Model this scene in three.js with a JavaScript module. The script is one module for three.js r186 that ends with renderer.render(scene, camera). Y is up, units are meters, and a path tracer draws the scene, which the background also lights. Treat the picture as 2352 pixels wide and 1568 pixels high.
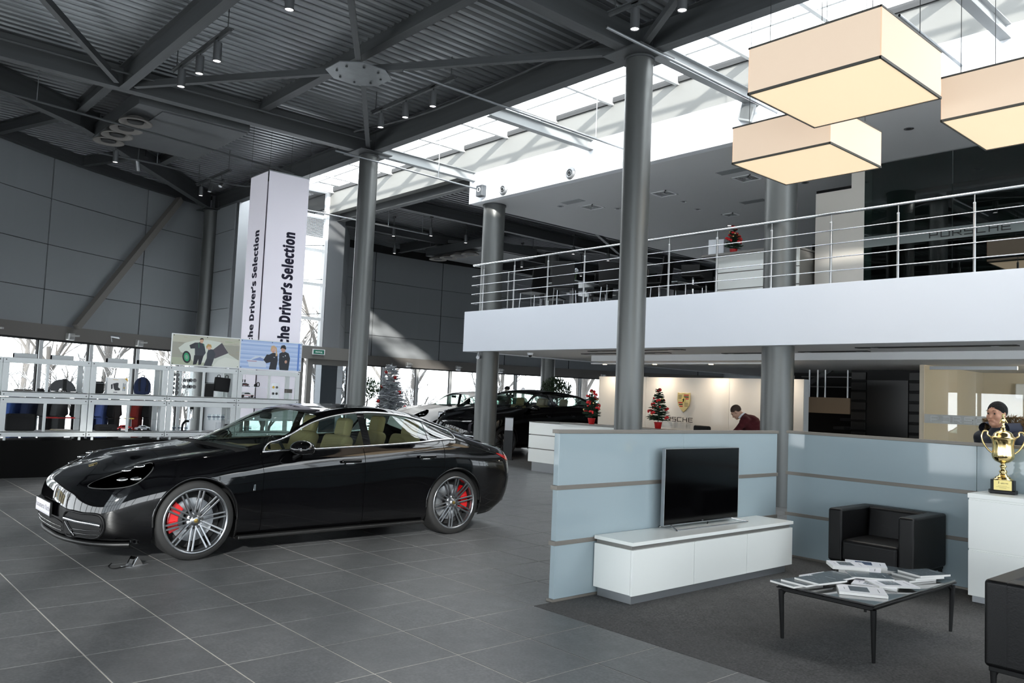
import * as THREE from 'three';
import { RoundedBoxGeometry } from 'three/addons/geometries/RoundedBoxGeometry.js';
import { mergeGeometries } from 'three/addons/utils/BufferGeometryUtils.js';
import { MarchingCubes } from 'three/addons/objects/MarchingCubes.js';
import { ImprovedNoise } from 'three/addons/math/ImprovedNoise.js';
import { RectAreaLightUniformsLib } from 'three/addons/lights/RectAreaLightUniformsLib.js';

// ---------------------------------------------------------------- camera, sky, sun, exposure
const scene = new THREE.Scene();
const renderer = new THREE.WebGLRenderer({ antialias: true });
renderer.toneMapping = THREE.LinearToneMapping;
renderer.toneMappingExposure = 1.0;
renderer.shadowMap.enabled = true;
RectAreaLightUniformsLib.init();
const camera = new THREE.PerspectiveCamera(2 * Math.atan(784 / 1871) * 180 / Math.PI, 2352 / 1568, 0.1, 300);
{
  const yaw = 0.72528, pitch = 0.06612, roll = 0.04186;
  const f = new THREE.Vector3(Math.sin(yaw) * Math.cos(pitch), Math.sin(pitch), -Math.cos(yaw) * Math.cos(pitch));
  const r = new THREE.Vector3(Math.cos(yaw), 0, Math.sin(yaw)), u = r.clone().cross(f);
  const r2 = r.clone().multiplyScalar(Math.cos(roll)).addScaledVector(u, Math.sin(roll));
  const u2 = u.clone().multiplyScalar(Math.cos(roll)).addScaledVector(r, -Math.sin(roll));
  camera.position.set(-1.409, 1.6, 7.596);
  camera.quaternion.setFromRotationMatrix(new THREE.Matrix4().makeBasis(r2, u2, f.clone().negate()));
  camera.updateMatrixWorld(true);
}
scene.background = new THREE.Color(0.93, 0.97, 1.0);
scene.backgroundIntensity = 8;
const sun = new THREE.DirectionalLight(new THREE.Color(1.0, 0.95, 0.88), 12.5);
sun.position.set(-0.62 * 60 + 5, 0.356 * 60, 0.78 * 60); sun.target.position.set(5, 0, 0);
sun.castShadow = true; sun.shadow.radius = 4; sun.shadow.mapSize.set(4096, 4096);
Object.assign(sun.shadow.camera, { left: -40, right: 40, top: 40, bottom: -40, near: 1, far: 160 });
scene.add(sun, sun.target);

// ---------------------------------------------------------------- helpers
const PI = Math.PI, V = (x, y, z) => new THREE.Vector3(x, y, z);
let seed = 20240117;
const rnd = () => { seed = (seed * 1664525 + 1013904223) >>> 0; return seed / 4294967296; };
const rr = (a, b) => a + (b - a) * rnd();
const taken = {};
const numbered = (n) => { const k = taken[n] = (taken[n] ?? -1) + 1; return k ? n + '_' + String(k).padStart(3, '0') : n; };
function clean(g) {
  const q = g.index ? g.toNonIndexed() : g.clone();
  for (const k of Object.keys(q.attributes)) if (!['position', 'normal', 'uv'].includes(k)) q.deleteAttribute(k);
  if (!q.attributes.normal) q.computeVertexNormals();
  if (!q.attributes.uv) q.setAttribute('uv', new THREE.BufferAttribute(new Float32Array(q.attributes.position.count * 2), 2));
  q.morphAttributes = {}; q.clearGroups();
  return q;
}
const merge = (...list) => { const l = list.flat(9).filter(Boolean); return l.length === 1 ? l[0] : mergeGeometries(l.map(clean)); };
const bb = (x0, x1, y0, y1, z0, z1) => new THREE.BoxGeometry(Math.abs(x1 - x0), Math.abs(y1 - y0), Math.abs(z1 - z0)).translate((x0 + x1) / 2, (y0 + y1) / 2, (z0 + z1) / 2);
const rb = (x0, x1, y0, y1, z0, z1, r = 0.01, s = 2) => new RoundedBoxGeometry(Math.abs(x1 - x0), Math.abs(y1 - y0), Math.abs(z1 - z0), s, Math.min(r, Math.abs(x1 - x0) / 2.01, Math.abs(y1 - y0) / 2.01, Math.abs(z1 - z0) / 2.01)).translate((x0 + x1) / 2, (y0 + y1) / 2, (z0 + z1) / 2);
const cyl = (r0, r1, y0, y1, x = 0, z = 0, n = 24) => new THREE.CylinderGeometry(r1, r0, y1 - y0, n).translate(x, (y0 + y1) / 2, z);
function rod(a, b, r = 0.01, n = 8, r2 = r) {
  const A = Array.isArray(a) ? V(...a) : a, B = Array.isArray(b) ? V(...b) : b, d = B.clone().sub(A), L = d.length();
  const g = new THREE.CylinderGeometry(r2, r, L, n).translate(0, L / 2, 0);
  g.applyQuaternion(new THREE.Quaternion().setFromUnitVectors(V(0, 1, 0), d.normalize()));
  return g.translate(A.x, A.y, A.z);
}
const tube = (pts, r = 0.01, n = 32, m = 8, closed = false) => new THREE.TubeGeometry(new THREE.CatmullRomCurve3(pts.map((p) => Array.isArray(p) ? V(...p) : p), closed, 'centripetal'), n, r, m, closed);
const lathe = (pts, n = 32) => new THREE.LatheGeometry(pts.map(([x, y]) => new THREE.Vector2(x, y)), n);
function ext(pts, d, bevel = 0) {
  const s = new THREE.Shape(pts.map(([x, y]) => new THREE.Vector2(x, y)));
  return new THREE.ExtrudeGeometry(s, { depth: d, bevelEnabled: bevel > 0, bevelSize: bevel, bevelThickness: bevel, bevelSegments: 2, curveSegments: 12 });
}
// a beam of rectangular or I section between two points (top of web up)
function beam(a, b, w, h, flange = 0) {
  const A = V(...a), B = V(...b), d = B.clone().sub(A), L = d.length(), t = 0.014;
  const parts = flange ? [bb(0, L, 0, t, -w / 2, w / 2), bb(0, L, h - t, h, -w / 2, w / 2), bb(0, L, t, h - t, -0.006, 0.006)] : [bb(0, L, 0, h, -w / 2, w / 2)];
  const g = merge(parts), x = d.normalize(), z = x.clone().cross(V(0, 1, 0)).normalize(), y = z.clone().cross(x);
  return g.applyMatrix4(new THREE.Matrix4().makeBasis(x, y, z).setPosition(A));
}
const at = (g, x, y, z, ry = 0) => (ry ? g.rotateY(ry) : g).translate(x, y, z);
function mesh(name, geo, mat, parent, top) {
  const m = new THREE.Mesh(geo, mat); m.name = top ? numbered(name) : name;
  m.castShadow = m.receiveShadow = true; (parent ?? scene).add(m); return m;
}
const part = (parent, name, mat, ...g) => mesh(name, merge(...g), mat, parent);
function struct(name, geo, mat) { const m = mesh(name, geo, mat, scene, true); m.userData.kind = 'structure'; return m; }
function structGroup(name) { const g = new THREE.Group(); g.name = numbered(name); g.userData.kind = 'structure'; scene.add(g); return g; }
function thing(name, label, category, [x, y, z] = [0, 0, 0], turn = 0, group) {
  const o = new THREE.Group(); o.name = numbered(name); scene.add(o);
  o.position.set(x, y, z); o.rotation.y = turn; o.userData = { label, category }; if (group) o.userData.group = group; return o;
}
function solo(name, geo, mat, label, category, group) { const m = mesh(name, geo, mat, scene, true); m.userData = { label, category }; if (group) m.userData.group = group; return m; }
function dup(root, [x, y, z], turn, label, group) {
  const c = root.clone(); c.name = numbered(root.name.replace(/_\d{3}$/, '')); scene.add(c); c.position.set(x, y, z); c.rotation.y = turn;
  c.userData = { ...root.userData }; if (label) c.userData.label = label; if (group) c.userData.group = group; return c;
}
// ---------------------------------------------------------------- textures and materials
const noise = new ImprovedNoise();
const fbm = (x, y, o = 4) => { let s = 0, a = 0.5, k = 1; for (let i = 0; i < o; i++, a *= 0.5, k *= 2) s += a * noise.noise(x * k, y * k, 7.3 + i * 3.1); return s; };
function dataTex(n, fn, srgb = true, repeat) {
  const d = new Uint8Array(n * n * 4);
  for (let j = 0; j < n; j++) for (let i = 0; i < n; i++) { const c = fn(i / n, j / n), k = (j * n + i) * 4; d[k] = c[0]; d[k + 1] = c[1]; d[k + 2] = c[2]; d[k + 3] = 255; }
  const t = new THREE.DataTexture(d, n, n); t.wrapS = t.wrapT = THREE.RepeatWrapping; t.magFilter = THREE.LinearFilter; t.minFilter = THREE.LinearMipmapLinearFilter; t.generateMipmaps = true;
  if (srgb) t.colorSpace = THREE.SRGBColorSpace; if (repeat) t.repeat.set(repeat, repeat); t.needsUpdate = true; return t;
}
// periodic noise: blends four shifted samples so that the texture tiles
function tileable(u, v, s, o) { const f = (a, b) => fbm(a * s, b * s, o); return (f(u, v) * (1 - u) * (1 - v) + f(u - 1, v) * u * (1 - v) + f(u, v - 1) * (1 - u) * v + f(u - 1, v - 1) * u * v); }
function canvasTex(w, h, draw) {
  const c = document.createElement('canvas'); c.width = w; c.height = h; draw(c.getContext('2d'), w, h);
  const t = new THREE.CanvasTexture(c); t.colorSpace = THREE.SRGBColorSpace; t.anisotropy = 8; return t;
}
const std = (color, roughness = 0.6, metalness = 0, o = {}) => new THREE.MeshStandardMaterial({ color, roughness, metalness, ...o });
const phy = (color, roughness = 0.5, o = {}) => new THREE.MeshPhysicalMaterial({ color, roughness, ...o });
const stoneTex = dataTex(512, (u, v) => { const a = tileable(u, v, 6, 5), b = tileable(u, v, 60, 2), k = 86 + a * 18 + b * 36; return [k, k + 1, k + 2]; });
const stoneRough = dataTex(256, (u, v) => { const k = 205 + tileable(u, v, 8, 4) * 40; return [k, k, k]; }, false);
const carpetTex = dataTex(512, (u, v) => { const k = 74 + tileable(u, v, 90, 2) * 60 + tileable(u, v, 7, 3) * 14; return [k, k * 0.985, k * 0.98]; });
const carpetBump = dataTex(512, (u, v) => { const k = 128 + tileable(u, v, 120, 2) * 200; return [k, k, k]; }, false);
const steelTex = dataTex(256, (u, v) => { const k = 205 + tileable(u, v, 5, 4) * 40 + tileable(u, v, 50, 2) * 14; return [k, k, k]; });
const leatherBump = dataTex(256, (u, v) => { const k = 128 + tileable(u, v, 46, 2) * 130; return [k, k, k]; }, false);
stoneTex.repeat.set(1, 1);
const M = {
  tile: std(0xffffff, 0.55, 0, { map: stoneTex, roughnessMap: stoneRough }),
  grout: std(0xc2bcb3, 0.9),
  carpet: std(0xffffff, 1, 0, { map: carpetTex, bumpMap: carpetBump, bumpScale: 0.003 }),
  panel: std(0x85898c, 0.55, 0.0), panelBack: std(0x1c1e1f, 0.9), girt: std(0x6d6a66, 0.7),
  deck: std(0x9a9ea1, 0.36, 0.5, { map: steelTex }), steel: std(0x585b5d, 0.55, 0.2, { map: steelTex }), steelDark: std(0x303335, 0.6, 0.2),
  column: std(0x5e605f, 0.38, 0.5), columnClad: std(0x5e605f, 0.38, 0.5),
  white: std(0xe2e5e9, 0.75), fascia: std(0xc9cdd4, 0.7), plaster: std(0xc6c9ca, 0.9), greyWall: std(0x70716f, 0.9), ceilingWhite: std(0xcfd0d1, 0.95),
  chrome: std(0xd5d7da, 0.12, 1), brushed: std(0xb0b1b2, 0.3, 1), alu: std(0x9a9da0, 0.4, 0.8), greyAlu: std(0x7c7a76, 0.5, 0.4),
  black: phy(0x0a0a0b, 0.5, { specularIntensity: 0.5 }), blackGloss: phy(0x050506, 0.12, { clearcoat: 1, clearcoatRoughness: 0.05 }), blackMatte: std(0x101011, 0.9),
  darkGrey: std(0x2a2b2c, 0.7), rubber: std(0x131313, 0.75), frameWhite: std(0xd8dadb, 0.5, 0.1),
  glass: phy(0xf8fafb, 0.0, { transmission: 1, ior: 1.5, thickness: 0 }),
  glassFacade: phy(0xbdc2c6, 0.0, { transmission: 1, ior: 1.5, thickness: 0 }),
  acrylic: phy(0xf2f5f4, 0.04, { transmission: 0.92, ior: 1.4, thickness: 0 }),
  red: std(0xb00f12, 0.5), redGloss: phy(0xb3080c, 0.2, { clearcoat: 1 }), gold: std(0xdcc48a, 0.14, 1), bronze: std(0x8a7440, 0.3, 0.8), tieBeam: std(0x8d9091, 0.5, 0.2), yellow: std(0xd9b13a, 0.5),
  snow: std(0xf2f4f6, 0.95), bark: std(0x3a3734, 0.95), barkLight: std(0x4b4845, 0.95),
};

// ================================================================ SETTING
// plan of the hall: an arc of radius 23.4 round (15.8, 5.1), a straight front at z = 14, a straight side at x = 30
const ACX = 15.8, ACZ = 5.1, AR = 23.4, DEG = PI / 180;
const arc = (deg, r = AR, y = 0) => V(ACX + r * Math.cos(deg * DEG), y, ACZ + r * Math.sin(deg * DEG));
// box on the arc between two angles
function arcBox(a0, a1, y0, y1, r0, r1, n = 2) {
  const pos = [], idx = [];
  for (let i = 0; i <= n; i++) { const a = a0 + (a1 - a0) * i / n; for (const [r, y] of [[r0, y0], [r0, y1], [r1, y1], [r1, y0]]) { const p = arc(a, r, y); pos.push(p.x, p.y, p.z); } }
  for (let i = 0; i < n; i++) for (let k = 0; k < 4; k++) { const a = i * 4 + k, b = i * 4 + (k + 1) % 4; idx.push(a, b, a + 4, b, b + 4, a + 4); }
  idx.push(0, 2, 1, 0, 3, 2); const e = n * 4; idx.push(e, e + 1, e + 2, e, e + 2, e + 3);
  const g = new THREE.BufferGeometry(); g.setAttribute('position', new THREE.Float32BufferAttribute(pos, 3)); g.setIndex(idx);
  const q = g.toNonIndexed(); q.computeVertexNormals(); return q;
}
const inHall = (x, z) => Math.hypot(x - ACX, z - ACZ) < AR && z < 14 && x < 30;

// ---- floor: grout bed + tiles of 60 cm
{
  const floor = structGroup('floor');
  const shp = new THREE.Shape(); const N = 40;
  for (let i = 0; i <= N; i++) { const p = arc(-202.4 + (149.9) * i / N, AR + 0.2); i ? shp.lineTo(p.x, -p.z) : shp.moveTo(p.x, -p.z); }
  shp.lineTo(30.2, -14.2); shp.lineTo(-6, -14.2);
  const bed = new THREE.ExtrudeGeometry(shp, { depth: 0.2, bevelEnabled: false }).rotateX(-PI / 2).translate(0, -0.2025, 0);
  mesh('grout_bed', bed, M.grout, floor);
  const T = 0.6, gap = 0.0036, variants = [];
  const tileGeo = (k) => {
    const h = T / 2 - gap, b = 0.0015, p = [], uv = [], ox = (k * 0.37) % 1, oy = (k * 0.61) % 1;
    const q = (pts) => { for (const i of [0, 1, 2, 0, 2, 3]) { p.push(...pts[i]); uv.push(pts[i][0] + ox, pts[i][2] + oy); } };
    const t = [[-h + b, 0, -h + b], [-h + b, 0, h - b], [h - b, 0, h - b], [h - b, 0, -h + b]], e = [[-h, -b, -h], [-h, -b, h], [h, -b, h], [h, -b, -h]], f = e.map(([x, , z]) => [x, -0.012, z]);
    q(t); for (let i = 0; i < 4; i++) { const j = (i + 1) % 4; q([t[i], e[i], e[j], t[j]]); q([e[i], f[i], f[j], e[j]]); }
    const g = new THREE.BufferGeometry(); g.setAttribute('position', new THREE.Float32BufferAttribute(p, 3)); g.setAttribute('uv', new THREE.Float32BufferAttribute(uv, 2)); g.computeVertexNormals(); return g;
  };
  for (let k = 0; k < 12; k++) { const g = tileGeo(k); if (k % 2) { const u = g.attributes.uv; for (let i = 0; i < u.count; i++) u.setXY(i, u.getY(i), u.getX(i)); } variants.push(g); }
  const all = [];
  for (let i = -14; i < 50; i++) for (let j = -40; j < 24; j++) {
    const x = (i + 0.5) * T, z = (j + 0.5) * T; if (!inHall(x, z)) continue; if (x > 3 && x < 6.6 && z > 3) continue;
    const a = [[0, 0], [1, 0], [1, 1], [0, 1]].map(([u, v]) => V((i + u) * T, 0, (j + v) * T).project(camera));
    let area = 0, vis = 0; a.forEach((p, k) => { const q = a[(k + 1) % 4]; area += p.x * q.y - q.x * p.y; if (Math.abs(p.x) < 1 && Math.abs(p.y) < 1 && p.z < 1) vis++; });
    all.push({ x, z, s: vis ? Math.abs(area) : 0, k: Math.abs(i * 7 + j * 13 + ((i * j) % 5)) % 12 });
  }
  all.sort((p, q) => q.s - p.s);
  const rest = [];
  all.forEach((t, n) => {
    if (n < 300 && t.s > 0) { const m = mesh('tile', variants[t.k], M.tile, floor); m.position.set(t.x, 0, t.z); } else rest.push(variants[t.k].clone().translate(t.x, 0, t.z));
  });
  const r = mesh('tile_field', mergeGeometries(rest), M.tile, floor); r.userData.kind = 'stuff';
}
// ---- carpet of the lounge
{
  const g = new RoundedBoxGeometry(3.78, 0.008, 8.0, 1, 0.003); const u = g.attributes.uv, p = g.attributes.position; g.translate(3.0 + 1.89, -0.0025, 3.0 + 4.0);
  for (let i = 0; i < u.count; i++) u.setXY(i, p.getX(i) * 0.8, p.getZ(i) * 0.8);
  solo('carpet', g, M.carpet, 'dark grey lounge carpet under the coffee table, edge flush with the tiles', 'carpet');
}
// ---- curved wall: backing, panels one by one, girt over the windows
function ringWall(name, a0, a1, rowsY, step, first) {
  const w = structGroup(name);
  part(w, 'wall_backing', M.panelBack, arcBox(a0, a1, 2.5, 7.3, AR + 0.05, AR + 0.25, Math.ceil(Math.abs(a1 - a0) / 3)));
  part(w, 'window_girt', M.girt, arcBox(a0, a1, 2.5, 2.84, AR - 0.1, AR + 0.05, Math.ceil(Math.abs(a1 - a0) / 2)));
  const g = 0.018 / AR / DEG;
  const cuts = [a0]; for (let a = first; a < a1 - 0.5; a += step) if (a > a0 + 0.5) cuts.push(a); cuts.push(a1);
  for (let i = 0; i + 1 < cuts.length; i++) for (let j = 0; j + 1 < rowsY.length; j++) part(w, 'panel', M.panel, arcBox(cuts[i] + g, cuts[i + 1] - g, rowsY[j] + 0.008, rowsY[j + 1] - 0.008, AR, AR + 0.04, 3));
  return w;
}
ringWall('wall_left', -180, -110.2, [2.84, 3.69, 4.78, 5.9, 7.0], 7.5, -122.9 - 60);
ringWall('wall_back', -96.3, -52.6, [2.84, 3.6, 4.6, 5.62, 6.7], 7.5, -122.9);
// ribbon windows under the girt: jambs every 3.75 degrees, a pane between each two
function ribbon(name, a0, a1, first, y0 = 0.1, y1 = 2.5, step = 3.75) {
  const w = structGroup(name), n = Math.ceil((a1 - a0) / 4);
  part(w, 'window_sill', M.frameWhite, arcBox(a0, a1, 0, y0, AR - 0.06, AR + 0.06, n));
  part(w, 'window_head', M.darkGrey, arcBox(a0, a1, y1 - 0.05, y1, AR - 0.02, AR + 0.06, n));
  const cuts = []; for (let a = first - 40 * step; a < a1 + 0.01; a += step) if (a > a0 - 0.01) cuts.push(a);
  const hw = 0.055 / AR / DEG;
  for (const a of cuts) { const m = part(w, 'mullion', M.frameWhite, arcBox(a - hw, a + hw, y0, y1 - 0.05, AR - 0.05, AR + 0.05, 1)); part(m, 'gasket', M.black, arcBox(a - hw * 1.5, a - hw, y0, y1 - 0.05, AR - 0.02, AR + 0.04, 1)); }
  const e = [a0, ...cuts.filter((a) => a > a0 + 1 && a < a1 - 1), a1];
  for (let i = 0; i + 1 < e.length; i++) part(w, 'pane', M.glass, new THREE.PlaneGeometry(1, 1).scale(arc(e[i]).distanceTo(arc(e[i + 1])), y1 - y0 - 0.05, 1).rotateY(PI / 2 - (e[i] + e[i + 1]) / 2 * DEG).translate(arc((e[i] + e[i + 1]) / 2, AR).x, (y0 + y1 - 0.05) / 2, arc((e[i] + e[i + 1]) / 2, AR).z));
}
ribbon('window_1', -178, -110.2, -122.9);
ribbon('window_2', -96.3, -52.6, -122.9 + 1.4);
// the tall glazing of the front corner, behind the camera on the left (the low sun comes in here)
{
  const w = structGroup('window_3');
  for (let a = -202.2; a <= -180; a += 3.7) part(w, 'mullion', M.frameWhite, arcBox(a - 0.15, a + 0.15, 0, 7.0, AR - 0.08, AR + 0.08, 1));
  for (const y of [0.05, 2.6, 4.6, 6.6]) part(w, 'transom', M.frameWhite, arcBox(-202.4, -179.6, y - 0.05, y + 0.05, AR - 0.06, AR + 0.06, 8));
  for (let a = -202.2; a < -181; a += 3.7) part(w, 'pane', M.glassFacade, new THREE.PlaneGeometry(2 * AR * Math.sin(1.85 * DEG), 7).rotateY(PI / 2 - (a + 1.85) * DEG).translate(arc(a + 1.85).x, 3.5, arc(a + 1.85).z));
}
// front of the hall at z = 14: ribbon windows under panels, and tall glazing towards the right
{
  const w = structGroup('wall_front');
  part(w, 'wall_backing', M.panelBack, bb(-6, 4.5, 2.84, 7.3, 14.05, 14.25), bb(23.5, 30.2, 0, 7.3, 14.05, 14.25));
  part(w, 'window_girt', M.girt, bb(-6, 4.5, 2.5, 2.84, 13.9, 14.05));
  for (let x = -6; x < 4; x += 3.5) for (const [y0, y1] of [[2.84, 3.69], [3.69, 4.78], [4.78, 5.9], [5.9, 7.0]]) part(w, 'panel', M.panel, bb(x + 0.01, x + 3.49, y0 + 0.008, y1 - 0.008, 14, 14.04));
  for (let x = 23.5; x < 30; x += 3.2) for (const [y0, y1] of [[0, 2.84], [2.84, 3.69], [3.69, 4.78], [4.78, 5.9], [5.9, 7.0]]) part(w, 'panel', M.panel, bb(x + 0.01, x + 3.19, y0 + 0.008, y1 - 0.008, 14, 14.04));
  const g = structGroup('window_4');
  for (let x = -5.9; x < 4.4; x += 1.72) { part(g, 'mullion', M.frameWhite, bb(x - 0.05, x + 0.05, 0, 2.5, 13.95, 14.05)); part(g, 'pane', M.glass, new THREE.PlaneGeometry(1.72, 2.5).translate(x + 0.86, 1.25, 14)); }
  const h = structGroup('window_5');
  for (let x = 4.5; x < 23.4; x += 1.9) { part(h, 'mullion', M.frameWhite, bb(x - 0.05, x + 0.05, 0, 7.1, 13.94, 14.06)); part(h, 'pane', M.glassFacade, new THREE.PlaneGeometry(1.9, 7.1).translate(x + 0.95, 3.55, 14)); }
  for (const y of [0.05, 1.2, 2.4, 3.6, 4.8, 6.0, 7.05]) part(h, 'transom', M.frameWhite, bb(4.5, 23.5, y - 0.04, y + 0.04, 13.96, 14.04));
  struct('wall_right', bb(30, 30.2, 0, 7.3, -14, 14.2), M.panel);
}
// ---- tall glazed end of the skylight strip, with the entrance doors under it
{
  const z = -14.3, w = structGroup('window_6');
  part(w, 'pier', M.alu, bb(7.62, 8.12, 0, 7.5, z - 0.25, z + 0.1));
  part(w, 'pier', M.alu, bb(10.42, 10.95, 0, 7.05, z - 0.25, z + 0.1));
  for (const y of [2.78, 3.62, 4.64, 5.66, 6.68, 7.46]) part(w, 'transom', M.frameWhite, bb(8.12, 10.42, y - 0.04, y + 0.04, z - 0.06, z + 0.06));
  for (const x of [8.17, 9.2, 10.36]) part(w, 'mullion', M.frameWhite, bb(x - 0.045, x + 0.045, 2.6, 7.5, z - 0.08, z + 0.08));
  for (const [x0, x1] of [[8.17, 9.2], [9.2, 10.36]]) part(w, 'pane', M.glass, new THREE.PlaneGeometry(x1 - x0, 4.9).translate((x0 + x1) / 2, 5.05, z));
  for (const y of [3.62, 4.64, 5.66, 6.68]) part(w, 'tie_rod', M.steel, rod([9.25, y + 0.02, z + 0.05], [10.3, y + 0.17, z + 0.05], 0.012, 6));
  const d = structGroup('door_1');
  part(d, 'door_head', M.greyAlu, bb(7.9, 11.6, 2.42, 2.78, z + 0.1, z + 0.5));
  part(d, 'door_post', M.greyAlu, bb(9.55, 9.72, 0, 2.42, z + 0.2, z + 0.32), bb(9.85, 10.0, 0, 2.42, z + 0.2, z + 0.32), bb(11.45, 11.6, 0, 2.42, z + 0.2, z + 0.32), bb(8.1, 8.2, 0, 2.42, z + 0.2, z + 0.32));
  part(d, 'door_rail', M.greyAlu, bb(8.2, 9.55, 0, 0.12, z + 0.22, z + 0.3), bb(10.0, 11.45, 0, 0.12, z + 0.22, z + 0.3), bb(10.0, 11.45, 2.26, 2.42, z + 0.22, z + 0.3), bb(8.2, 9.55, 2.26, 2.42, z + 0.22, z + 0.3));
  part(d, 'pane', M.glassFacade, new THREE.PlaneGeometry(1.35, 2.14).translate(8.875, 1.19, z + 0.26)); part(d, 'pane', M.glassFacade, new THREE.PlaneGeometry(1.45, 2.14).translate(10.725, 1.19, z + 0.26));
  part(d, 'handle', M.brushed, rod([9.5, 0.8, z + 0.38], [9.5, 1.7, z + 0.38], 0.016), rod([9.62, 1.1, z + 0.36], [9.8, 1.1, z + 0.36], 0.014));
  // returns of the recess: panelled cheeks to the outer wall
  const c = structGroup('wall_recess');
  const zl = -17.0, zr = -18.0;
  part(c, 'wall_backing', M.panelBack, bb(7.66, 7.8, 0, 7.4, zl, z - 0.2), beam([10.86, 0, z - 0.2], [13.25, 0, zr - 0.15], 0.16, 7.05));
  for (const [y0, y1] of [[0, 1.6], [1.6, 2.84], [2.84, 3.69], [3.69, 4.78], [4.78, 5.9], [5.9, 7.0]]) { part(c, 'panel', M.panel, bb(7.6, 7.66, y0 + 0.008, y1 - 0.008, zl, z - 0.1)); part(c, 'panel', M.panel, beam([10.97, y0 + 0.008, z - 0.15], [13.36, y0 + 0.008, zr - 0.1], 0.04, y1 - y0 - 0.016)); }
}
// ---- roof: ribbed deck, girders, purlins, diagonal braces
const RY = 7.13;      // underside of the deck
function ribbed(x0, x1, z0, z1, y, pitch = 0.19, hgt = 0.06) {
  const p = [], n = Math.round((z1 - z0) / pitch), dz = (z1 - z0) / n, prof = [[0, 0], [0.42, 0], [0.55, hgt], [0.87, hgt], [1, 0]];
  const quad = (a, b, c, d) => p.push(...a, ...b, ...c, ...a, ...c, ...d);
  for (let i = 0; i < n; i++) for (let k = 0; k < 4; k++) { const za = z0 + (i + prof[k][0]) * dz, zb = z0 + (i + prof[k + 1][0]) * dz, ya = y + prof[k][1], yb = y + prof[k + 1][1]; quad([x0, ya, za], [x1, ya, za], [x1, yb, zb], [x0, yb, zb]); }
  const g = new THREE.BufferGeometry(); g.setAttribute('position', new THREE.Float32BufferAttribute(p, 3)); g.computeVertexNormals(); return g;
}
{
  const c = structGroup('ceiling');
  part(c, 'ribbed_deck', M.deck, ribbed(-8.5, 7.72, -19, 14.3, RY));
  part(c, 'roof_slab', M.steelDark, bb(-8.6, 7.72, RY + 0.08, RY + 0.3, -19.2, 14.3));
  const I = (a, b, w = 0.2, h = 0.44) => part(c, 'steel_beam', M.steel, beam([a[0], RY - 0.5, a[1]], [b[0], RY - 0.5, b[1]], w, h, 1));
  const P = (a, b, w = 0.16, h = 0.24) => part(c, 'purlin', M.steel, beam([a[0], RY - 0.24, a[1]], [b[0], RY - 0.24, b[1]], w, h, 1));
  const Dg = (a, b) => part(c, 'brace', M.steel, beam([a[0], RY - 0.47, a[1]], [b[0], RY - 0.47, b[1]], 0.09, 0.015), beam([a[0], RY - 0.455, a[1] + 0.05], [b[0], RY - 0.455, b[1] + 0.05], 0.012, 0.1), beam([a[0], RY - 0.455, a[1] - 0.05], [b[0], RY - 0.455, b[1] - 0.05], 0.012, 0.1));
  for (const z of [-7.45, 0, 7.45]) I([-8, z], [7.6, z]);
  I([7.6, -15.9], [7.6, -7.45]); I([7.6, -7.45], [7.6, 0]); I([7.6, 0], [7.6, 7.45]); I([7.6, 7.45], [7.6, 14]);
  for (const x of [-2.4, 2.6]) { I([x, 0], [x, 14], 0.16, 0.4); I([x, 0], [x, -7.45], 0.16, 0.4); }
  P([5.1, -7.45], [5.1, 0], 0.16, 0.3); P([5.1, 0], [5.1, 7.45], 0.16, 0.3); P([0.1, -7.45], [0.1, 0], 0.16, 0.3);
  // edge girder towards the curved wall, spurs from the girder at z = -7.45
  I([7.45, -15.9], [2.64, -10.4], 0.18, 0.46); I([2.64, -10.4], [-3.5, -6.0], 0.18, 0.46);
  P([2.6, -7.45], [2.6, -10.35]); P([5.1, -7.45], [5.1, -13.1]); P([2.64, -10.4], [1.7, -13.3], 0.14); P([4.6, -12.6], [3.6, -15.2], 0.14);
  const ring = []; for (let a = -160; a < -111.5; a += 4) { const p0 = arc(a, AR - 0.12), p1 = arc(Math.min(a + 4, -111.2), AR - 0.12); ring.push(beam([p0.x, 6.88, p0.z], [p1.x, 6.88, p1.z], 0.16, 0.26)); }
  part(c, 'ring_beam', M.steel, ring);
  Dg([2.75, -7.25], [5.0, -3.85]); Dg([5.2, -3.6], [7.4, -0.2]); Dg([7.45, -7.25], [5.25, -3.85]); Dg([5.0, -3.55], [2.75, -0.2]);
  Dg([2.45, -7.25], [0.2, -3.85]); Dg([0, -3.6], [-2.3, -0.2]); Dg([2.45, 0.2], [0.1, 3.6]); Dg([7.4, 0.25], [5.2, 3.6]); Dg([5.0, 3.85], [2.75, 7.2]);
  // plate where the diagonals cross
  const oct = [[-0.48, -0.22], [-0.2, -0.46], [0.2, -0.46], [0.48, -0.22], [0.48, 0.22], [0.2, 0.46], [-0.2, 0.46], [-0.48, 0.22]];
  const plate = part(c, 'gusset_plate', M.deck, at(ext(oct, 0.014).rotateX(PI / 2), 5.1, RY - 0.478, -3.72));
  for (let k = 0; k < 8; k++) part(plate, 'bolt', M.steelDark, at(cyl(0.018, 0.018, -0.02, 0.012, 0, 0, 6), 5.1 + 0.36 * Math.cos(k * PI / 4 + 0.3), RY - 0.492, -3.72 + 0.34 * Math.sin(k * PI / 4 + 0.3)));
  for (const [x, z] of [[7.6, -7.45], [7.6, 0], [7.6, -15.9]]) part(c, 'cap_plate', M.steel, bb(x - 0.42, x + 0.36, RY - 0.52, RY - 0.5, z - 0.36, z + 0.36), bb(x - 0.012, x + 0.012, RY - 0.5, RY - 0.05, z - 0.25, z + 0.25), bb(x - 0.1, x + 0.1, RY - 0.5, RY - 0.05, z - 0.012, z + 0.012));
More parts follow.
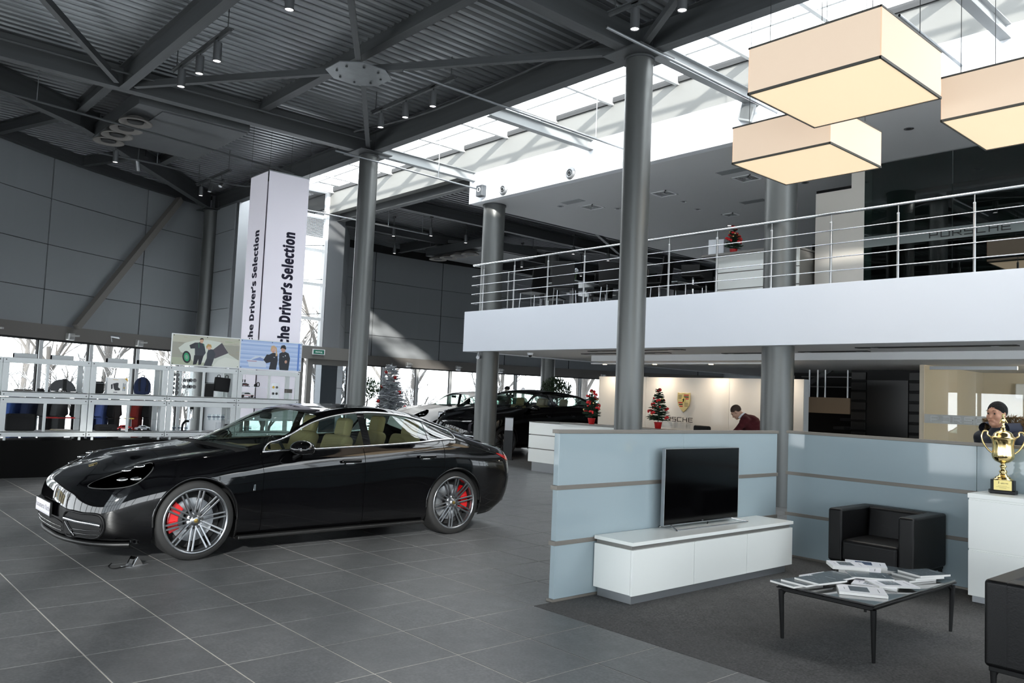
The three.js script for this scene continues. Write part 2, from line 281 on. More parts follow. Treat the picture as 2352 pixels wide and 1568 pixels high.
  // roof of the back hall beyond the skylight
  part(c, 'ribbed_deck', M.deck, ribbed(10.5, 30, -18.6, -7.45, 6.98));
  part(c, 'roof_slab', M.steelDark, bb(10.5, 30.2, 7.05, 7.5, -19.2, -7.45));
  const J = (a, b, w = 0.16, h = 0.32) => part(c, 'steel_beam', M.steel, beam([a[0], 6.62, a[1]], [b[0], 6.62, b[1]], w, h, 1));
  J([10.75, -14.4], [10.75, -7.45], 0.2, 0.34); for (const z of [-8.2, -11.2, -14.6]) J([10.8, z], [30, z]); for (const x of [15, 20, 25]) J([x, -14.6], [x, -17.3]);
  part(c, 'brace', M.steel, beam([15, 6.66, -14.4], [20, 6.66, -11.3], 0.1, 0.1)); part(c, 'brace', M.steel, beam([15, 6.66, -8.3], [20, 6.66, -11.1], 0.1, 0.1)); part(c, 'brace', M.steel, beam([20, 6.66, -11.2], [25, 6.66, -8.3], 0.1, 0.1));
  // closing strip along the outer wall
  part(c, 'roof_slab', M.steelDark, bb(7.6, 11, 7.52, 7.7, -19.2, -14.2), bb(-9, 30.2, 7.3, 7.4, -19.4, -18.4));
}
// ---- skylight
{
  const w = structGroup('window_7'), y = 7.5, z0 = -14.2, z1 = 14.2;
  part(w, 'kerb', M.white, bb(7.68, 7.76, RY - 0.06, y, z0, z1));
  const mz = []; for (let z = -14.05; z < 14; z += 1.575) mz.push(z);
  for (const z of mz) part(w, 'glazing_bar', M.frameWhite, bb(7.72, 10.42, y - 0.1, y + 0.04, z - 0.035, z + 0.035));
  for (const x of [8.62, 9.52]) part(w, 'cross_bar', M.frameWhite, bb(x - 0.025, x + 0.025, y - 0.05, y + 0.03, z0, z1));
  part(w, 'edge_bar', M.darkGrey, bb(10.36, 10.4, y - 0.06, y + 0.05, z0, z1));
  for (let i = 0; i + 1 < mz.length; i++) for (const [a, b] of [[7.74, 8.6], [8.64, 9.5], [9.54, 10.4]]) part(w, 'pane', M.glass, new THREE.PlaneGeometry(b - a, 1.5).rotateX(-PI / 2).translate((a + b) / 2, y + 0.01, (mz[i] + mz[i + 1]) / 2));
  for (const z of [-7.3, -3.55, 0.2, 3.95, 7.7]) part(w, 'tie_beam', M.tieBeam, beam([7.7, 6.6, z], [10.4, 6.6, z], 0.14, 0.21, 1));
}
// ---- upstand of the skylight, upper storey ceiling block and fascia, mezzanine slab
{
  struct('wall_skylight', merge(bb(10.4, 10.62, 6.81, 7.5, -14.25, 14.2), bb(10.62, 30.2, 7.4, 7.5, -7.4, 14.2)), M.greyWall);
  struct('trim_1', bb(10.38, 10.56, 6.08, 6.8, -7.45, 14.1), M.white);
  const c = structGroup('ceiling_upper'); part(c, 'ceiling_board', M.ceilingWhite, bb(10.5, 30, 6.085, 6.3, -7.44, 14)); part(c, 'end_board', M.white, bb(10.5, 30, 6.3, 7.0, -7.45, -7.3));
  const m = structGroup('floor_mezzanine');
  part(m, 'fascia', M.fascia, rb(10.4, 10.52, 2.58, 3.515, -7.45, 14, 0.004)); part(m, 'end_fascia', M.white, bb(10.5, 30, 2.58, 3.515, -7.45, -7.33));
  part(m, 'soffit', M.ceilingWhite, bb(10.5, 30, 2.6, 2.68, -7.35, 14)); part(m, 'deck', M.darkGrey, bb(10.5, 30, 3.3, 3.5, -7.35, 14));
  struct('trim_2', merge(bb(12.5, 30, 2.47, 2.6, -5.3, 14)), M.ceilingWhite);
}

// ================================================================ COLUMNS, RAILING, LAMPS
function column(x, z, r, y1, label, m = M.column, y0 = 0) {
  const t = thing('column', label, 'column', [x, 0, z]);
  part(t, 'shaft', m, cyl(r, r, y0, y1, 0, 0, 48)); part(t, 'collar', M.steel, cyl(r + 0.02, r + 0.02, y1 - 0.03, y1, 0, 0, 48)); return t;
}
column(7.6, 0, 0.2, 6.6, 'tall grey steel column in front of the mezzanine railing, behind the glass partition');
column(7.6, -7.45, 0.2, 6.6, 'tall grey steel column beside the white hanging banner, behind the black sedan');
column(7.5, -15.9, 0.2, 6.6, 'dark grey column in the corner at the end of the curved panel wall');
column(10.78, 0.47, 0.26, 6.08, 'thick grey column standing behind the gap between the two glass partitions', M.columnClad);
column(10.84, -7.05, 0.26, 6.08, 'thick grey column at the end of the mezzanine, beside the black car on display', M.columnClad);
column(18.2, -12.6, 0.24, 6.6, 'slim grey column in the far hall in front of the ribbon windows', M.columnClad);
// ---- stainless railing along the mezzanine edge
{
  const t = thing('railing', 'stainless steel railing with round handrail and four thin bars on the mezzanine edge', 'railing', [10.5, 3.515, 0]);
  const zs = [-6.92, -5.85, -4.78, -3.72, -2.66, -1.6, -0.57, 0.48, 1.5, 2.52, 3.54, 4.6, 5.65, 6.7];
  for (const z of zs) { const p = part(t, 'post', M.brushed, cyl(0.019, 0.019, 0, 0.97, 0, z, 12), bb(-0.005, 0.005, 0.0, 0.012, z - 0.04, z + 0.04), cyl(0.035, 0.035, 0, 0.012, 0, z, 12)); part(p, 'saddle', M.brushed, cyl(0.008, 0.008, 0.96, 1.08, 0, z, 8), cyl(0.023, 0.019, 0.955, 0.975, 0, z, 12)); }
  const run = (y, r, name, x) => part(t, name, M.chrome, rod([x, y, -7.28], [x, y, 8], r, 12), tube([[x, y, -7.28], [x, y, -7.3], [x + 0.02, y, -7.325], [x + 0.06, y, -7.33]], r, 10, 10), rod([x + 0.06, y, -7.33], [8, y, -7.33], r, 10));
  run(1.1, 0.022, 'handrail', 0); for (const y of [0.2, 0.41, 0.62, 0.83]) run(y, 0.0075, 'bar', -0.03);
  for (let x = 1.1; x < 8; x += 1.1) part(t, 'post', M.brushed, cyl(0.019, 0.019, 0, 1.08, x, -7.3, 12));
}
// ---- pendant lamps: drum of translucent fabric on dark rims, glowing diffuser below
const shadeM = std(0xc9bba8, 0.95, 0, { emissive: new THREE.Color(1.0, 0.74, 0.55), emissiveIntensity: 0.46 });
const diffM = std(0xf6e3c4, 0.9, 0, { emissive: new THREE.Color(1.0, 0.78, 0.5), emissiveIntensity: 0.7 });
const rimM = std(0x55544f, 0.6, 0.2);
function pendant(x0, z0, s, y0, h, label) {
  const t = thing('pendant_lamp', label, 'pendant lamp', [x0 + s / 2, y0, z0 + s / 2], 0, 'square pendant lamps over the lounge'), a = s / 2;
  part(t, 'lamp_shade', shadeM, bb(-a, a, 0.02, h - 0.015, -a, -a + 0.006), bb(-a, a, 0.02, h - 0.015, a - 0.006, a), bb(-a, -a + 0.006, 0.02, h - 0.015, -a, a), bb(a - 0.006, a, 0.02, h - 0.015, -a, a));
  const rim = (y, k) => [bb(-a - 0.006, a + 0.006, y, y + k, -a - 0.006, -a + 0.012), bb(-a - 0.006, a + 0.006, y, y + k, a - 0.012, a + 0.006), bb(-a - 0.006, -a + 0.012, y, y + k, -a, a), bb(a - 0.012, a + 0.006, y, y + k, -a, a)];
  part(t, 'rim', rimM, rim(0, 0.025)); part(t, 'rim', rimM, rim(h - 0.02, 0.02));
  part(t, 'diffuser_light', diffM, bb(-a + 0.01, a - 0.01, 0.008, 0.014, -a + 0.01, a - 0.01));
  part(t, 'cover', M.white, bb(-a + 0.01, a - 0.01, h - 0.03, h - 0.02, -a + 0.01, a - 0.01));
  for (const [x, z] of [[-a + 0.15, -a + 0.15], [a - 0.15, -a + 0.15], [a - 0.15, a - 0.15], [-a + 0.15, a - 0.15]]) part(t, 'suspension_cable', M.darkGrey, rod([x, h - 0.02, z], [x, (t.position.x + x > 7.7 ? 7.41 : RY) - y0, z], 0.004, 6));
  const l = new THREE.RectAreaLight(new THREE.Color(1, 0.78, 0.55), 1.6, s - 0.1, s - 0.1); l.position.set(x0 + s / 2, y0 - 0.005, z0 + s / 2); l.lookAt(x0 + s / 2, 0, z0 + s / 2); scene.add(l);
}
// k = 0.72 of the measured squares at 6 m
pendant(5.74, 3.02, 1.36, 4.77, 0.5, 'large square pendant lamp with warm fabric shade, nearest and highest in view');
pendant(7.73, 1.53, 1.36, 4.77, 0.5, 'square pendant lamp with warm fabric shade, lower one in front of the thick column');
pendant(7.79, 4.12, 1.36, 4.77, 0.5, 'square pendant lamp with warm fabric shade, cut off by the right edge');
// ---- track spots
const spotBody = std(0x6f7173, 0.35, 0.7), lensM = std(0xffffff, 0.5, 0, { emissive: new THREE.Color(1.0, 0.93, 0.95), emissiveIntensity: 5 });
function spotLamp(x, y, z, where, s = 1, tilt = [0, 0], glow = true, group = 'cylindrical track spotlights', stem = 0.26) {
  const t = thing('spotlight', where, 'spotlight', [x, y, z], 0, group);
  const b = new THREE.Group(); b.name = 'spot_head'; t.add(b); b.rotation.set(tilt[0], 0, tilt[1]); b.scale.setScalar(s);
  part(b, 'housing', spotBody, lathe([[0.0, 0.16], [0.05, 0.16], [0.055, 0.155], [0.055, -0.09], [0.05, -0.09], [0.048, -0.075], [0, -0.075]], 20));
  part(b, 'lens_light', glow ? lensM : M.white, cyl(0.048, 0.048, -0.082, -0.076, 0, 0, 20));
  part(t, 'stem', M.steel, rod([0, 0.1, 0], [0, stem, 0], 0.012, 8), bb(-0.02, 0.02, stem - 0.02, stem + 0.04, -0.06, 0.06));
  if (glow) { const l = new THREE.SpotLight(new THREE.Color(1, 0.94, 0.9), 9, 14, 0.5, 0.6, 2); l.position.set(x, y - 0.12 * s, z); l.target.position.set(x + Math.sin(tilt[1]) * 3, y - 4, z - Math.sin(tilt[0]) * 3); l.castShadow = true; l.shadow.radius = 2; scene.add(l, l.target); }
  return t;
}
function track(x, y, z0, z1, label) { const t = thing('light_track', label, 'light track', [x, y, (z0 + z1) / 2]); const h = (z1 - z0) / 2; part(t, 'rail', M.steel, bb(-0.02, 0.02, 0, 0.04, -h, h), bb(-0.05, 0.05, 0.04, 0.055, -h, h)); for (const z of [-h + 0.1, h - 0.1]) part(t, 'hanger', M.steel, rod([0, 0.05, z], [0, RY - y + 0.02, z], 0.008, 6)); }
track(3.05, 6.72, -6.2, -3.9, 'dark light track holding three spots at the upper left of the ribbed roof'); track(6.4, 6.72, -5.4, -2.9, 'dark light track holding three spots right of the crossing plate'); track(3.05, 6.72, -2.6, 0.4, 'dark light track at the top edge, left of the diagonal braces'); track(6.47, 6.72, 0.4, 2.6, 'dark light track behind the tall column near the top edge');
track(6.1, 6.62, -13.3, -11.2, 'short light track with three small spots left of the banner');
spotLamp(3.05, 6.5, -5.84, 'spotlight, lowest of the three on the upper left track', 1.15); spotLamp(3.05, 6.5, -5.05, 'spotlight, middle of the three on the upper left track', 1.15); spotLamp(3.05, 6.5, -4.35, 'spotlight, highest of the three on the upper left track', 1.15);
spotLamp(6.4, 6.5, -5.1, 'spotlight, lowest of the three right of the crossing plate', 1.05); spotLamp(6.4, 6.5, -4.3, 'spotlight, middle of the three right of the crossing plate', 1.05); spotLamp(6.4, 6.5, -3.48, 'spotlight, highest of the three right of the crossing plate', 1.05);
spotLamp(3.05, 6.5, -2.0, 'spotlight cut by the top edge between the two left roof beams', 1.1); spotLamp(6.47, 6.5, 0.85, 'spotlight just left above the cap of the tall front column', 1.1); spotLamp(6.47, 6.5, 1.6, 'spotlight cut by the top edge right of the tall front column', 1.1);
spotLamp(3.5, 6.3, -10.95, 'spotlight pointing straight down under the four round air outlets', 1, [0, 0], true, undefined, RY - 6.3); spotLamp(4.06, 6.3, -11.3, 'tilted spotlight beside the four round air outlets', 1, [0.25, 0.25], true, undefined, RY - 6.3);
spotLamp(6.1, 6.4, -13.0, 'small spotlight, lowest of three near the corner column', 0.9); spotLamp(6.1, 6.4, -12.4, 'small tilted spotlight, middle of three near the corner column', 0.9, [-0.1, -0.15], false); spotLamp(6.1, 6.4, -11.7, 'small tilted spotlight, highest of three near the corner column', 0.9, [-0.3, -0.45], false);
// spots of the far hall, behind the mezzanine end
[[13.0, 6.45, -12.6, 1, 'spotlight of the far hall, hanging right of the beige skylight wall end'], [12.3, 6.45, -13.6, 1, 'spotlight of the far hall, leftmost beside the tall column'], [14.2, 6.4, -12.4, 1, 'spotlight of the far hall, third from the tall column'], [13.6, 6.3, -15.5, 1, 'small spotlight of the far hall below the others, near the dark wall'], [17.6, 6.4, -11.0, 1, 'spotlight of the far hall, first right of the thick end column'], [19.2, 6.4, -10.9, 1, 'spotlight of the far hall, second right of the thick end column'], [19.9, 6.4, -10.7, 1, 'spotlight of the far hall, third right of the thick end column'], [17.6, 6.2, -13.5, 1, 'low spotlight of the far hall seen just above the handrail end'], [20.3, 6.2, -13.2, 1, 'low spotlight of the far hall seen above the second railing bay']].forEach(([x, y, z, s, l]) => spotLamp(x, y, z, l, s, [0, 0], true, 'cylindrical spotlights of the far hall', 6.98 - y - 0.04));
// ---- air handling: ceiling unit with four round outlets (main roof and far hall)
function airUnit(x, y, z, label, w = 2.1, d = 3.0) {
  const t = thing('air_unit', label, 'air unit', [x, y, z]);
  part(t, 'casing', M.steel, rb(0, w, 0.12, 0.4, -d / 2, d / 2, 0.01)); part(t, 'cover_plate', M.steel, bb(0.45, w, 0.1, 0.12, -d / 2 + 0.1, d / 2 - 0.1));
  for (let k = 0; k < 4; k++) { const g = part(t, 'air_outlet', M.girt, lathe([[0.1, 0.12], [0.16, 0.1], [0.29, 0.03], [0.3, 0.0], [0.27, 0.0], [0.15, 0.06], [0.13, 0.12]], 32).translate(0.2, -0.02, -d / 2 + 0.45 + k * 0.58)); part(g, 'outlet_core', M.black, lathe([[0, 0.015], [0.14, 0.015], [0.15, 0.06], [0, 0.08]], 24).translate(0.2, -0.02, -d / 2 + 0.45 + k * 0.58)); }
  for (const [a, b] of [[0.1, -d / 2 + 0.1], [w - 0.1, -d / 2 + 0.1], [0.1, d / 2 - 0.1], [w - 0.1, d / 2 - 0.1]]) part(t, 'hanger', M.steel, rod([a, 0.4, b], [a, 0.75, b], 0.01, 6));
}
airUnit(3.0, 6.48, -9.35, 'grey ceiling air unit with four round outlets under the left roof');
airUnit(14.6, 6.1, -13.6, 'grey ceiling air unit with four round outlets in the far hall', 2.4, 3.0);
// ---- sprinkler pipes with drops
function pipe(pts, label, drops = [], m = M.alu) { const t = thing('sprinkler_pipe', label, 'pipe'); part(t, 'pipe_run', m, tube(pts, 0.02, pts.length * 10, 8)); for (const d of drops) part(t, 'drop', M.alu, rod(d, [d[0], d[0] > 10.4 ? 6.95 : d[0] > 7.7 ? 7.4 : RY - 0.005, d[2]], 0.008, 6)); }
const straight = (a, b, n = 4) => Array.from({ length: n + 1 }, (_, i) => a.map((v, k) => v + (b[k] - v) * i / n));
pipe(straight([5.2, 6.42, -2.6], [10.378, 6.42, -2.6]), 'thin sprinkler pipe crossing below the skylight right of the crossing plate', [[9.5, 6.42, -2.6]]);
pipe(straight([6.6, 6.42, -7.1], [10.378, 6.38, -7.1]), 'thin sprinkler pipe crossing below the skylight beside the banner column', [[9.2, 6.4, -7.1]]);
pipe(straight([6.2, 6.42, 0.6], [10.378, 6.4, 0.6]), 'thin sprinkler pipe crossing below the skylight behind the big pendant lamp', [[9.6, 6.4, 0.6]]);
pipe(straight([8.4, 6.42, 3.4], [10.378, 6.4, 3.4]), 'thin sprinkler pipe at the upper right corner ending on the white fascia');
pipe(straight([7.8, 6.3, -12.2], [12.6, 6.3, -12.2]), 'thin sprinkler pipe near the tall glazed strip', [[12.4, 6.3, -12.2], [11.2, 6.3, -12.2]]);
pipe(straight([-4, 6.75, -6.9], [7.3, 6.75, -6.9]), 'sprinkler pipe running along the main girder of the left roof', [], M.steel);
pipe([[0.5, 6.38, -8.3], [2.4, 6.38, -8.6], [5.2, 6.38, -9.0], [6.8, 6.38, -9.3]], 'sprinkler pipe passing in front of the four round air outlets', [[1.5, 6.38, -8.45]], M.steel);
pipe([[3.2, 6.4, -11.2], [4.4, 6.4, -11.1], [6.6, 6.4, -11.4], [6.9, 6.45, -10.2]], 'bent sprinkler pipe near the small corner spotlights', [[4.4, 6.4, -11.1]], M.steel);
pipe([[7.25, 7.0, -7.2], [6.9, 6.85, -6.9], [7.1, 6.78, -5.0], [7.2, 6.85, -2.5], [7.2, 6.95, -0.5]], 'grey cable sagging along the girder between the two tall columns', [], M.steel);
// ---- fittings on the white fascia
for (const [z, l] of [[-6.2, 'round white air nozzle on the upper fascia, left one'], [-4.09, 'round white air nozzle on the upper fascia, right one']]) { const t = thing('air_nozzle', l, 'air nozzle', [10.38, 6.225, z]); const q = (p) => lathe(p, 28).rotateZ(PI / 2); part(t, 'ring', std(0x7b7d7f, 0.4, 0.5), q([[0.06, 0], [0.125, 0], [0.125, 0.02], [0.09, 0.05], [0.075, 0.05], [0.06, 0.02]])); part(t, 'nozzle', std(0x55585a, 0.35, 0.6), q([[0, 0.02], [0.055, 0.02], [0.06, 0.045], [0.035, 0.055], [0.03, 0.04], [0, 0.04]])); part(t, 'core', M.black, q([[0, 0.041], [0.028, 0.041], [0.026, 0.046], [0, 0.046]])); }
{
  let t = thing('loudspeaker', 'grey wall loudspeaker at the left end of the upper white fascia', 'loudspeaker', [10.38, 6.29, -6.9]); part(t, 'body', std(0x3f4347, 0.6), rb(-0.16, -0.02, -0.13, 0.13, -0.11, 0.11, 0.02)); part(t, 'badge', M.frameWhite, at(new THREE.TorusGeometry(0.05, 0.008, 6, 24).rotateY(PI / 2), -0.165, 0.02, 0)); part(t, 'bracket', M.alu, bb(-0.03, 0, -0.03, 0.03, -0.03, 0.03));
  t = thing('loudspeaker', 'tilted grey loudspeaker under the tie beam left of the big pendant lamp', 'loudspeaker', [10.3, 6.5, 0.1], 0.5); const s = new THREE.Group(); s.name = 'speaker_box'; s.rotation.set(0.25, 0, 0.35); t.add(s); part(s, 'cabinet', std(0x7a7e80, 0.5), ext([[-0.14, -0.12], [0.1, -0.16], [0.14, 0.12], [-0.1, 0.14]], 0.2, 0.012).translate(0, 0, -0.1)); part(s, 'grille', std(0x5b5f61, 0.7), bb(-0.15, -0.135, -0.1, 0.11, -0.09, 0.09)); part(t, 'bracket', M.alu, rod([0, 0.12, 0], [0.06, 0.2, 0], 0.012));
}
// ---- small wall spotlights over the ribbon windows, fixed to the girt
const wspot = std(0xb9bab8, 0.35, 0.6);
function wallSpot(deg, label) { const p = arc(deg, AR - 0.22, 2.62), t = thing('wall_floodlight', label, 'wall light', [p.x, p.y, p.z], PI - deg * DEG - PI / 2, 'floodlights above the ribbon windows'); part(t, 'bracket', wspot, bb(-0.03, 0.03, -0.02, 0.02, -0.2, 0)); const h = part(t, 'lamp_head', wspot, rb(-0.1, 0.1, -0.11, 0.07, 0.0, 0.14, 0.03)); part(h, 'front_glass', M.chrome, bb(-0.08, 0.08, -0.1, -0.03, 0.14, 0.146)); }
[[-126.6, 'silver floodlight over the windows at the far left edge'], [-121.1, 'silver floodlight over the windows between left edge and camera bracket'], [-115.6, 'silver floodlight over the windows left of the posters'], [-89, 'silver floodlight over the windows above the silver Christmas tree'], [-83.4, 'silver floodlight over the windows above the white car bonnet'], [-78.5, 'silver floodlight over the windows left of the thick end column'], [-66.5, 'silver floodlight over the windows above the potted tree'], [-61.5, 'silver floodlight over the windows nearest the reception wall']].forEach(([a, l]) => wallSpot(a, l));
{ const p = arc(-118.2, AR - 0.3, 2.68); const t = thing('security_camera', 'small grey camera on a bracket on the left window girt', 'camera', [p.x, p.y, p.z], -0.4); part(t, 'body', M.alu, rod([-0.02, 0.03, 0], [0.2, 0.0, 0.1], 0.035, 12)); part(t, 'arm', M.alu, rod([-0.02, 0.02, 0], [0, -0.12, -0.06], 0.015)); }
// slanting tube brace in front of the left wall
{ const t = thing('wall_brace', 'grey steel strut leaning diagonally across the left panel wall', 'strut'); part(t, 'strut', M.girt, beam([3.95, 2.8, -14.75], [6.7, 6.75, -16.1], 0.18, 0.16)); }

// ================================================================ CARS
// A body is a net of eight rails (sill ... roof centre) through fifteen stations (nose ... tail), smoothed both ways.
// x runs from the front axle to the rear, z is the half width.
const SEDAN = [
  [[-0.94, 0.20, 0], [-0.985, 0.27, 0], [-1.0, 0.43, 0], [-0.985, 0.56, 0], [-0.955, 0.645, 0], [-0.9, 0.69, 0], [-0.82, 0.73, 0], [-0.72, 0.77, 0]],
  [[-0.91, 0.20, 0.42], [-0.95, 0.27, 0.45], [-0.965, 0.43, 0.46], [-0.945, 0.56, 0.46], [-0.905, 0.65, 0.45], [-0.83, 0.71, 0.4], [-0.75, 0.755, 0.3], [-0.62, 0.805, 0]],
  [[-0.74, 0.19, 0.72], [-0.78, 0.27, 0.78], [-0.79, 0.43, 0.80], [-0.76, 0.57, 0.79], [-0.69, 0.71, 0.745], [-0.58, 0.79, 0.62], [-0.52, 0.81, 0.42], [-0.45, 0.86, 0]],
  [[-0.42, 0.18, 0.88], [-0.43, 0.27, 0.925], [-0.44, 0.45, 0.935], [-0.43, 0.64, 0.925], [-0.40, 0.82, 0.85], [-0.38, 0.87, 0.70], [-0.36, 0.865, 0.48], [-0.34, 0.905, 0]],
  [[0, 0.18, 0.89], [0, 0.27, 0.945], [0, 0.5, 0.965], [0, 0.73, 0.955], [0, 0.895, 0.845], [0, 0.925, 0.70], [0, 0.92, 0.48], [0, 0.95, 0]],
  [[0.42, 0.17, 0.88], [0.42, 0.25, 0.935], [0.42, 0.5, 0.95], [0.42, 0.76, 0.945], [0.42, 0.93, 0.855], [0.42, 0.975, 0.745], [0.38, 0.98, 0.55], [0.3, 1.0, 0]],
  [[0.75, 0.17, 0.87], [0.75, 0.25, 0.925], [0.75, 0.5, 0.94], [0.75, 0.78, 0.94], [0.74, 0.958, 0.862], [0.86, 1.075, 0.75], [0.76, 1.10, 0.56], [0.62, 1.135, 0]],
  [[1.3, 0.17, 0.865], [1.3, 0.25, 0.92], [1.3, 0.5, 0.935], [1.3, 0.80, 0.935], [1.29, 0.975, 0.868], [1.3, 1.275, 0.672], [1.24, 1.325, 0.53], [1.12, 1.365, 0]],
  [[1.8, 0.17, 0.865], [1.8, 0.25, 0.92], [1.8, 0.5, 0.935], [1.8, 0.82, 0.94], [1.8, 0.995, 0.872], [1.82, 1.36, 0.625], [1.8, 1.4, 0.49], [1.76, 1.423, 0]],
  [[2.4, 0.17, 0.87], [2.4, 0.25, 0.925], [2.4, 0.52, 0.945], [2.4, 0.85, 0.955], [2.4, 1.025, 0.888], [2.44, 1.322, 0.625], [2.42, 1.365, 0.48], [2.4, 1.388, 0]],
  [[2.95, 0.18, 0.88], [2.95, 0.27, 0.945], [2.95, 0.55, 0.968], [2.95, 0.88, 0.966], [2.96, 1.062, 0.872], [2.99, 1.155, 0.68], [2.97, 1.225, 0.52], [2.95, 1.262, 0]],
  [[3.45, 0.2, 0.87], [3.45, 0.3, 0.93], [3.45, 0.58, 0.955], [3.45, 0.85, 0.945], [3.45, 0.985, 0.84], [3.45, 1.03, 0.69], [3.46, 1.065, 0.52], [3.47, 1.095, 0]],
  [[3.72, 0.26, 0.74], [3.8, 0.36, 0.80], [3.84, 0.58, 0.83], [3.82, 0.80, 0.82], [3.77, 0.925, 0.765], [3.78, 0.965, 0.62], [3.8, 0.98, 0.44], [3.82, 0.995, 0]],
  [[3.86, 0.27, 0.42], [3.95, 0.36, 0.46], [4.0, 0.58, 0.48], [3.97, 0.82, 0.47], [3.94, 0.93, 0.46], [3.92, 0.96, 0.36], [3.91, 0.97, 0.25], [3.9, 0.98, 0]],
  [[3.88, 0.27, 0], [3.97, 0.36, 0], [4.03, 0.58, 0], [4.0, 0.82, 0], [3.97, 0.935, 0], [3.95, 0.955, 0], [3.94, 0.962, 0], [3.93, 0.968, 0]]];
const SUV = SEDAN.map((row, u) => row.map(([x, y, z], v) => {
  const yy = v < 5 || u < 6 ? y * 1.17 + 0.075 : 1.2 + (y - 0.98) * 1.1;
  return [x * (x < 0 ? 0.93 : 0.98), yy, z * 1.015];
}));
[[6, [[0.82, 1.28, 0.77], [0.72, 1.3, 0.58], [0.6, 1.34, 0]]], [7, [[1.2, 1.5, 0.7], [1.14, 1.56, 0.55], [1.05, 1.6, 0]]], [8, [[1.7, 1.585, 0.67], [1.7, 1.645, 0.53], [1.7, 1.675, 0]]], [9, [[2.3, 1.575, 0.67], [2.3, 1.635, 0.53], [2.3, 1.665, 0]]], [10, [[2.85, 1.52, 0.67], [2.9, 1.575, 0.53], [2.9, 1.605, 0]]], [11, [[3.3, 1.4, 0.68], [3.35, 1.46, 0.54], [3.38, 1.5, 0]]], [12, [[3.66, 1.22, 0.66], [3.72, 1.26, 0.48], [3.75, 1.29, 0]]], [13, [[3.8, 1.19, 0.4], [3.82, 1.2, 0.28], [3.84, 1.21, 0]]], [14, [[3.85, 1.185, 0], [3.85, 1.19, 0], [3.85, 1.195, 0]]]].forEach(([u, r]) => r.forEach((p, k) => { SUV[u][5 + k] = p; }));

function netSurface(K) {
  const cr = (a, b, c, d, t) => { const t2 = t * t, t3 = t2 * t; return 0.5 * (2 * b + (c - a) * t + (2 * a - 5 * b + 4 * c - d) * t2 + (3 * b - a - 3 * c + d) * t3); };
  const U = K.length - 1, W = K[0].length - 1, mir = (p) => [p[0], p[1], -p[2]];
  const row = (u) => u < 0 ? K[-u].map(mir) : u > U ? K[2 * U - u].map(mir) : K[u];
  return (u, v) => {
    u = Math.min(Math.max(u, 0), U); v = Math.min(Math.max(v, 0), W);
    const i = Math.min(Math.floor(u), U - 1), t = u - i, R = [row(i - 1), row(i), row(i + 1), row(i + 2)];
    const at_ = (k) => [0, 1, 2].map((c) => cr(R[0][k][c], R[1][k][c], R[2][k][c], R[3][k][c], t));
    const j = Math.min(Math.floor(v), W - 1), s = v - j, b = at_(j), c = at_(j + 1);
    const a = j > 0 ? at_(j - 1) : b.map((q, k) => 2 * q - c[k]), d = j + 2 <= W ? at_(j + 2) : mir(at_(W - 1));
    return V(...[0, 1, 2].map((k) => cr(a[k], b[k], c[k], d[k], s)));
  };
}
const SIDES = new Set('intake_slat front_door rear_door front_wing rear_wing window_frame side_window pillar_trim roof_pillar window_trim arch_lip headlight front_intake running_light intake_frame intake_bar tail_light exhaust_tip sill_blade wheel_housing door_handle handle_recess handle_post door_lining'.split(' '));
function bySide(geo, s) {   // the triangles on one side of the middle plane
  const g = clean(geo), p = g.attributes.position, keep = []; for (let i = 0; i < p.count; i += 3) if ((p.getZ(i) + p.getZ(i + 1) + p.getZ(i + 2)) * s > 0) keep.push(i, i + 1, i + 2);
  const q = new THREE.BufferGeometry(); for (const k of ['position', 'normal', 'uv']) { const a = g.attributes[k], n = a.itemSize, out = new Float32Array(keep.length * n); keep.forEach((i, j) => { for (let c = 0; c < n; c++) out[j * n + c] = a.array[i * n + c]; }); q.setAttribute(k, new THREE.BufferAttribute(out, n)); } return q;
}
const partOuter = part;
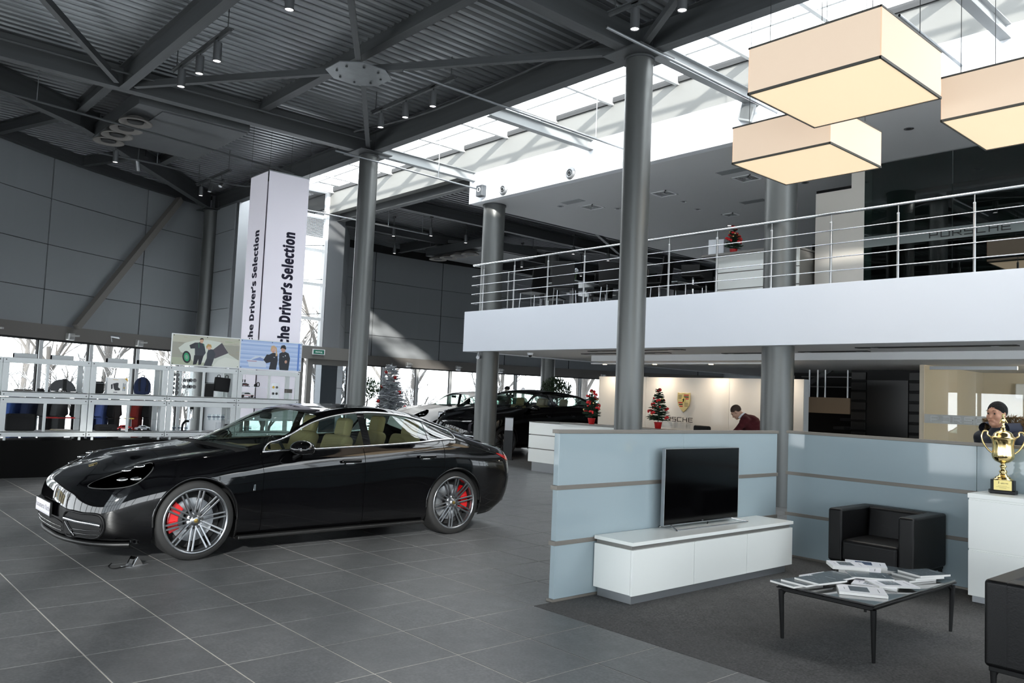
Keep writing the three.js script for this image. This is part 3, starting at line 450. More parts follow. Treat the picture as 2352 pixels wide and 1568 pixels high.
function buildCar(K, o) {
  const part = (parent, name, mat, ...g) => { if (!SIDES.has(name)) return partOuter(parent, name, mat, ...g); const m = merge(...g), a = mesh(name, bySide(m, 1), mat, parent.near ?? parent), b = mesh(name, bySide(m, -1), mat, parent.far ?? parent); a.near = a; a.far = b; return a; };
  const S = netSurface(K), e = 0.004;
  const nrm = (u, v) => { const a = S(u + e, v).sub(S(u - e, v)), b = S(u, v + e).sub(S(u, v - e)), n = a.cross(b); if (n.lengthSq() < 1e-16) n.set(0, 1, 0); n.normalize(); const p = S(u, v); return n; };
  const sgn = nrm(7.5, 2).z > 0 ? 1 : -1;
  const SN = (u, v, off) => { const p = S(u, v), n = nrm(u, v).multiplyScalar(sgn); if (off) p.addScaledVector(n, off); return [p, n]; };
  const both = (pos, nor, idx) => {     // mirror to the other side
    const n = pos.length / 3, P = pos.slice(), N = nor.slice(), I = idx.slice();
    for (let i = 0; i < n; i++) { P.push(pos[3 * i], pos[3 * i + 1], -pos[3 * i + 2]); N.push(nor[3 * i], nor[3 * i + 1], -nor[3 * i + 2]); }
    for (let i = 0; i < idx.length; i += 3) I.push(idx[i] + n, idx[i + 2] + n, idx[i + 1] + n);
    const g = new THREE.BufferGeometry(); g.setAttribute('position', new THREE.Float32BufferAttribute(P, 3)); g.setAttribute('normal', new THREE.Float32BufferAttribute(N, 3)); g.setIndex(I); return g;
  };
  function patch(u0, u1, v0, v1, off = 0, nu, nv, one = false) {
    nu = nu ?? Math.max(4, Math.ceil((u1 - u0) * 14)); nv = nv ?? 28;
    const f0 = typeof v0 === 'function' ? v0 : () => v0, f1 = typeof v1 === 'function' ? v1 : () => v1, pos = [], nor = [], idx = [];
    for (let i = 0; i <= nu; i++) { const u = u0 + (u1 - u0) * i / nu, a = f0(u), b = f1(u); for (let j = 0; j <= nv; j++) { const [p, n] = SN(u, a + (b - a) * j / nv, off); pos.push(p.x, p.y, p.z); nor.push(n.x, n.y, n.z); } }
    for (let i = 0; i < nu; i++) for (let j = 0; j < nv; j++) { const a = i * (nv + 1) + j, b = a + nv + 1; sgn > 0 ? idx.push(a, b, a + 1, b, b + 1, a + 1) : idx.push(a, a + 1, b, b, a + 1, b + 1); }
    if (one) { const g = new THREE.BufferGeometry(); g.setAttribute('position', new THREE.Float32BufferAttribute(pos, 3)); g.setAttribute('normal', new THREE.Float32BufferAttribute(nor, 3)); g.setIndex(idx); return g; }
    return both(pos, nor, idx);
  }
  const solveU = (x, v = 2) => { let a = 1.5, b = 12.5; for (let i = 0; i < 40; i++) { const m = (a + b) / 2; S(m, v).x < x ? a = m : b = m; } return (a + b) / 2; };
  // (u, v) of the skin point nearest to a place in the side view
  const uvAt = (x, y, vlo = 0, vhi = 7, zmin = 0) => { let best = 1e9, r = [0, 0]; for (let i = 0; i <= 280; i++) for (let j = 0; j <= 70; j++) { const u = i / 20, v = vlo + (vhi - vlo) * j / 70, p = S(u, v), d = (p.x - x) ** 2 + (p.y - y) ** 2; if (p.z > zmin && d < best) { best = d; r = [u, v]; } } return r; };
  function skin(uv, off, rings = 5) {   // a fan over an outline given in (u, v)
    const c = uv.reduce((a, q) => [a[0] + q[0] / uv.length, a[1] + q[1] / uv.length], [0, 0]), cl = new THREE.CatmullRomCurve3(uv.map(([a, b]) => V(a, b, 0)), true, 'centripetal', 0.5), n = 40, out = cl.getPoints(n);
    const pos = [], nor = [], idx = [];
    for (let r = 0; r <= rings; r++) for (let i = 0; i <= n; i++) { const t = r / rings, [p, q] = SN(c[0] + (out[i].x - c[0]) * t, c[1] + (out[i].y - c[1]) * t, off); pos.push(p.x, p.y, p.z); nor.push(q.x, q.y, q.z); }
    for (let r = 0; r < rings; r++) for (let i = 0; i < n; i++) { const a = r * (n + 1) + i, b = a + n + 1; idx.push(a, b, a + 1, b, b + 1, a + 1); }
    return both(pos, nor, idx);
  }
  const line = (uv, r, off = 0, closed = false, n = 60) => { const p = uv.map(([a, b]) => SN(a, b, off)[0]); return [tube(p, r, n, 6, closed), tube(p.map((q) => V(q.x, q.y, -q.z)), r, n, 6, closed)]; };
  const { xf, xr, wr, ra, paint, trimM } = o, ycf = o.yc;
  const t = thing(o.name, o.label, 'car', o.at, o.turn ?? 0);
  // wheel arches: lower edge of the skin over the wheel
  const archV = (xc) => (u) => { let a = 0, b = 4; const inside = (v) => { const p = S(u, v); return p.y < ycf || (p.x - xc) ** 2 + (p.y - ycf) ** 2 < ra * ra; }; for (let i = 0; i < 24; i++) { const m = (a + b) / 2; inside(m) ? a = m : b = m; } return b; };
  const A = [solveU(xf - ra), solveU(xf + ra), solveU(xr - ra), solveU(xr + ra)], aF = archV(xf), aR = archV(xr);
  const g = 0.0035, du = (x) => g / Math.max(0.05, S(solveU(x) + 0.05, 2).x - S(solveU(x) - 0.05, 2).x) * 0.1;
  const dA = solveU(o.doors[0]), dB = solveU(o.doors[1]), dC = solveU(o.doors[2]), q = 0.012;
  const seg = (u0, u1, f) => { // arch part sampled closely at its ends
    const n = 26, parts = []; let last = u0; for (let i = 1; i <= n; i++) { const uu = u0 + (u1 - u0) * (0.5 - 0.5 * Math.cos(PI * i / n)); parts.push(patch(last, uu, f, 4, 0, 1, 18)); last = uu; } return parts; };
  const uh = 4.9;   // bonnet ends here
  part(t, 'front_bumper', paint, patch(0, A[0], 0, 4, 0, 44, 30), patch(0, 1.1, 4, 7, 0, 14, 16));
  part(t, 'front_wing', paint, seg(A[0], A[1], aF), patch(A[1], dA - q, 0, 4, 0, 12, 24), patch(1.1 + q, 5.72, 4, 4.42, 0, 50, 5));
  part(t, 'bonnet', paint, patch(1.1 + q, uh, 4.42 + 0.02, 7, 0, 44, 26));
  part(t, 'cowl', M.black, patch(uh, 5.2, 4.42, 7, -0.012, 6, 20));
  part(t, 'front_door', paint, patch(dA, dB - q, 0, 4, 0, 30, 30)); 
  const rd = []; if (dC > A[2]) { rd.push(patch(dB, A[2], 0, 4, 0, 20, 30)); rd.push(patch(A[2], dC - q, aR, 4, 0, 14, 20)); } else rd.push(patch(dB, dC - q, 0, 4, 0, 24, 30));
  part(t, 'rear_door', paint, rd);
  part(t, 'rear_wing', paint, dC > A[2] ? seg(dC, A[3], aR) : [patch(dC, A[2], 0, 4, 0, 4, 20), seg(A[2], A[3], aR)], patch(A[3], 12.4, 0, 4, 0, 26, 30));
  part(t, 'rear_bumper', paint, patch(12.4, 14, 0, 4, 0, 26, 30));
  // dark inner skin behind the shut lines
  const inner = (f) => (u) => Math.min(4, f(u) + 0.12);
  part(t, 'inner_shell', M.blackMatte, patch(0, A[0], 0.3, 7, -0.025, 20, 20), patch(A[0], A[1], inner(aF), 4.4, -0.025, 14, 8), patch(A[1], A[2], 0.3, 4, -0.03, 26, 12), patch(A[2], A[3], inner(aR), 4, -0.025, 14, 8), patch(A[3], 14, 0.3, 4, -0.025, 14, 12), patch(1, 4.9, 4.4, 7, -0.03, 16, 12));
  // greenhouse: skin round the openings, then the panes
  const w0 = o.win[0], w1 = o.win[1], sb = 4.035, top = (u) => 4.93 - 0.0 * u, ro = o.roof;
  part(t, 'window_frame', paint, patch(5.3, w0, 4, 5, 0, 8, 14), patch(w0, w1, 4, sb, 0, 60, 2), patch(w0, w1, top, 5, 0, 60, 3), patch(w1, 14, 4, 5, 0, 40, 14), patch(5.2, 5.3, 4.42, 5, 0, 2, 8));
  part(t, 'roof', o.roofM ?? paint, patch(ro[0], ro[1], 5, 7, 0, 40, 24)); part(t, 'roof_pillar', paint, patch(5.2, ro[0], 5, 5.16, 0, 30, 4)); part(t, 'roof_pillar', paint, patch(ro[1], ro[2], 5, 5.22, 0, 24, 4));
  part(t, 'tailgate', paint, patch(ro[2], 14, 5, 7, 0, 40, 24));
  const gl = o.glass; part(t, 'windscreen', gl, patch(5.2, ro[0], 5.16, 7, -0.004, 34, 20)); part(t, 'rear_window', gl, patch(ro[1], ro[2], 5.22, 7, -0.004, 26, 20));
  const [b0, b1, c0, c1] = o.pillars.map((x) => solveU(x, 4.5));
  part(t, 'side_window', gl, patch(w0, b0, sb, top, -0.005, 36, 14)); part(t, 'side_window', gl, patch(b1, c0, sb, top, -0.005, 22, 14)); part(t, 'side_window', gl, patch(c1, w1, sb, top, -0.005, 12, 14));
  part(t, 'pillar_trim', M.blackGloss, patch(b0, b1, sb, top, 0.001, 4, 14)); part(t, 'pillar_trim', M.blackGloss, patch(c0, c1, sb, top, 0.001, 2, 14));
  const loop = []; for (let i = 0; i <= 30; i++) loop.push([w0 + (w1 - w0) * i / 30, sb]); for (let i = 30; i >= 0; i--) { const u = w0 + (w1 - w0) * i / 30; loop.push([u, top(u)]); }
  part(t, 'window_trim', trimM, line(loop, o.trimR ?? 0.011, 0.003, true, 160));
  // arch lips, liners, underbody, sills
  const lip = (xc) => { const p = []; for (let a = -0.1; a <= PI + 0.11; a += 0.15) { const x = xc - Math.cos(a) * ra, y = Math.max(ycf + Math.sin(a) * ra, 0.3), u = solveU(x), v = (() => { let lo = 0, hi = 4; for (let i = 0; i < 20; i++) { const m = (lo + hi) / 2; S(u, m).y < y ? lo = m : hi = m; } return lo; })(); p.push([u, v]); } return line(p, 0.012, -0.006); };
  part(t, 'arch_lip', o.lipM ?? paint, lip(xf), lip(xr));
  const liner = (xc) => [-1, 1].map((s) => { const c = new THREE.CylinderGeometry(ra + 0.012, ra + 0.012, 0.36, 28, 1, true, PI * 0.0, PI).rotateZ(PI / 2).rotateY(PI / 2).rotateX(0); return c.rotateZ(0).translate(xc, ycf, s * 0.74); });
  part(t, 'wheel_housing', M.blackMatte, liner(xf)); part(t, 'wheel_housing', M.blackMatte, liner(xr));
  const yb = o.floorY; part(t, 'underbody', M.blackMatte, bb(xf - 0.72, xr + 0.75, yb, yb + 0.25, -0.55, 0.55), bb(xf + ra + 0.02, xr - ra - 0.02, yb, yb + 0.2, -0.86, 0.86), bb(xf - 0.7, xf - ra - 0.03, yb + 0.03, yb + 0.2, -0.75, 0.75), bb(xr + ra + 0.04, xr + 0.72, yb + 0.12, yb + 0.3, -0.72, 0.72), bb(xf - ra, xf + ra, ycf + 0.1, ycf + 0.3, -0.56, 0.56), bb(xr - ra, xr + ra, ycf + 0.1, ycf + 0.35, -0.56, 0.56));
  // ---- wheels
  const tyreG = lathe([[wr * 0.80, -0.135], [wr * 0.86, -0.14], [wr * 0.96, -0.13], [wr * 0.995, -0.105], [wr, -0.06], [wr, 0.06], [wr * 0.995, 0.105], [wr * 0.96, 0.13], [wr * 0.86, 0.14], [wr * 0.80, 0.135]], 56).rotateX(PI / 2);
  const ri = wr * 0.8, rimG = merge(lathe([[ri + 0.012, 0.128], [ri + 0.012, 0.14], [ri, 0.142], [ri - 0.014, 0.136], [ri - 0.022, 0.1], [ri - 0.03, -0.12], [ri + 0.01, -0.135]], 56).rotateX(PI / 2));
  const spokeG = (() => { const L = ri - 0.01, sh = ext([[0.045, -0.005], [L, -0.0065], [L, 0.0065], [0.045, 0.005]], 0.02, 0.0025); const p = sh.attributes.position; for (let i = 0; i < p.count; i++) { const r = p.getX(i) / L; p.setZ(i, p.getZ(i) + 0.078 + 0.034 * Math.sin(r * PI * 0.5)); } sh.computeVertexNormals(); return sh; })();
  const rimM = o.rimM, discG = merge(lathe([[0.09, 0.0], [0.195, 0.0], [0.195, 0.03], [0.09, 0.03], [0.09, 0.0]], 40).rotateX(PI / 2)), hubG = merge(lathe([[0, 0.128], [0.028, 0.128], [0.034, 0.12], [0.04, 0.112], [0.075, 0.1], [0.082, 0.085], [0.082, 0.05], [0, 0.05]], 32).rotateX(PI / 2));
  for (const [x, s] of [[xf, 1], [xf, -1], [xr, 1], [xr, -1]]) {
    const w = new THREE.Group(); w.name = 'wheel'; t.add(w); w.position.set(x, wr, s * o.track); if (s < 0) w.rotation.y = PI; w.rotation.z = 0.12 * s;
    part(w, 'tyre', M.rubber, tyreG); part(w, 'rim', rimM, rimG); part(w, 'hub', rimM, hubG); part(w, 'centre_cap', M.bronze, lathe([[0, 0.132], [0.018, 0.131], [0.02, 0.127], [0, 0.127]], 20).rotateX(PI / 2));
    part(w, 'brake_disc', M.alu, discG); part(w, 'barrel', M.blackMatte, lathe([[ri - 0.035, -0.1], [ri - 0.034, 0.02], [0.0, -0.02]], 32).rotateX(PI / 2));
    if (o.caliper) { const a0 = x === xf ? PI * 0.72 : -0.5; const arcS = []; for (let i = 0; i <= 10; i++) { const a = a0 + 1.2 * i / 10; arcS.push([0.232 * Math.cos(a), 0.232 * Math.sin(a)]); } for (let i = 10; i >= 0; i--) { const a = a0 + 1.2 * i / 10; arcS.push([0.15 * Math.cos(a), 0.15 * Math.sin(a)]); } part(w, 'brake_caliper', M.redGloss, ext(arcS, 0.05, 0.008).translate(0, 0, 0.02)); }
    for (let k = 0; k < (o.spokes ?? 10); k++) for (const d of [-0.019, 0.019]) part(w, 'spoke', rimM, spokeG.clone().translate(0, d, 0).rotateZ(k * 2 * PI / (o.spokes ?? 10) + 0.05));
    for (let k = 0; k < 5; k++) part(w, 'wheel_bolt', M.darkGrey, at(cyl(0.011, 0.011, 0, 0.012, 0, 0, 6).rotateX(PI / 2), 0.058 * Math.cos(k * 1.2566), 0.058 * Math.sin(k * 1.2566), 0.105));
  }
  // ---- cabin
  const seatM = o.seatM; const dy = o.cabinY;
  const seat = (x, z) => { const s = part(t, 'seat', seatM, rb(x - 0.27, x + 0.27, dy + 0.24, dy + 0.42, z - 0.25, z + 0.25, 0.07, 3), at(rb(-0.07, 0.07, 0, 0.62, -0.25, 0.25, 0.06, 3).rotateZ(-0.32), x + 0.24, dy + 0.34, z)); part(s, 'headrest', seatM, at(rb(-0.05, 0.05, 0, 0.22, -0.13, 0.13, 0.05, 3).rotateZ(-0.2), x + 0.46, dy + 0.9, z)); };
  seat(1.3, 0.38); seat(1.3, -0.38); seat(2.2, 0.36); seat(2.2, -0.36);
  part(t, 'dashboard', seatM, rb(0.55, 1.0, dy + 0.55, dy + 0.78, -0.72, 0.72, 0.06, 3)); part(t, 'dashboard_top', M.darkGrey, rb(0.5, 0.8, dy + 0.74, dy + 0.8, -0.7, 0.7, 0.03)); part(t, 'parcel_shelf', M.darkGrey, bb(2.75, 3.3, dy + 0.72, dy + 0.74, -0.62, 0.62));
  part(t, 'steering_wheel', M.black, at(new THREE.TorusGeometry(0.18, 0.016, 8, 32).rotateY(PI / 2 + 0).rotateZ(0.35), 1.02, dy + 0.74, 0.38)); part(t, 'centre_console', seatM, rb(0.9, 1.9, dy + 0.3, dy + 0.48, -0.12, 0.12, 0.03)); part(t, 'door_lining', seatM, bb(0.9, 2.6, dy + 0.3, dy + 0.75, -0.83, -0.80), bb(0.9, 2.6, dy + 0.3, dy + 0.7, 0.80, 0.83));
  part(t, 'inner_mirror', M.black, rb(1.02, 1.06, dy + o.mirY, dy + o.mirY + 0.07, -0.12, 0.12, 0.02));
  part(t, 'headliner', M.plaster, patch(7.2, Math.min(ro[1], 9.6), 5.05, 7, -0.035, 12, 10));
  // ---- lamps, grilles, mirrors, handles
  const [hx, hy] = o.lampAt, hl = [[-0.34, -0.055], [-0.15, 0.06], [0.03, 0.135], [0.17, 0.125], [0.16, 0.05], [0.03, -0.07], [-0.16, -0.115]].map(([a, b]) => uvAt(hx + a, hy + b, 2.6, 4.6, 0.6));
  const lamp = part(t, 'headlight', phy(0x2b2e31, 0.3, { clearcoat: 1, clearcoatRoughness: 0.03 }), skin(hl, 0.003)); part(lamp, 'intake_frame', M.darkGrey, line([...hl], 0.005, 0.003, true, 60)); const cen = hl.reduce((a, p) => [a[0] + p[0] / 7, a[1] + p[1] / 7], [0, 0]);
  for (const [a, b] of [[-0.07, -0.045], [0.02, -0.035], [-0.02, 0.04], [0.075, 0.06]]) { const [u, v] = uvAt(hx + a + 0.01, hy + b + 0.01, 2.6, 4.6, 0.6); const [p] = SN(u, v, 0.004); for (const s of [1, -1]) part(s > 0 ? lamp : lamp.far, 'lamp_lens', M.chrome, new THREE.SphereGeometry(0.034, 14, 10).scale(1.5, 0.6, 0.8).translate(p.x, p.y, p.z * s)); }
  part(t, 'front_intake', M.blackMatte, skin([[1.05, 0.75], [1.5, 0.72], [1.98, 0.85], [2.12, 1.35], [2.05, 1.95], [1.6, 2.05], [1.1, 1.95]], 0.004)); part(t, 'intake_grille', M.blackMatte, skin([[0.02, 0.75], [0.95, 0.72], [0.9, 1.45], [0.02, 1.5]], 0.004));
  part(t, 'running_light', M.chrome, line([[1.06, 1.72], [1.5, 1.66], [1.9, 1.6], [2.1, 1.52]], 0.02, 0.008, false, 24)); part(t, 'intake_frame', M.black, line([[1.05, 2.0], [1.6, 2.1], [2.08, 1.98], [2.17, 1.35], [2.03, 0.8], [1.5, 0.68], [1.05, 0.72]], 0.012, 0.004, true, 60));
  part(t, 'intake_bar', M.blackGloss, line([[1.1, 1.55], [1.3, 1.0], [1.35, 0.75]], 0.02, 0.006, false, 20)); for (const v of [1.0, 1.25]) { part(t, 'intake_slat', M.blackGloss, line([[0.02, v], [0.5, v], [0.92, v - 0.02]], 0.006, 0.008, false, 16)); part(t, 'intake_slat', M.blackGloss, line([[1.35, v], [1.7, v], [2.08, v]], 0.006, 0.008, false, 16)); }
  part(t, 'front_splitter', o.splitM ?? std(0x090909, 0.45), line([[0.0, 0.05], [0.6, 0.05], [1.2, 0.05], [1.8, 0.05], [2.3, 0.05], [2.7, 0.08]], 0.022, 0.02, false, 40));
  const tl = [[12.0, 3.05], [12.6, 2.95], [13.2, 2.98], [14, 3.0], [14, 3.18], [13.2, 3.22], [12.5, 3.4], [12.05, 3.35]]; part(t, 'tail_light', phy(0x9a0608, 0.15, { clearcoat: 1, emissive: new THREE.Color(0.5, 0.01, 0.01), emissiveIntensity: 0.25 }), skin([[11.3, 3.42], [11.7, 3.12], [12.3, 2.98], [13.1, 3.02], [13.1, 3.2], [12.3, 3.3], [11.8, 3.42]], 0.004));
  part(t, 'exhaust_tip', M.chrome, [-1, 1].map((s) => lathe([[0.042, 0], [0.048, 0], [0.048, 0.1], [0.04, 0.1], [0.036, 0]], 20).scale(1, 1, 1.3).rotateZ(-PI / 2).translate(xr + 0.93, yb + 0.17, s * 0.55)));
  const mx = o.mirror; for (const s of [1, -1]) { const m = part(t, 'wing_mirror', paint, (() => { const q2 = new THREE.SphereGeometry(1, 24, 16); const p = q2.attributes.position; for (let i = 0; i < p.count; i++) { if (p.getY(i) < -0.35) p.setY(i, -0.35 + (p.getY(i) + 0.35) * 0.4); if (p.getX(i) > 0.55) p.setX(i, 0.55 + (p.getX(i) - 0.55) * 0.25); } q2.computeVertexNormals(); return q2.scale(0.13, 0.085, 0.125).translate(mx[0], mx[1], s * mx[2]); })()); part(m, 'mirror_foot', M.black, tube([[mx[0] + 0.0, mx[1] - 0.05, s * (mx[2] - 0.04)], [mx[0] - 0.03, mx[1] - 0.085, s * (mx[2] - 0.1)], [mx[0] - 0.05, mx[1] - 0.11, s * (mx[2] - 0.17)]], 0.022, 10, 8)); part(m, 'mirror_glass', M.chrome, new THREE.CylinderGeometry(1, 1, 0.004, 24).rotateZ(PI / 2).scale(1, 0.06, 0.09).translate(mx[0] + 0.082, mx[1] + 0.005, s * mx[2])); }
  for (const [x, y] of o.handles) { const [u, v] = uvAt(x, y, 2, 4), [p, n] = SN(u, v, 0.022); const h = part(t, 'door_handle', paint, [1, -1].map((s) => rb(-0.115, 0.115, -0.016, 0.016, -0.012, 0.012, 0.011, 3).translate(p.x, p.y, p.z * s))); part(h, 'handle_recess', M.blackGloss, skin([[u - 0.12, v - 0.16], [u + 0.1, v - 0.16], [u + 0.12, v - 0.02], [u - 0.12, v]], 0.002)); part(h, 'handle_post', M.chrome, [1, -1].map((s) => rb(-0.07, 0.03, -0.03, -0.018, -0.016, 0.006, 0.006).translate(p.x, p.y, p.z * s))); }
  part(t, 'sill_blade', o.sillM ?? std(0x0a0a0a, 0.5), [1, -1].map((s) => rb(xf + ra + 0.02, xr - ra - 0.02, yb + 0.0, yb + 0.035, s > 0 ? 0.86 : -0.945, s > 0 ? 0.945 : -0.86, 0.012)));
  if (o.badge) { const [u, v] = o.badge; const [p, n] = SN(u, v, 0.004); part(t, 'bonnet_badge', M.gold, ext([[-0.025, 0.035], [0.025, 0.035], [0.026, 0.0], [0, -0.04], [-0.026, 0]], 0.004).rotateY(-PI / 2).applyQuaternion(new THREE.Quaternion().setFromUnitVectors(V(-1, 0, 0), n)).translate(p.x, p.y, p.z)); }
  return { t, S, SN, uvAt, line, part };
}
const blackPaint = phy(0x030304, 0.04, { ior: 1.55 });
const carGlass = phy(0xc9d8d2, 0.0, { transmission: 1, ior: 1.75, thickness: 0 });
const beige = std(0xb59c72, 0.75), darkSeat = std(0x1b1b1d, 0.7), rimSilver = std(0x8d8f92, 0.22, 0.95), rimDark = std(0x4a4c4e, 0.3, 0.9);
const car1 = buildCar(SEDAN, { name: 'sedan_car', label: 'glossy black four-door sports sedan with red brake calipers on the tiled floor', at: [1.45, 0, -0.76], xf: 0, xr: 2.93, wr: 0.356, ra: 0.382, yc: 0.362, track: 0.815, floorY: 0.15, paint: blackPaint, trimM: M.chrome, glass: carGlass, seatM: beige, rimM: rimSilver, caliper: true, doors: [0.62, 1.745, 2.76], win: [5.72, 9.99], roof: [7.0, 9.55, 11.25], pillars: [1.76, 1.85, 2.6, 2.635], cabinY: 0.16, mirY: 1.08, lampAt: [-0.55, 0.765], mirror: [0.98, 0.99, 1.0], handles: [[1.58, 0.85], [2.5, 0.885]], badge: [0.8, 6.9] });
{ // number plate with the model name, side vent, jacking trim
  const t = car1.t, tex = canvasTex(512, 128, (c, w, h) => { c.fillStyle = '#f4f2f6'; c.fillRect(0, 0, w, h); c.fillStyle = '#2a2a30'; c.font = 'italic bold 66px serif'; c.textAlign = 'center'; c.fillText('Panamera Turbo', w / 2, 84); c.fillStyle = '#8a8a92'; c.fillRect(0, 116, w, 3); });
  const p = part(t, 'number_plate', M.black, bb(-1.035, -1.02, 0.36, 0.49, -0.27, 0.27)); mesh('plate_print', new THREE.PlaneGeometry(0.52, 0.112).rotateY(-PI / 2).translate(-1.0365, 0.428, 0), std(0xc4c4c8, 0.5, 0, { map: tex }), p);
  for (const s of [1, -1]) part(t, 'side_vent', M.chrome, rb(0.52, 0.545, 0.6, 0.66, s * 0.945 - 0.006, s * 0.945 + 0.006, 0.004));
}
const suv = (name, label, at_, turn, paint, extra = {}) => buildCar(SUV, { name, label, at: at_, turn, xf: 0, xr: 2.88, wr: 0.385, ra: 0.425, yc: 0.4, track: 0.83, floorY: 0.24, paint, trimM: M.blackGloss, glass: carGlass, seatM: darkSeat, rimM: rimDark, doors: [0.6, 1.7, 2.68], win: [5.62, 10.9], roof: [7.0, 10.95, 12.0], pillars: [1.7, 1.8, 2.66, 2.7], cabinY: 0.34, mirY: 1.12, lampAt: [-0.5, 0.98], mirror: [0.92, 1.2, 1.03], handles: [[1.52, 1.03], [2.42, 1.06]], lipM: M.black, sillM: M.black, ...extra });
suv('sport_utility_car', 'glossy black sport utility car on display behind the thick end column', [12.3, 0, -9.05], 0.04, blackPaint, { seatM: beige }).t.scale.setScalar(1.065);
suv('sport_utility_car', 'white sport utility car parked in front of the far ribbon windows', [12.9, 0, -12.4], -0.1, phy(0xf4f2ee, 0.35, { clearcoat: 1, clearcoatRoughness: 0.03 }));
suv('sport_utility_car', 'dark blue sport utility car half hidden by the reception wall', [20.05, 0, -13.2], 0.0, phy(0x10184a, 0.3, { clearcoat: 1, clearcoatRoughness: 0.03 }));

// ================================================================ LOUNGE
const backGlass = phy(0x93a1a6, 0.05, { ior: 1.42 }), railM = std(0x77726b, 0.45, 0.3), lacquer = phy(0xe6e8e4, 0.28, { clearcoat: 0.5, clearcoatRoughness: 0.15 });
// ---- glass partitions: three rows of back-painted panes held by flat rails
function partition(label, from, to, along, across) {
  const t = thing('glass_partition', label, 'partition', along === 'x' ? [from, 0, across] : [across, 0, from], along === 'x' ? 0 : -PI / 2), L = to - from;
  const cuts = []; const n = Math.max(1, Math.round(L / 1.64)); for (let i = 0; i <= n; i++) cuts.push(L * i / n);
  const rows = [[0.02, 0.44], [0.465, 0.875], [0.9, 1.315]];
  for (const [y0, y1] of rows) for (let i = 0; i < n; i++) part(t, 'glass_pane', backGlass, rb(cuts[i] + (i ? 0.0015 : 0), cuts[i + 1] - 0.0015, y0, y1, -0.028, 0.028, 0.003));
  for (const [y0, y1] of [[0, 0.02], [0.435, 0.47], [0.87, 0.905], [1.315, 1.345]]) part(t, 'rail', railM, rb(-0.02, L + 0.015, y0, y1, -0.036, 0.036, 0.003));
  return t;
}
partition('pale blue glass partition behind the television, with grey top rail', 3.21, 6.47, 'x', 2.975);
partition('pale blue glass partition behind the black armchair, running off to the right', 2.94, 8.6, 'z', 6.83);
// ---- white television bench
{
  const t = thing('tv_bench', 'long low white media bench with dark recessed grip, in front of the glass partition', 'bench', [3.65, 0, 3.015]);
  part(t, 'plinth', M.alu, bb(0.03, 2.34, 0, 0.075, 0.02, 0.375));
  part(t, 'carcass', lacquer, bb(0.0, 2.42, 0.075, 0.425, 0.0, 0.385));
  for (const [a, b] of [[0.0, 0.812], [0.815, 1.62], [1.623, 2.42]]) part(t, 'drawer_front', lacquer, rb(a + 0.001, b - 0.001, 0.07, 0.425, 0.386, 0.405, 0.002));
  part(t, 'grip_recess', M.greyAlu, bb(0.015, 2.4, 0.425, 0.458, 0.01, 0.385));
  part(t, 'top', lacquer, rb(-0.005, 2.425, 0.458, 0.487, 0.0, 0.41, 0.002));
}
// ---- television
{
  const t = thing('television', 'large flat television with glossy black screen on the white bench', 'television', [5.01, 0.487, 3.1]);
  part(t, 'housing', M.black, rb(-0.575, 0.575, 0.03, 0.695, -0.03, 0.008, 0.006)); const p = part(t, 'bezel', M.alu, rb(-0.58, -0.575, 0.025, 0.7, -0.025, 0.012, 0.002), rb(0.575, 0.58, 0.025, 0.7, -0.025, 0.012, 0.002), rb(-0.58, 0.58, 0.695, 0.7, -0.025, 0.012, 0.002), rb(-0.58, 0.58, 0.022, 0.031, -0.025, 0.014, 0.002));
  part(t, 'screen', phy(0x030304, 0.12, { ior: 1.4 }), bb(-0.572, 0.572, 0.032, 0.694, 0.008, 0.0105)); part(t, 'maker_mark', M.alu, bb(-0.012, 0.012, 0.037, 0.043, 0.0105, 0.0115));
  for (const s of [-1, 1]) part(t, 'foot', M.chrome, tube([[s * 0.5, 0.03, -0.005], [s * 0.54, 0.018, 0.05], [s * 0.6, 0.006, 0.14]].map(([x, y, z]) => [x * 0.93, y, z]), 0.008, 12, 8), tube([[s * 0.5, 0.03, -0.01], [s * 0.54, 0.015, -0.06], [s * 0.57, 0.006, -0.075]].map(([x, y, z]) => [x * 0.93, y, z]), 0.008, 12, 8));
  part(t, 'stand_bar', M.chrome, rod([-0.55, 0.006, 0.14], [0.55, 0.006, 0.14], 0.006)); part(t, 'cable', M.black, tube([[0.12, 0.03, -0.02], [0.1, 0.01, 0.0], [0.06, 0.005, 0.02]], 0.004, 8, 6));
}
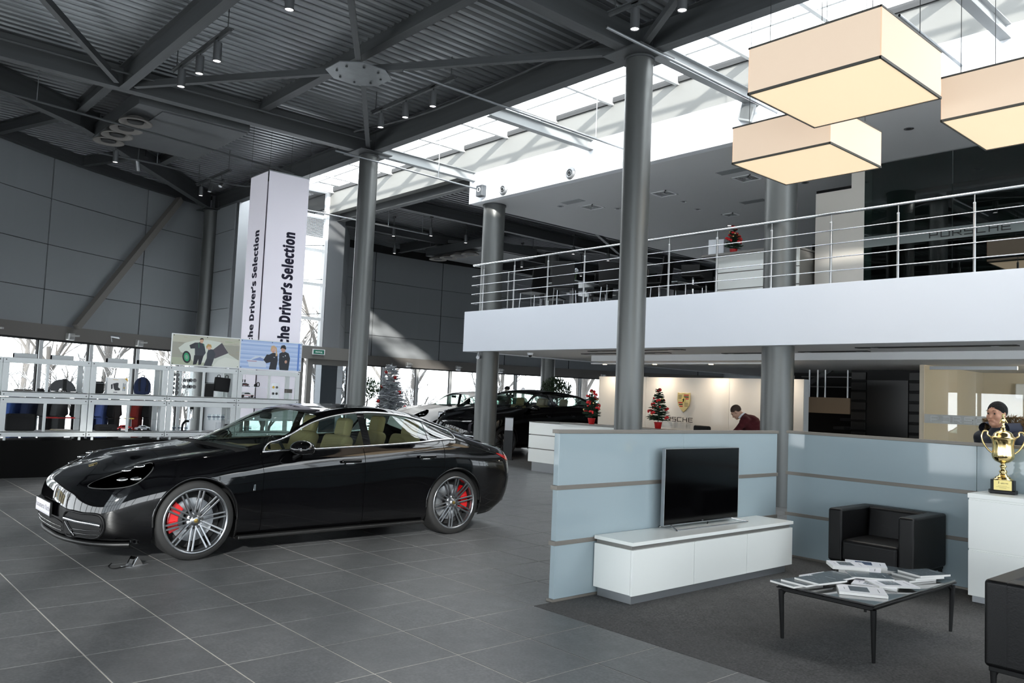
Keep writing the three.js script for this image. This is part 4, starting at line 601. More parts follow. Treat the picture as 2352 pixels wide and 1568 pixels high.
// ---- armchairs: black leather cubes on a low frame
const leather = phy(0x0b0b0c, 0.42, { specularIntensity: 0.55, bumpMap: leatherBump, bumpScale: 0.0012 });
function armchair(label, x, z, turn) {      // local: seat faces +x, back at -x
  const t = thing('armchair', label, 'armchair', [x, 0, z], turn, 'black leather cube armchairs');
  const w = 0.39, b = -0.38, f = 0.36;
  part(t, 'frame', M.black, rb(b + 0.02, f - 0.02, 0.165, 0.195, -w + 0.02, w - 0.02, 0.004));
  for (const [px, pz] of [[b + 0.04, -w + 0.04], [b + 0.04, w - 0.04], [f - 0.04, -w + 0.04], [f - 0.04, w - 0.04]]) part(t, 'leg', M.black, cyl(0.011, 0.019, 0, 0.17, px, pz, 10), tube([[px, 0.13, pz], [px * 0.95, 0.16, pz * 0.97], [px * 0.86, 0.172, pz * 0.93]], 0.012, 8, 6));
  for (const s of [-1, 1]) { const a = part(t, 'armrest', leather, rb(b, f, 0.19, 0.675, s > 0 ? w - 0.135 : -w, s > 0 ? w : -w + 0.135, 0.025, 3)); part(a, 'seam', M.black, tube([[f + 0.001, 0.22, s * (w - 0.118)], [f - 0.002, 0.66, s * (w - 0.118)]], 0.0022, 6, 5)); }
  part(t, 'backrest', leather, rb(b, b + 0.16, 0.19, 0.675, -w + 0.1, w - 0.1, 0.025, 3)); part(t, 'back_cushion', leather, at(rb(-0.04, 0.04, 0, 0.3, -0.255, 0.255, 0.03, 3).rotateZ(0.12), b + 0.2, 0.37, 0));
  const cu = new RoundedBoxGeometry(0.54, 0.2, 0.515, 4, 0.035), p = cu.attributes.position; for (let i = 0; i < p.count; i++) if (p.getY(i) > 0.05) p.setY(i, p.getY(i) + 0.03 * Math.cos(p.getX(i) / 0.27 * 1.4) * Math.cos(p.getZ(i) / 0.26 * 1.4)); cu.computeVertexNormals();
  part(t, 'seat', leather, cu.translate(0.09, 0.3, 0));
  return t;
}
armchair('black leather armchair standing against the glass partition behind the coffee table', 6.37, 4.2, PI);
armchair('black leather armchair seen from behind at the lower right corner', 4.14, 6.28, 0);
// ---- coffee table
{
  const t = thing('coffee_table', 'low black coffee table with a glossy top and slim tapered legs', 'table', [4.515, 0, 4.895]);
  part(t, 'table_top', phy(0x0b0c0d, 0.14, { clearcoat: 1, clearcoatRoughness: 0.05 }), rb(-0.67, 0.67, 0.356, 0.372, -0.335, 0.335, 0.004)); part(t, 'apron', M.black, rb(-0.655, 0.655, 0.325, 0.352, -0.32, 0.32, 0.008), rb(-0.678, 0.678, 0.348, 0.357, -0.343, 0.343, 0.003));
  for (const [x, z] of [[-1, -1], [-1, 1], [1, -1], [1, 1]]) part(t, 'leg', M.black, rod([x * 0.628, 0, z * 0.318], [x * 0.648, 0.335, z * 0.322], 0.0115, 12, 0.02), tube([[x * 0.645, 0.29, z * 0.32], [x * 0.62, 0.325, z * 0.31], [x * 0.56, 0.338, z * 0.29]], 0.012, 8, 6));
}
// ---- brochures on the table
{
  const cover = (bg, img, dark) => canvasTex(160, 224, (c, w, h) => {
    c.fillStyle = bg; c.fillRect(0, 0, w, h); c.fillStyle = img; c.fillRect(dark ? 0 : 36, dark ? 0 : 54, dark ? w : 100, dark ? h : 92);
    for (let i = 0; i < 40; i++) { c.fillStyle = `rgba(${dark ? '150,160,170' : '40,44,48'},${0.15 + 0.4 * rnd()})`; c.fillRect((dark ? 0 : 36) + rnd() * (dark ? 130 : 76), (dark ? 60 : 56) + rnd() * (dark ? 120 : 80), 4 + rnd() * 26, 2 + rnd() * 4); }
    c.fillStyle = dark ? '#c9cdd2' : '#555a60'; c.fillRect(w / 2 - 24, dark ? 36 : 30, 48, 2); c.fillRect(w / 2 - 34, 190, 68, 3);
  });
  const mats = [['#eceaee', '#6d747a', 0], ['#e9e7ec', '#9aa0a6', 0], ['#f0eef0', '#4a5056', 0], ['#16191c', '#1d2226', 1], ['#23282c', '#3c444a', 1], ['#dfe0e6', '#2b3c66', 0]].map(([a, b, d]) => std(0xffffff, 0.22, 0, { map: cover(a, b, d) }));
  const page = std(0xdedcd8, 0.8);
  const brochure = (x, z, y, turn, k, w, h, th, label) => {
    const t = thing('brochure', label, 'brochure', [x, y, z], turn, 'brochures spread on the coffee table');
    part(t, 'pages', page, bb(-w / 2, w / 2, 0, th, -h / 2, h / 2)); mesh('front_cover', new THREE.PlaneGeometry(w, h).rotateX(-PI / 2).translate(0, th + 0.0006, 0), mats[k], t);
  };
  const T = 0.3735, w = 0.21, h = 0.29;
  // [x, z, level, turn, cover, width, height, thickness, label]
  [[3.97, 4.63, 0, 1.35, 4, w, h, 0.012, 'dark magazine at the left corner of the coffee table'], [4.02, 4.68, 0.0125, 1.42, 3, w, h, 0.012, 'dark magazine lying over the left corner one'], [4.1, 4.74, 0.0255, 1.38, 4, w, h, 0.012, 'dark glossy magazine, third in the left fan'],
    [4.3, 4.66, 0, 1.45, 0, w, h, 0.018, 'white brochure with dark picture under the left fan'], [4.34, 4.72, 0.019, 1.5, 4, w, h, 0.012, 'grey magazine spread above the left fan'], [4.12, 5.02, 0, 0.55, 2, 0.25, 0.3, 0.018, 'large white brochure nearest the front edge of the coffee table'],
    [4.42, 4.98, 0, 0.3, 1, w, h, 0.012, 'white brochure in the middle of the table'], [4.5, 5.06, 0.0125, 0.9, 0, w, h, 0.01, 'white leaflet tilted over the middle brochure'], [4.58, 4.86, 0.0235, 0.7, 4, w, h, 0.01, 'grey brochure at the centre of the pile'],
    [4.78, 4.7, 0, 0.4, 1, w, h, 0.03, 'thick white book at the back of the table'], [4.72, 4.63, 0.031, 0.7, 0, w, 0.26, 0.025, 'white brochure with coloured picture on top of the back pile'], [4.96, 4.66, 0, 0.5, 5, w, h, 0.04, 'white brochure with blue picture at the far corner'],
    [4.9, 5.02, 0, 1.3, 3, w, h, 0.015, 'black magazine right of the centre, lowest of its fan'], [4.96, 5.05, 0.0155, 1.25, 3, w, h, 0.015, 'black magazine right of the centre, second of its fan'], [5.02, 5.07, 0.031, 1.2, 4, w, h, 0.013, 'black magazine right of the centre, topmost of its fan'], [5.06, 4.88, 0.0, 0.2, 3, w, h, 0.02, 'black magazine at the right back edge of the table']]
    .forEach(([x, z, l, r, k, a, b, th, s]) => brochure(x, z, T + l, r, k, a, b, th, s));
}
// ---- white drawer cabinet with the trophy
{
  const t = thing('drawer_cabinet', 'white drawer cabinet at the right edge carrying the gold trophy', 'cabinet', [6.3, 0, 4.93]);
  part(t, 'plinth', M.alu, bb(0.04, 0.46, 0, 0.06, 0.02, 1.55)); part(t, 'carcass', lacquer, bb(0.018, 0.48, 0.06, 0.885, 0, 1.6)); part(t, 'top', lacquer, rb(-0.005, 0.48, 0.885, 0.925, -0.006, 1.606, 0.003));
  for (const [y0, y1] of [[0.06, 0.44], [0.455, 0.87]]) part(t, 'drawer_front', lacquer, rb(0, 0.018, y0, y1, 0.0, 1.6, 0.002));
}
{
  const t = thing('trophy_cup', 'gold trophy cup with two scroll handles and black plinth on the drawer cabinet', 'trophy', [6.62, 0.925, 5.1], 0.35);
  const base = part(t, 'plinth', phy(0x050505, 0.3, { specularIntensity: 0.4 }), at(ext([[-0.09, -0.07], [0.09, -0.07], [0.105, 0], [0.09, 0.07], [-0.09, 0.07], [-0.105, 0]], 0.02, 0.006).rotateX(-PI / 2), 0, 0.006, 0), at(ext([[-0.078, -0.058], [0.078, -0.058], [0.092, 0], [0.078, 0.058], [-0.078, 0.058], [-0.092, 0]], 0.085, 0.004).rotateX(-PI / 2), 0, 0.03, 0));
  const tex = canvasTex(256, 192, (c, w, h) => { c.fillStyle = '#d9c77e'; c.fillRect(0, 0, w, h); c.fillStyle = '#3a3118'; c.font = 'bold 54px serif'; c.fillText('I', 62, 62); c.font = 'bold 32px sans-serif'; c.fillText('МЕСТО', 98, 66); c.fillStyle = '#6d6034'; for (const [x, y, l] of [[60, 104, 130], [34, 124, 190], [80, 144, 100]]) c.fillRect(x, y, l, 4); });
  mesh('plaque', new THREE.PlaneGeometry(0.12, 0.088).rotateY(-PI / 2 + 0).translate(-0.0995, 0.072, 0.0), std(0xffffff, 0.35, 0.3, { map: tex }), base);
  const q = base.children[0]; q.geometry.dispose(); q.geometry = new THREE.PlaneGeometry(0.135, 0.088).rotateY(0).translate(0, 0.072, 0.0635); base.rotation.y = -PI / 2 - 0.35 + 0.25;
  part(t, 'stem', M.gold, lathe([[0.075, 0.118], [0.078, 0.126], [0.06, 0.134], [0.062, 0.142], [0.045, 0.15], [0.025, 0.172], [0.028, 0.18], [0.034, 0.19], [0.026, 0.2], [0.016, 0.215], [0.022, 0.225], [0.03, 0.235], [0.018, 0.25], [0.02, 0.262], [0.03, 0.268]], 36));
  part(t, 'cup', M.gold, (() => { const g = lathe([[0, 0.262], [0.03, 0.264], [0.062, 0.28], [0.082, 0.305], [0.088, 0.33], [0.084, 0.36], [0.083, 0.42], [0.09, 0.46], [0.098, 0.475], [0.1, 0.48], [0.09, 0.48]], 60), p = g.attributes.position; for (let i = 0; i < p.count; i++) { const y = p.getY(i); if (y > 0.27 && y < 0.44) { const a = Math.atan2(p.getZ(i), p.getX(i)), k = 1 + 0.02 * Math.sin(a * 14) * Math.sin((y - 0.27) / 0.17 * PI); p.setX(i, p.getX(i) * k); p.setZ(i, p.getZ(i) * k); } } g.computeVertexNormals(); return g; })());
  part(t, 'lid', M.gold, lathe([[0.102, 0.482], [0.1, 0.49], [0.08, 0.5], [0.074, 0.52], [0.05, 0.54], [0.022, 0.55], [0.02, 0.565], [0.012, 0.572], [0, 0.572]], 36));
  part(t, 'finial_figure', M.gold, lathe([[0.012, 0.57], [0.016, 0.585], [0.009, 0.6], [0.014, 0.62], [0.019, 0.645], [0.012, 0.66], [0.007, 0.667], [0.012, 0.675], [0.013, 0.684], [0.008, 0.693], [0, 0.695]], 20), rod([0, 0.65, 0.012], [0.0, 0.615, 0.032], 0.006, 8, 0.004), rod([0, 0.65, -0.012], [-0.012, 0.61, -0.028], 0.006, 8, 0.004), rod([0.01, 0.6, 0], [0.02, 0.575, 0.01], 0.007));
  for (const s of [-1, 1]) part(t, 'handle', M.gold, tube([[0, 0.35, s * 0.088], [0, 0.375, s * 0.115], [0, 0.43, s * 0.15], [0, 0.49, s * 0.165], [0, 0.535, s * 0.15], [0, 0.535, s * 0.12], [0, 0.505, s * 0.118], [0, 0.49, s * 0.1]], 0.0075, 40, 8));
}

// ================================================================ RECEPTION UNDER THE MEZZANINE
const warmWhite = phy(0xd9d4cb, 0.45, { clearcoat: 0.2 });
{
  const t = thing('reception_counter', 'white reception counter with grooved front and dark top, behind the glass partition', 'counter', [10.73, 0, -5.4]);
  part(t, 'plinth', M.alu, bb(0.05, 0.7, 0, 0.2, 0.05, 5.4));
  for (const [y0, y1] of [[0.2, 0.475], [0.495, 0.77], [0.79, 1.055]]) part(t, 'front_board', lacquer, bb(0, 0.03, y0, y1, 0, 5.5)); part(t, 'carcass', M.greyAlu, bb(0.03, 0.75, 0.2, 1.04, 0.01, 5.49));
  for (const [y0, y1] of [[0.2, 0.475], [0.495, 0.77], [0.79, 1.055]]) part(t, 'end_board', lacquer, bb(0.0, 0.76, y0, y1, -0.02, 0.0));
  part(t, 'top', M.greyAlu, bb(-0.02, 0.5, 1.055, 1.085, 0.92, 5.5)); part(t, 'lower_top', lacquer, bb(0.0, 0.76, 1.04, 1.056, 0, 0.95));
}
function crest(parent, s) {   // shield with quartered fields
  const sh = [[-0.4, 0.5], [-0.2, 0.47], [0, 0.5], [0.2, 0.47], [0.4, 0.5], [0.42, 0.1], [0.36, -0.2], [0.18, -0.42], [0, -0.56], [-0.18, -0.42], [-0.36, -0.2], [-0.42, 0.1]].map(([x, y]) => [x * s, y * s]);
  const c = part(parent, 'crest', std(0xc9b47c, 0.35, 0.6), ext(sh, 0.02, 0.004));
  const z = 0.0245; for (let k = 0; k < 3; k++) { part(c, 'crest_stripe', k % 2 ? M.black : M.red, bb(0.03 * s, 0.35 * s, (0.34 - k * 0.1) * s, (0.4 - k * 0.1) * s, z, z + 0.004)); part(c, 'crest_stripe', k % 2 ? M.black : M.red, bb(-0.33 * s + k * 0.04 * s, -0.04 * s, (-0.08 - k * 0.1) * s, (-0.02 - k * 0.1) * s, z, z + 0.004)); }
  part(c, 'crest_centre', std(0xd7bd6c, 0.35, 0.6), at(ext([[-0.13, 0.18], [0.13, 0.18], [0.13, 0], [0, -0.14], [-0.13, 0]].map(([x, y]) => [x * s, y * s]), 0.006, 0.001), 0, 0.06 * s, z)); part(c, 'crest_horse', M.black, at(ext([[-0.05, -0.09], [-0.01, -0.02], [-0.06, 0.04], [0.0, 0.07], [0.05, 0.12], [0.07, 0.06], [0.04, 0.0], [0.07, -0.04], [0.02, -0.05], [0.02, -0.1]].map(([x, y]) => [x * s, y * s]), 0.003), 0, 0.08 * s, z + 0.0075));
  for (const [x, y] of [[-0.22, 0.26], [0.2, -0.16]]) part(c, 'crest_antler', M.black, [0, 1, 2].map((k) => bb((x - 0.13) * s, (x + 0.11) * s, (y - 0.08 + k * 0.075) * s, (y - 0.055 + k * 0.075) * s, z, z + 0.003)));
}
function letters(parent, name, str, hgt, len, mat, place) { // flat wide sans capitals cut from strokes
  const G = { P: [[0, 0, 0, 1], [0, 1, 0.9, 1], [0.9, 1, 0.9, 0.42], [0.9, 0.42, 0, 0.42]], O: [[0, 0, 0, 1], [0, 1, 0.95, 1], [0.95, 1, 0.95, 0], [0.95, 0, 0, 0]], R: [[0, 0, 0, 1], [0, 1, 0.9, 1], [0.9, 1, 0.9, 0.42], [0.9, 0.42, 0, 0.42], [0.45, 0.42, 0.95, 0]], S: [[0.92, 1, 0, 1], [0, 1, 0, 0.52], [0, 0.52, 0.92, 0.52], [0.92, 0.52, 0.92, 0], [0.92, 0, 0, 0]], C: [[0.9, 1, 0, 1], [0, 1, 0, 0], [0, 0, 0.9, 0]], H: [[0, 0, 0, 1], [0.92, 0, 0.92, 1], [0, 0.52, 0.92, 0.52]], E: [[0, 0, 0, 1], [0, 1, 0.9, 1], [0, 0.52, 0.82, 0.52], [0, 0, 0.9, 0]] };
  const step = len / str.length, w = step * 0.74, th = hgt * 0.16;
  [...str].forEach((ch, i) => { const g = G[ch].map(([x0, y0, x1, y1]) => { const a = V(i * step + x0 * w, y0 * hgt, 0), b = V(i * step + x1 * w, y1 * hgt, 0), d = b.clone().sub(a), L = d.length(); return new THREE.BoxGeometry(L + th, th, 0.008).translate(L / 2, 0, 0).rotateZ(Math.atan2(d.y, d.x)).translate(a.x, a.y, 0); }); const m = part(parent, name, mat, g); place(m); });
}
{ // white reception wall in panels, with crest and lettering
  const X = 13.6, t = structGroup('wall_reception'); part(t, 'wall_core', M.plaster, bb(X + 0.02, X + 0.2, 0, 2.16, -6.0, -0.6));
  const cz = [-6.0, -5.3, -4.55, -2.3, -1.45, -0.6]; for (let i = 0; i + 1 < cz.length; i++) part(t, 'wall_board', warmWhite, bb(X, X + 0.02, 0, 2.16, cz[i] + 0.003, cz[i + 1] - 0.003));
  part(t, 'end_board', warmWhite, bb(X, X + 0.22, 0, 2.16, -6.03, -6.0));
  const s = thing('wall_sign', 'gold and black shield emblem with dark lettering on the white reception wall', 'sign', [X - 0.03, 1.42, -3.72], -PI / 2); const in_ = new THREE.Group(); in_.name = 'emblem'; s.add(in_); in_.position.set(0.28, 0.2, 0); crest(in_, 0.4); letters(s, 'letter', 'PORSCHE', 0.085, 1.05, M.black, (m) => { m.position.set(-0.48, -0.24, 0.01); });
  struct('wall_panel_right', bb(15.2, 15.3, 0, 2.3, -2.3, -1.75), warmWhite);
}
{ // long low downlights on the soffit, warm
  const slotM = M.black, l1 = std(0xffe2b8, 0.6, 0, { emissive: new THREE.Color(1, 0.8, 0.55), emissiveIntensity: 4 });
  const slot = (x, z0, z1, lit, label) => { const t = thing('recessed_light', label, 'ceiling light', [x, 2.598, (z0 + z1) / 2], 0, 'slot lights in the mezzanine soffit'); const h = (z1 - z0) / 2; part(t, 'slot_frame', slotM, bb(-0.07, 0.07, -0.012, 0.0, -h, h)); const p = part(t, 'lamp_light', lit ? l1 : M.alu, bb(-0.035, 0.035, -0.016, -0.012, -h * 0.75 - 0.05, -h * 0.75 + 0.05), bb(-0.035, 0.035, -0.016, -0.012, h * 0.75 - 0.05, h * 0.75 + 0.05)); if (lit) { const l = new THREE.PointLight(new THREE.Color(1, 0.82, 0.6), 5); l.position.set(x, 2.45, (z0 + z1) / 2); l.castShadow = true; l.shadow.radius = 4; scene.add(l); } };
  slot(11.15, -4.1, -1.7, false, 'long dark slot in the soffit left of the tall column'); slot(11.9, -5.0, -2.6, false, 'long dark slot in the soffit behind the first one'); slot(11.4, 1.5, 3.8, false, 'longest dark slot light at the right edge of the soffit'); slot(12.15, 0.1, 1.35, false, 'short slot light right of the thick column'); slot(12.3, -1.6, -0.2, false, 'slot light left of the thick column'); slot(14.9, 2.4, 4.6, true, 'lit slot light inside the glass office on the right');
  const strip = thing('light_bar', 'row of warm downlights above the reception wall', 'ceiling light', [13.2, 2.44, -3.3]); part(strip, 'bar', M.frameWhite, bb(-0.06, 0.06, 0, 0.03, -2.6, 2.6)); for (const z of [-2.2, -0.7, 0.8, 2.2]) { part(strip, 'bulb_light', l1, at(cyl(0.05, 0.05, -0.012, 0, 0, 0, 20), 0, 0, z)); const l = new THREE.SpotLight(new THREE.Color(1, 0.84, 0.66), 3.2, 0, 1.4, 1.0); l.position.set(13.2, 2.4, -3.3 + z); l.target.position.set(13.45, 0, -3.3 + z); l.castShadow = true; scene.add(l, l.target); }
  for (const [x, z, l] of [[11.4, -6.2, 'white dome camera under the left end of the mezzanine'], [12.9, -4.2, 'white dome camera on the lower soffit beside the column']]) { const t = thing('dome_camera', l, 'camera', [x, x < 12 ? 2.6 : 2.47, z]); part(t, 'housing', M.white, cyl(0.06, 0.075, -0.05, 0, 0, 0, 20)); part(t, 'dome', M.blackGloss, new THREE.SphereGeometry(0.05, 16, 8, 0, 2 * PI, PI / 2, PI / 2).translate(0, -0.05, 0)); }
  const c = thing('bullet_camera', 'white bullet camera under the corner of the mezzanine', 'camera', [10.6, 2.58, -7.1], 0.6); part(c, 'bracket', M.white, rod([0, 0, 0], [0, -0.07, 0], 0.02)); part(c, 'body', M.white, rod([0.06, -0.06, 0], [-0.14, -0.14, 0.02], 0.04, 14));
}
// ---- things on and behind the counter
{
  const m = thing('computer_monitor', 'black computer monitor seen from behind on the reception counter', 'monitor', [11.25, 1.086, -3.05], -0.5); part(m, 'back_shell', M.black, rb(-0.03, 0.02, 0.03, 0.34, -0.27, 0.27, 0.015)); part(m, 'stand', M.black, bb(-0.01, 0.05, 0, 0.2, -0.04, 0.04), rb(-0.06, 0.12, 0, 0.015, -0.12, 0.12, 0.006)); part(m, 'back_ridge', M.blackMatte, rb(-0.045, -0.03, 0.16, 0.33, -0.2, 0.2, 0.01));
  const c = thing('office_chair', 'black office chair behind the reception counter', 'chair', [12.3, 0, -2.05], -0.3); part(c, 'backrest', M.black, rb(-0.04, 0.04, 0.62, 1.16, -0.25, 0.25, 0.04, 3)); part(c, 'seat', M.black, rb(-0.02, 0.46, 0.44, 0.52, -0.25, 0.25, 0.03, 3)); part(c, 'post', M.alu, cyl(0.03, 0.03, 0.08, 0.45, 0.22, 0)); part(c, 'base', M.alu, [0, 1, 2, 3, 4].map((k) => rod([0.22, 0.1, 0], [0.22 + 0.28 * Math.cos(k * 1.256), 0.04, 0.28 * Math.sin(k * 1.256)], 0.02)));
  const sh = [[10.85, -3.9, 0.3, 'white sheet of paper on the counter near the small tree'], [10.95, -3.35, -0.2, 'second white sheet of paper on the counter'], [11.0, -2.75, 0.15, 'white sheet of paper on the counter left of the column'], [11.05, -1.5, 0.1, 'white sheet of paper on the counter right of the column']]; for (const [x, z, r, l] of sh) { const g = new THREE.PlaneGeometry(0.21, 0.3, 6, 6).rotateX(-PI / 2), p = g.attributes.position; for (let i = 0; i < p.count; i++) p.setY(i, 0.002 + 0.02 * Math.max(0, p.getZ(i) - 0.05) * (1 + p.getX(i) * 3)); g.computeVertexNormals(); const o = thing('paper_sheet', l, 'paper', [x, 1.086, z], r, 'papers on the reception counter'); part(o, 'sheet', std(0xeeeeec, 0.8, 0, { side: THREE.DoubleSide }), g); }
}
// small decorated Christmas trees in red pots
const needleM = std(0x16301c, 0.9), needleDark = std(0x0f2213, 0.9), ribbonM = std(0xc01218, 0.5);
function needles(h, r, n, s, thick = 0.004) { // conical crown of twigs
  const g = []; for (let i = 0; i < n; i++) { const t = Math.pow(rnd(), 0.75), y = h * (0.06 + 0.92 * (1 - t)), L = r * (0.25 + 0.75 * t) * rr(0.75, 1.05), a = rnd() * 2 * PI, up = rr(-0.1, 0.25) * L; const e = [L * Math.cos(a), y + up, L * Math.sin(a)]; g.push(rod([0, y, 0], e, thick * 1.2, 4, thick * 0.5)); for (let k = 1; k < 6; k++) { const q = k / 6 + 0.1, b = a + rr(-0.9, 0.9), l2 = L * rr(0.18, 0.34); const c = [e[0] * q, y + up * q, e[2] * q]; g.push(rod(c, [c[0] + l2 * Math.cos(b), c[1] + rr(-0.3, 0.3) * l2, c[2] + l2 * Math.sin(b)], s, 3, s * 0.3)); } } return g;
}
function smallTree(x, y, z, h, label) {
  const t = thing('christmas_tree', label, 'Christmas tree', [x, y, z], rnd() * 6);
  part(t, 'pot', M.red, lathe([[0, 0], [0.055, 0], [0.075, 0.11], [0.08, 0.11], [0.08, 0.125], [0.066, 0.125], [0, 0.1]], 20)); part(t, 'crown', needleM, needles(h - 0.12, h * 0.28, 150, 0.011, 0.009).map((g) => g.translate(0, 0.12, 0)), rod([0, 0.1, 0], [0, h, 0], 0.008, 6, 0.003));
  for (let k = 0; k < 9; k++) { const f = rr(0.12, 0.85), a = k * 2.4, r = h * 0.26 * (1 - f) + 0.03; const c = [r * Math.cos(a), 0.14 + f * (h - 0.14), r * Math.sin(a)]; part(t, 'bow', ribbonM, new THREE.SphereGeometry(0.032, 8, 6).scale(1.2, 0.8, 0.7).translate(c[0] - 0.02, c[1], c[2]), new THREE.SphereGeometry(0.028, 8, 6).scale(0.8, 1.2, 0.7).translate(c[0] + 0.025, c[1] - 0.015, c[2])); part(t, 'bauble', k % 2 ? M.redGloss : M.gold, new THREE.SphereGeometry(0.022, 12, 8).translate(-c[2] * 0.9, c[1] + 0.03, c[0] * 0.9)); }
  part(t, 'top_bow', ribbonM, new THREE.SphereGeometry(0.04, 8, 6).scale(1, 0.9, 0.6).translate(-0.02, h - 0.04, 0), new THREE.SphereGeometry(0.035, 8, 6).translate(0.03, h - 0.06, 0.02)); return t;
}
smallTree(10.9, 1.085, -3.75, 0.72, 'small Christmas tree with red bows at the left of the reception counter'); smallTree(11.15, 1.085, -2.25, 0.78, 'small Christmas tree with red bows in front of the reception emblem'); smallTree(12.75, 4.62, -1.72, 0.62, 'small Christmas tree with red baubles on the upper floor counter');
// ---- dark stair corner, black cabinet doors and glass office on the right
{
  const w = structGroup('wall_dark'); part(w, 'dark_wall', M.black, bb(17.6, 17.8, 0, 2.6, -3.2, 2.0)); part(w, 'upper_board', std(0xa08a72, 0.8), bb(15.95, 16.0, 1.5, 1.85, -1.95, -0.8));
  const st = thing('stair_railing', 'stainless railing and landing of the stairs behind the right thick column', 'railing', [16.05, 1.85, -1.9]); for (const z of [0.1, 0.3, 0.48, 1.0]) part(st, 'post', M.brushed, cyl(0.02, 0.02, 0, 0.72, 0, z, 10)); for (const y of [0.24, 0.46, 0.66]) part(st, 'bar', M.brushed, rod([0, y, -0.1], [0, y, 1.1], 0.012)); part(st, 'stringer', M.steel, beam([0.3, 0.1, -0.3], [0.3, 0.68, 0.6], 0.06, 0.1));
  const sc = thing('stair_flight', 'dark stair flight behind the landing', 'stairs', [16.6, 0, -2.3]); for (let k = 0; k < 9; k++) part(sc, 'tread', M.darkGrey, bb(0, 0.7, 0.2 * k + 0.14, 0.2 * k + 0.2, k * 0.16, k * 0.16 + 0.26));
  const cab = thing('black_cabinet', 'tall black cabinet with slatted side panels and plain door', 'cabinet', [15.9, 0, -0.78]); part(cab, 'carcass', M.black, bb(0.06, 0.5, 0, 2.46, 0, 1.5)); part(cab, 'door', phy(0x0d0d0e, 0.35), bb(0.03, 0.06, 0, 2.25, 0.36, 1.22)); for (let k = 0; k < 11; k++) for (const [a, b] of [[0.02, 0.34], [1.24, 1.48]]) part(cab, 'slat', std(0x1d1c1b, 0.45), rb(0.02, 0.06, 0.1 + k * 0.215, 0.27 + k * 0.215, a, b, 0.01));
  const g = structGroup('wall_office'); part(g, 'back_wall', std(0xcdc2ae, 0.9), bb(17.0, 17.2, 0, 2.6, 1.4, 9.0)); part(g, 'side_wall', std(0xcdc2ae, 0.9), bb(14.02, 17, 0, 2.47, 1.43, 1.51));
  const of = thing('glass_office_front', 'glass office front with frosted lettering band behind the person', 'glass wall', [14.0, 0, 1.53]); const pg = phy(0xf4f6f5, 0.0, { transmission: 1, thickness: 0, ior: 1.6 });
  for (const [a, b] of [[0, 1.6], [1.62, 2.6], [2.62, 4.3], [4.32, 6.4]]) part(of, 'glass_pane', pg, bb(-0.005, 0.005, 0.02, 2.45, a, b)); part(of, 'door_handle', M.brushed, rod([-0.05, 0.9, 1.75], [-0.05, 1.65, 1.75], 0.015)); part(of, 'closer', M.alu, bb(-0.05, -0.01, 2.38, 2.44, 0.1, 1.5)); part(of, 'frosted_band', phy(0xd8dad8, 0.7, { transmission: 0.4, thickness: 0 }), bb(-0.0095, -0.0065, 1.42, 1.58, 0, 6.4)); letters(of, 'letter', 'PORSCHE', 0.09, 1.3, M.frameWhite, (m) => { m.rotation.y = -PI / 2; m.position.set(-0.018, 1.455, 0.12); });
  const ac = thing('air_conditioner', 'white wall air conditioner inside the glass office', 'air conditioner', [16.98, 1.95, 2.6], -PI / 2); part(ac, 'body', M.white, rb(-0.45, 0.45, 0, 0.3, 0, 0.2, 0.03)); part(ac, 'flap', M.frameWhite, bb(-0.4, 0.4, 0.02, 0.05, 0.2, 0.206));
}

// ================================================================ MERCHANDISE WALL
const SZ = -7.04, SX = [-0.16, 1.09, 2.34, 3.59, 4.84, 6.09], SD = 0.46;
solo('display_plinth', rb(-1.5, 6.2, 0, 0.58, SZ - 0.62, SZ + 0.02, 0.006), phy(0x040404, 0.7, { specularIntensity: 0.25 }), 'long black plinth carrying the white display shelves', 'plinth');
const shelfM = std(0xc9cdce, 0.45, 0.05), boltM = M.darkGrey;
function shelfUnit(x0, x1, y0, label, glassShelf) {
  const t = thing('display_shelf', label, 'display shelf', [x0, y0, SZ], 0), w = x1 - x0 - 0.012, h = 0.61, f = 0.085;
  for (const z of [-SD, -0.035]) { part(t, 'frame_rail', shelfM, rb(0, w, 0, f, z, z + 0.035, 0.004)); part(t, 'frame_rail', shelfM, rb(0, w, h - f, h, z, z + 0.035, 0.004)); part(t, 'frame_post', shelfM, rb(0, f, f, h - f, z, z + 0.035, 0.004)); part(t, 'frame_post', shelfM, rb(w - f, w, f, h - f, z, z + 0.035, 0.004)); }
  part(t, 'frame_post', shelfM, rb(w / 2 - 0.02, w / 2 + 0.02, f, h - f, -0.035, 0, 0.003));
  part(t, 'shelf_board', shelfM, bb(0.01, w - 0.01, f - 0.015, f, -SD, 0)); part(t, 'top_board', M.acrylic, bb(0.01, w - 0.01, h - f, h - f + 0.006, -SD + 0.04, -0.04));
  if (glassShelf) part(t, 'glass_shelf', M.glass, bb(f, w - f, 0.29, 0.296, -SD + 0.04, -0.04));
  const b = []; for (const x of [0.035, w - 0.035]) for (const y of [0.035, h - 0.035]) b.push(cyl(0.009, 0.009, 0, 0.005, 0, 0, 10).rotateX(PI / 2).translate(x, y, 0)); b.forEach((g) => part(t, 'bolt', boltM, g));
  if (y0 < 0.7) for (const x of [0.08, w - 0.1]) part(t, 'foot', shelfM, bb(x, x + 0.03, -0.055, 0, -0.06, -0.02), bb(x, x + 0.03, -0.055, 0, -SD + 0.02, -SD + 0.06));
}
const colName = ['cut off at the left edge', 'second from the left', 'third from the left', 'under the couple poster', 'under the blue poster, at the right end'];
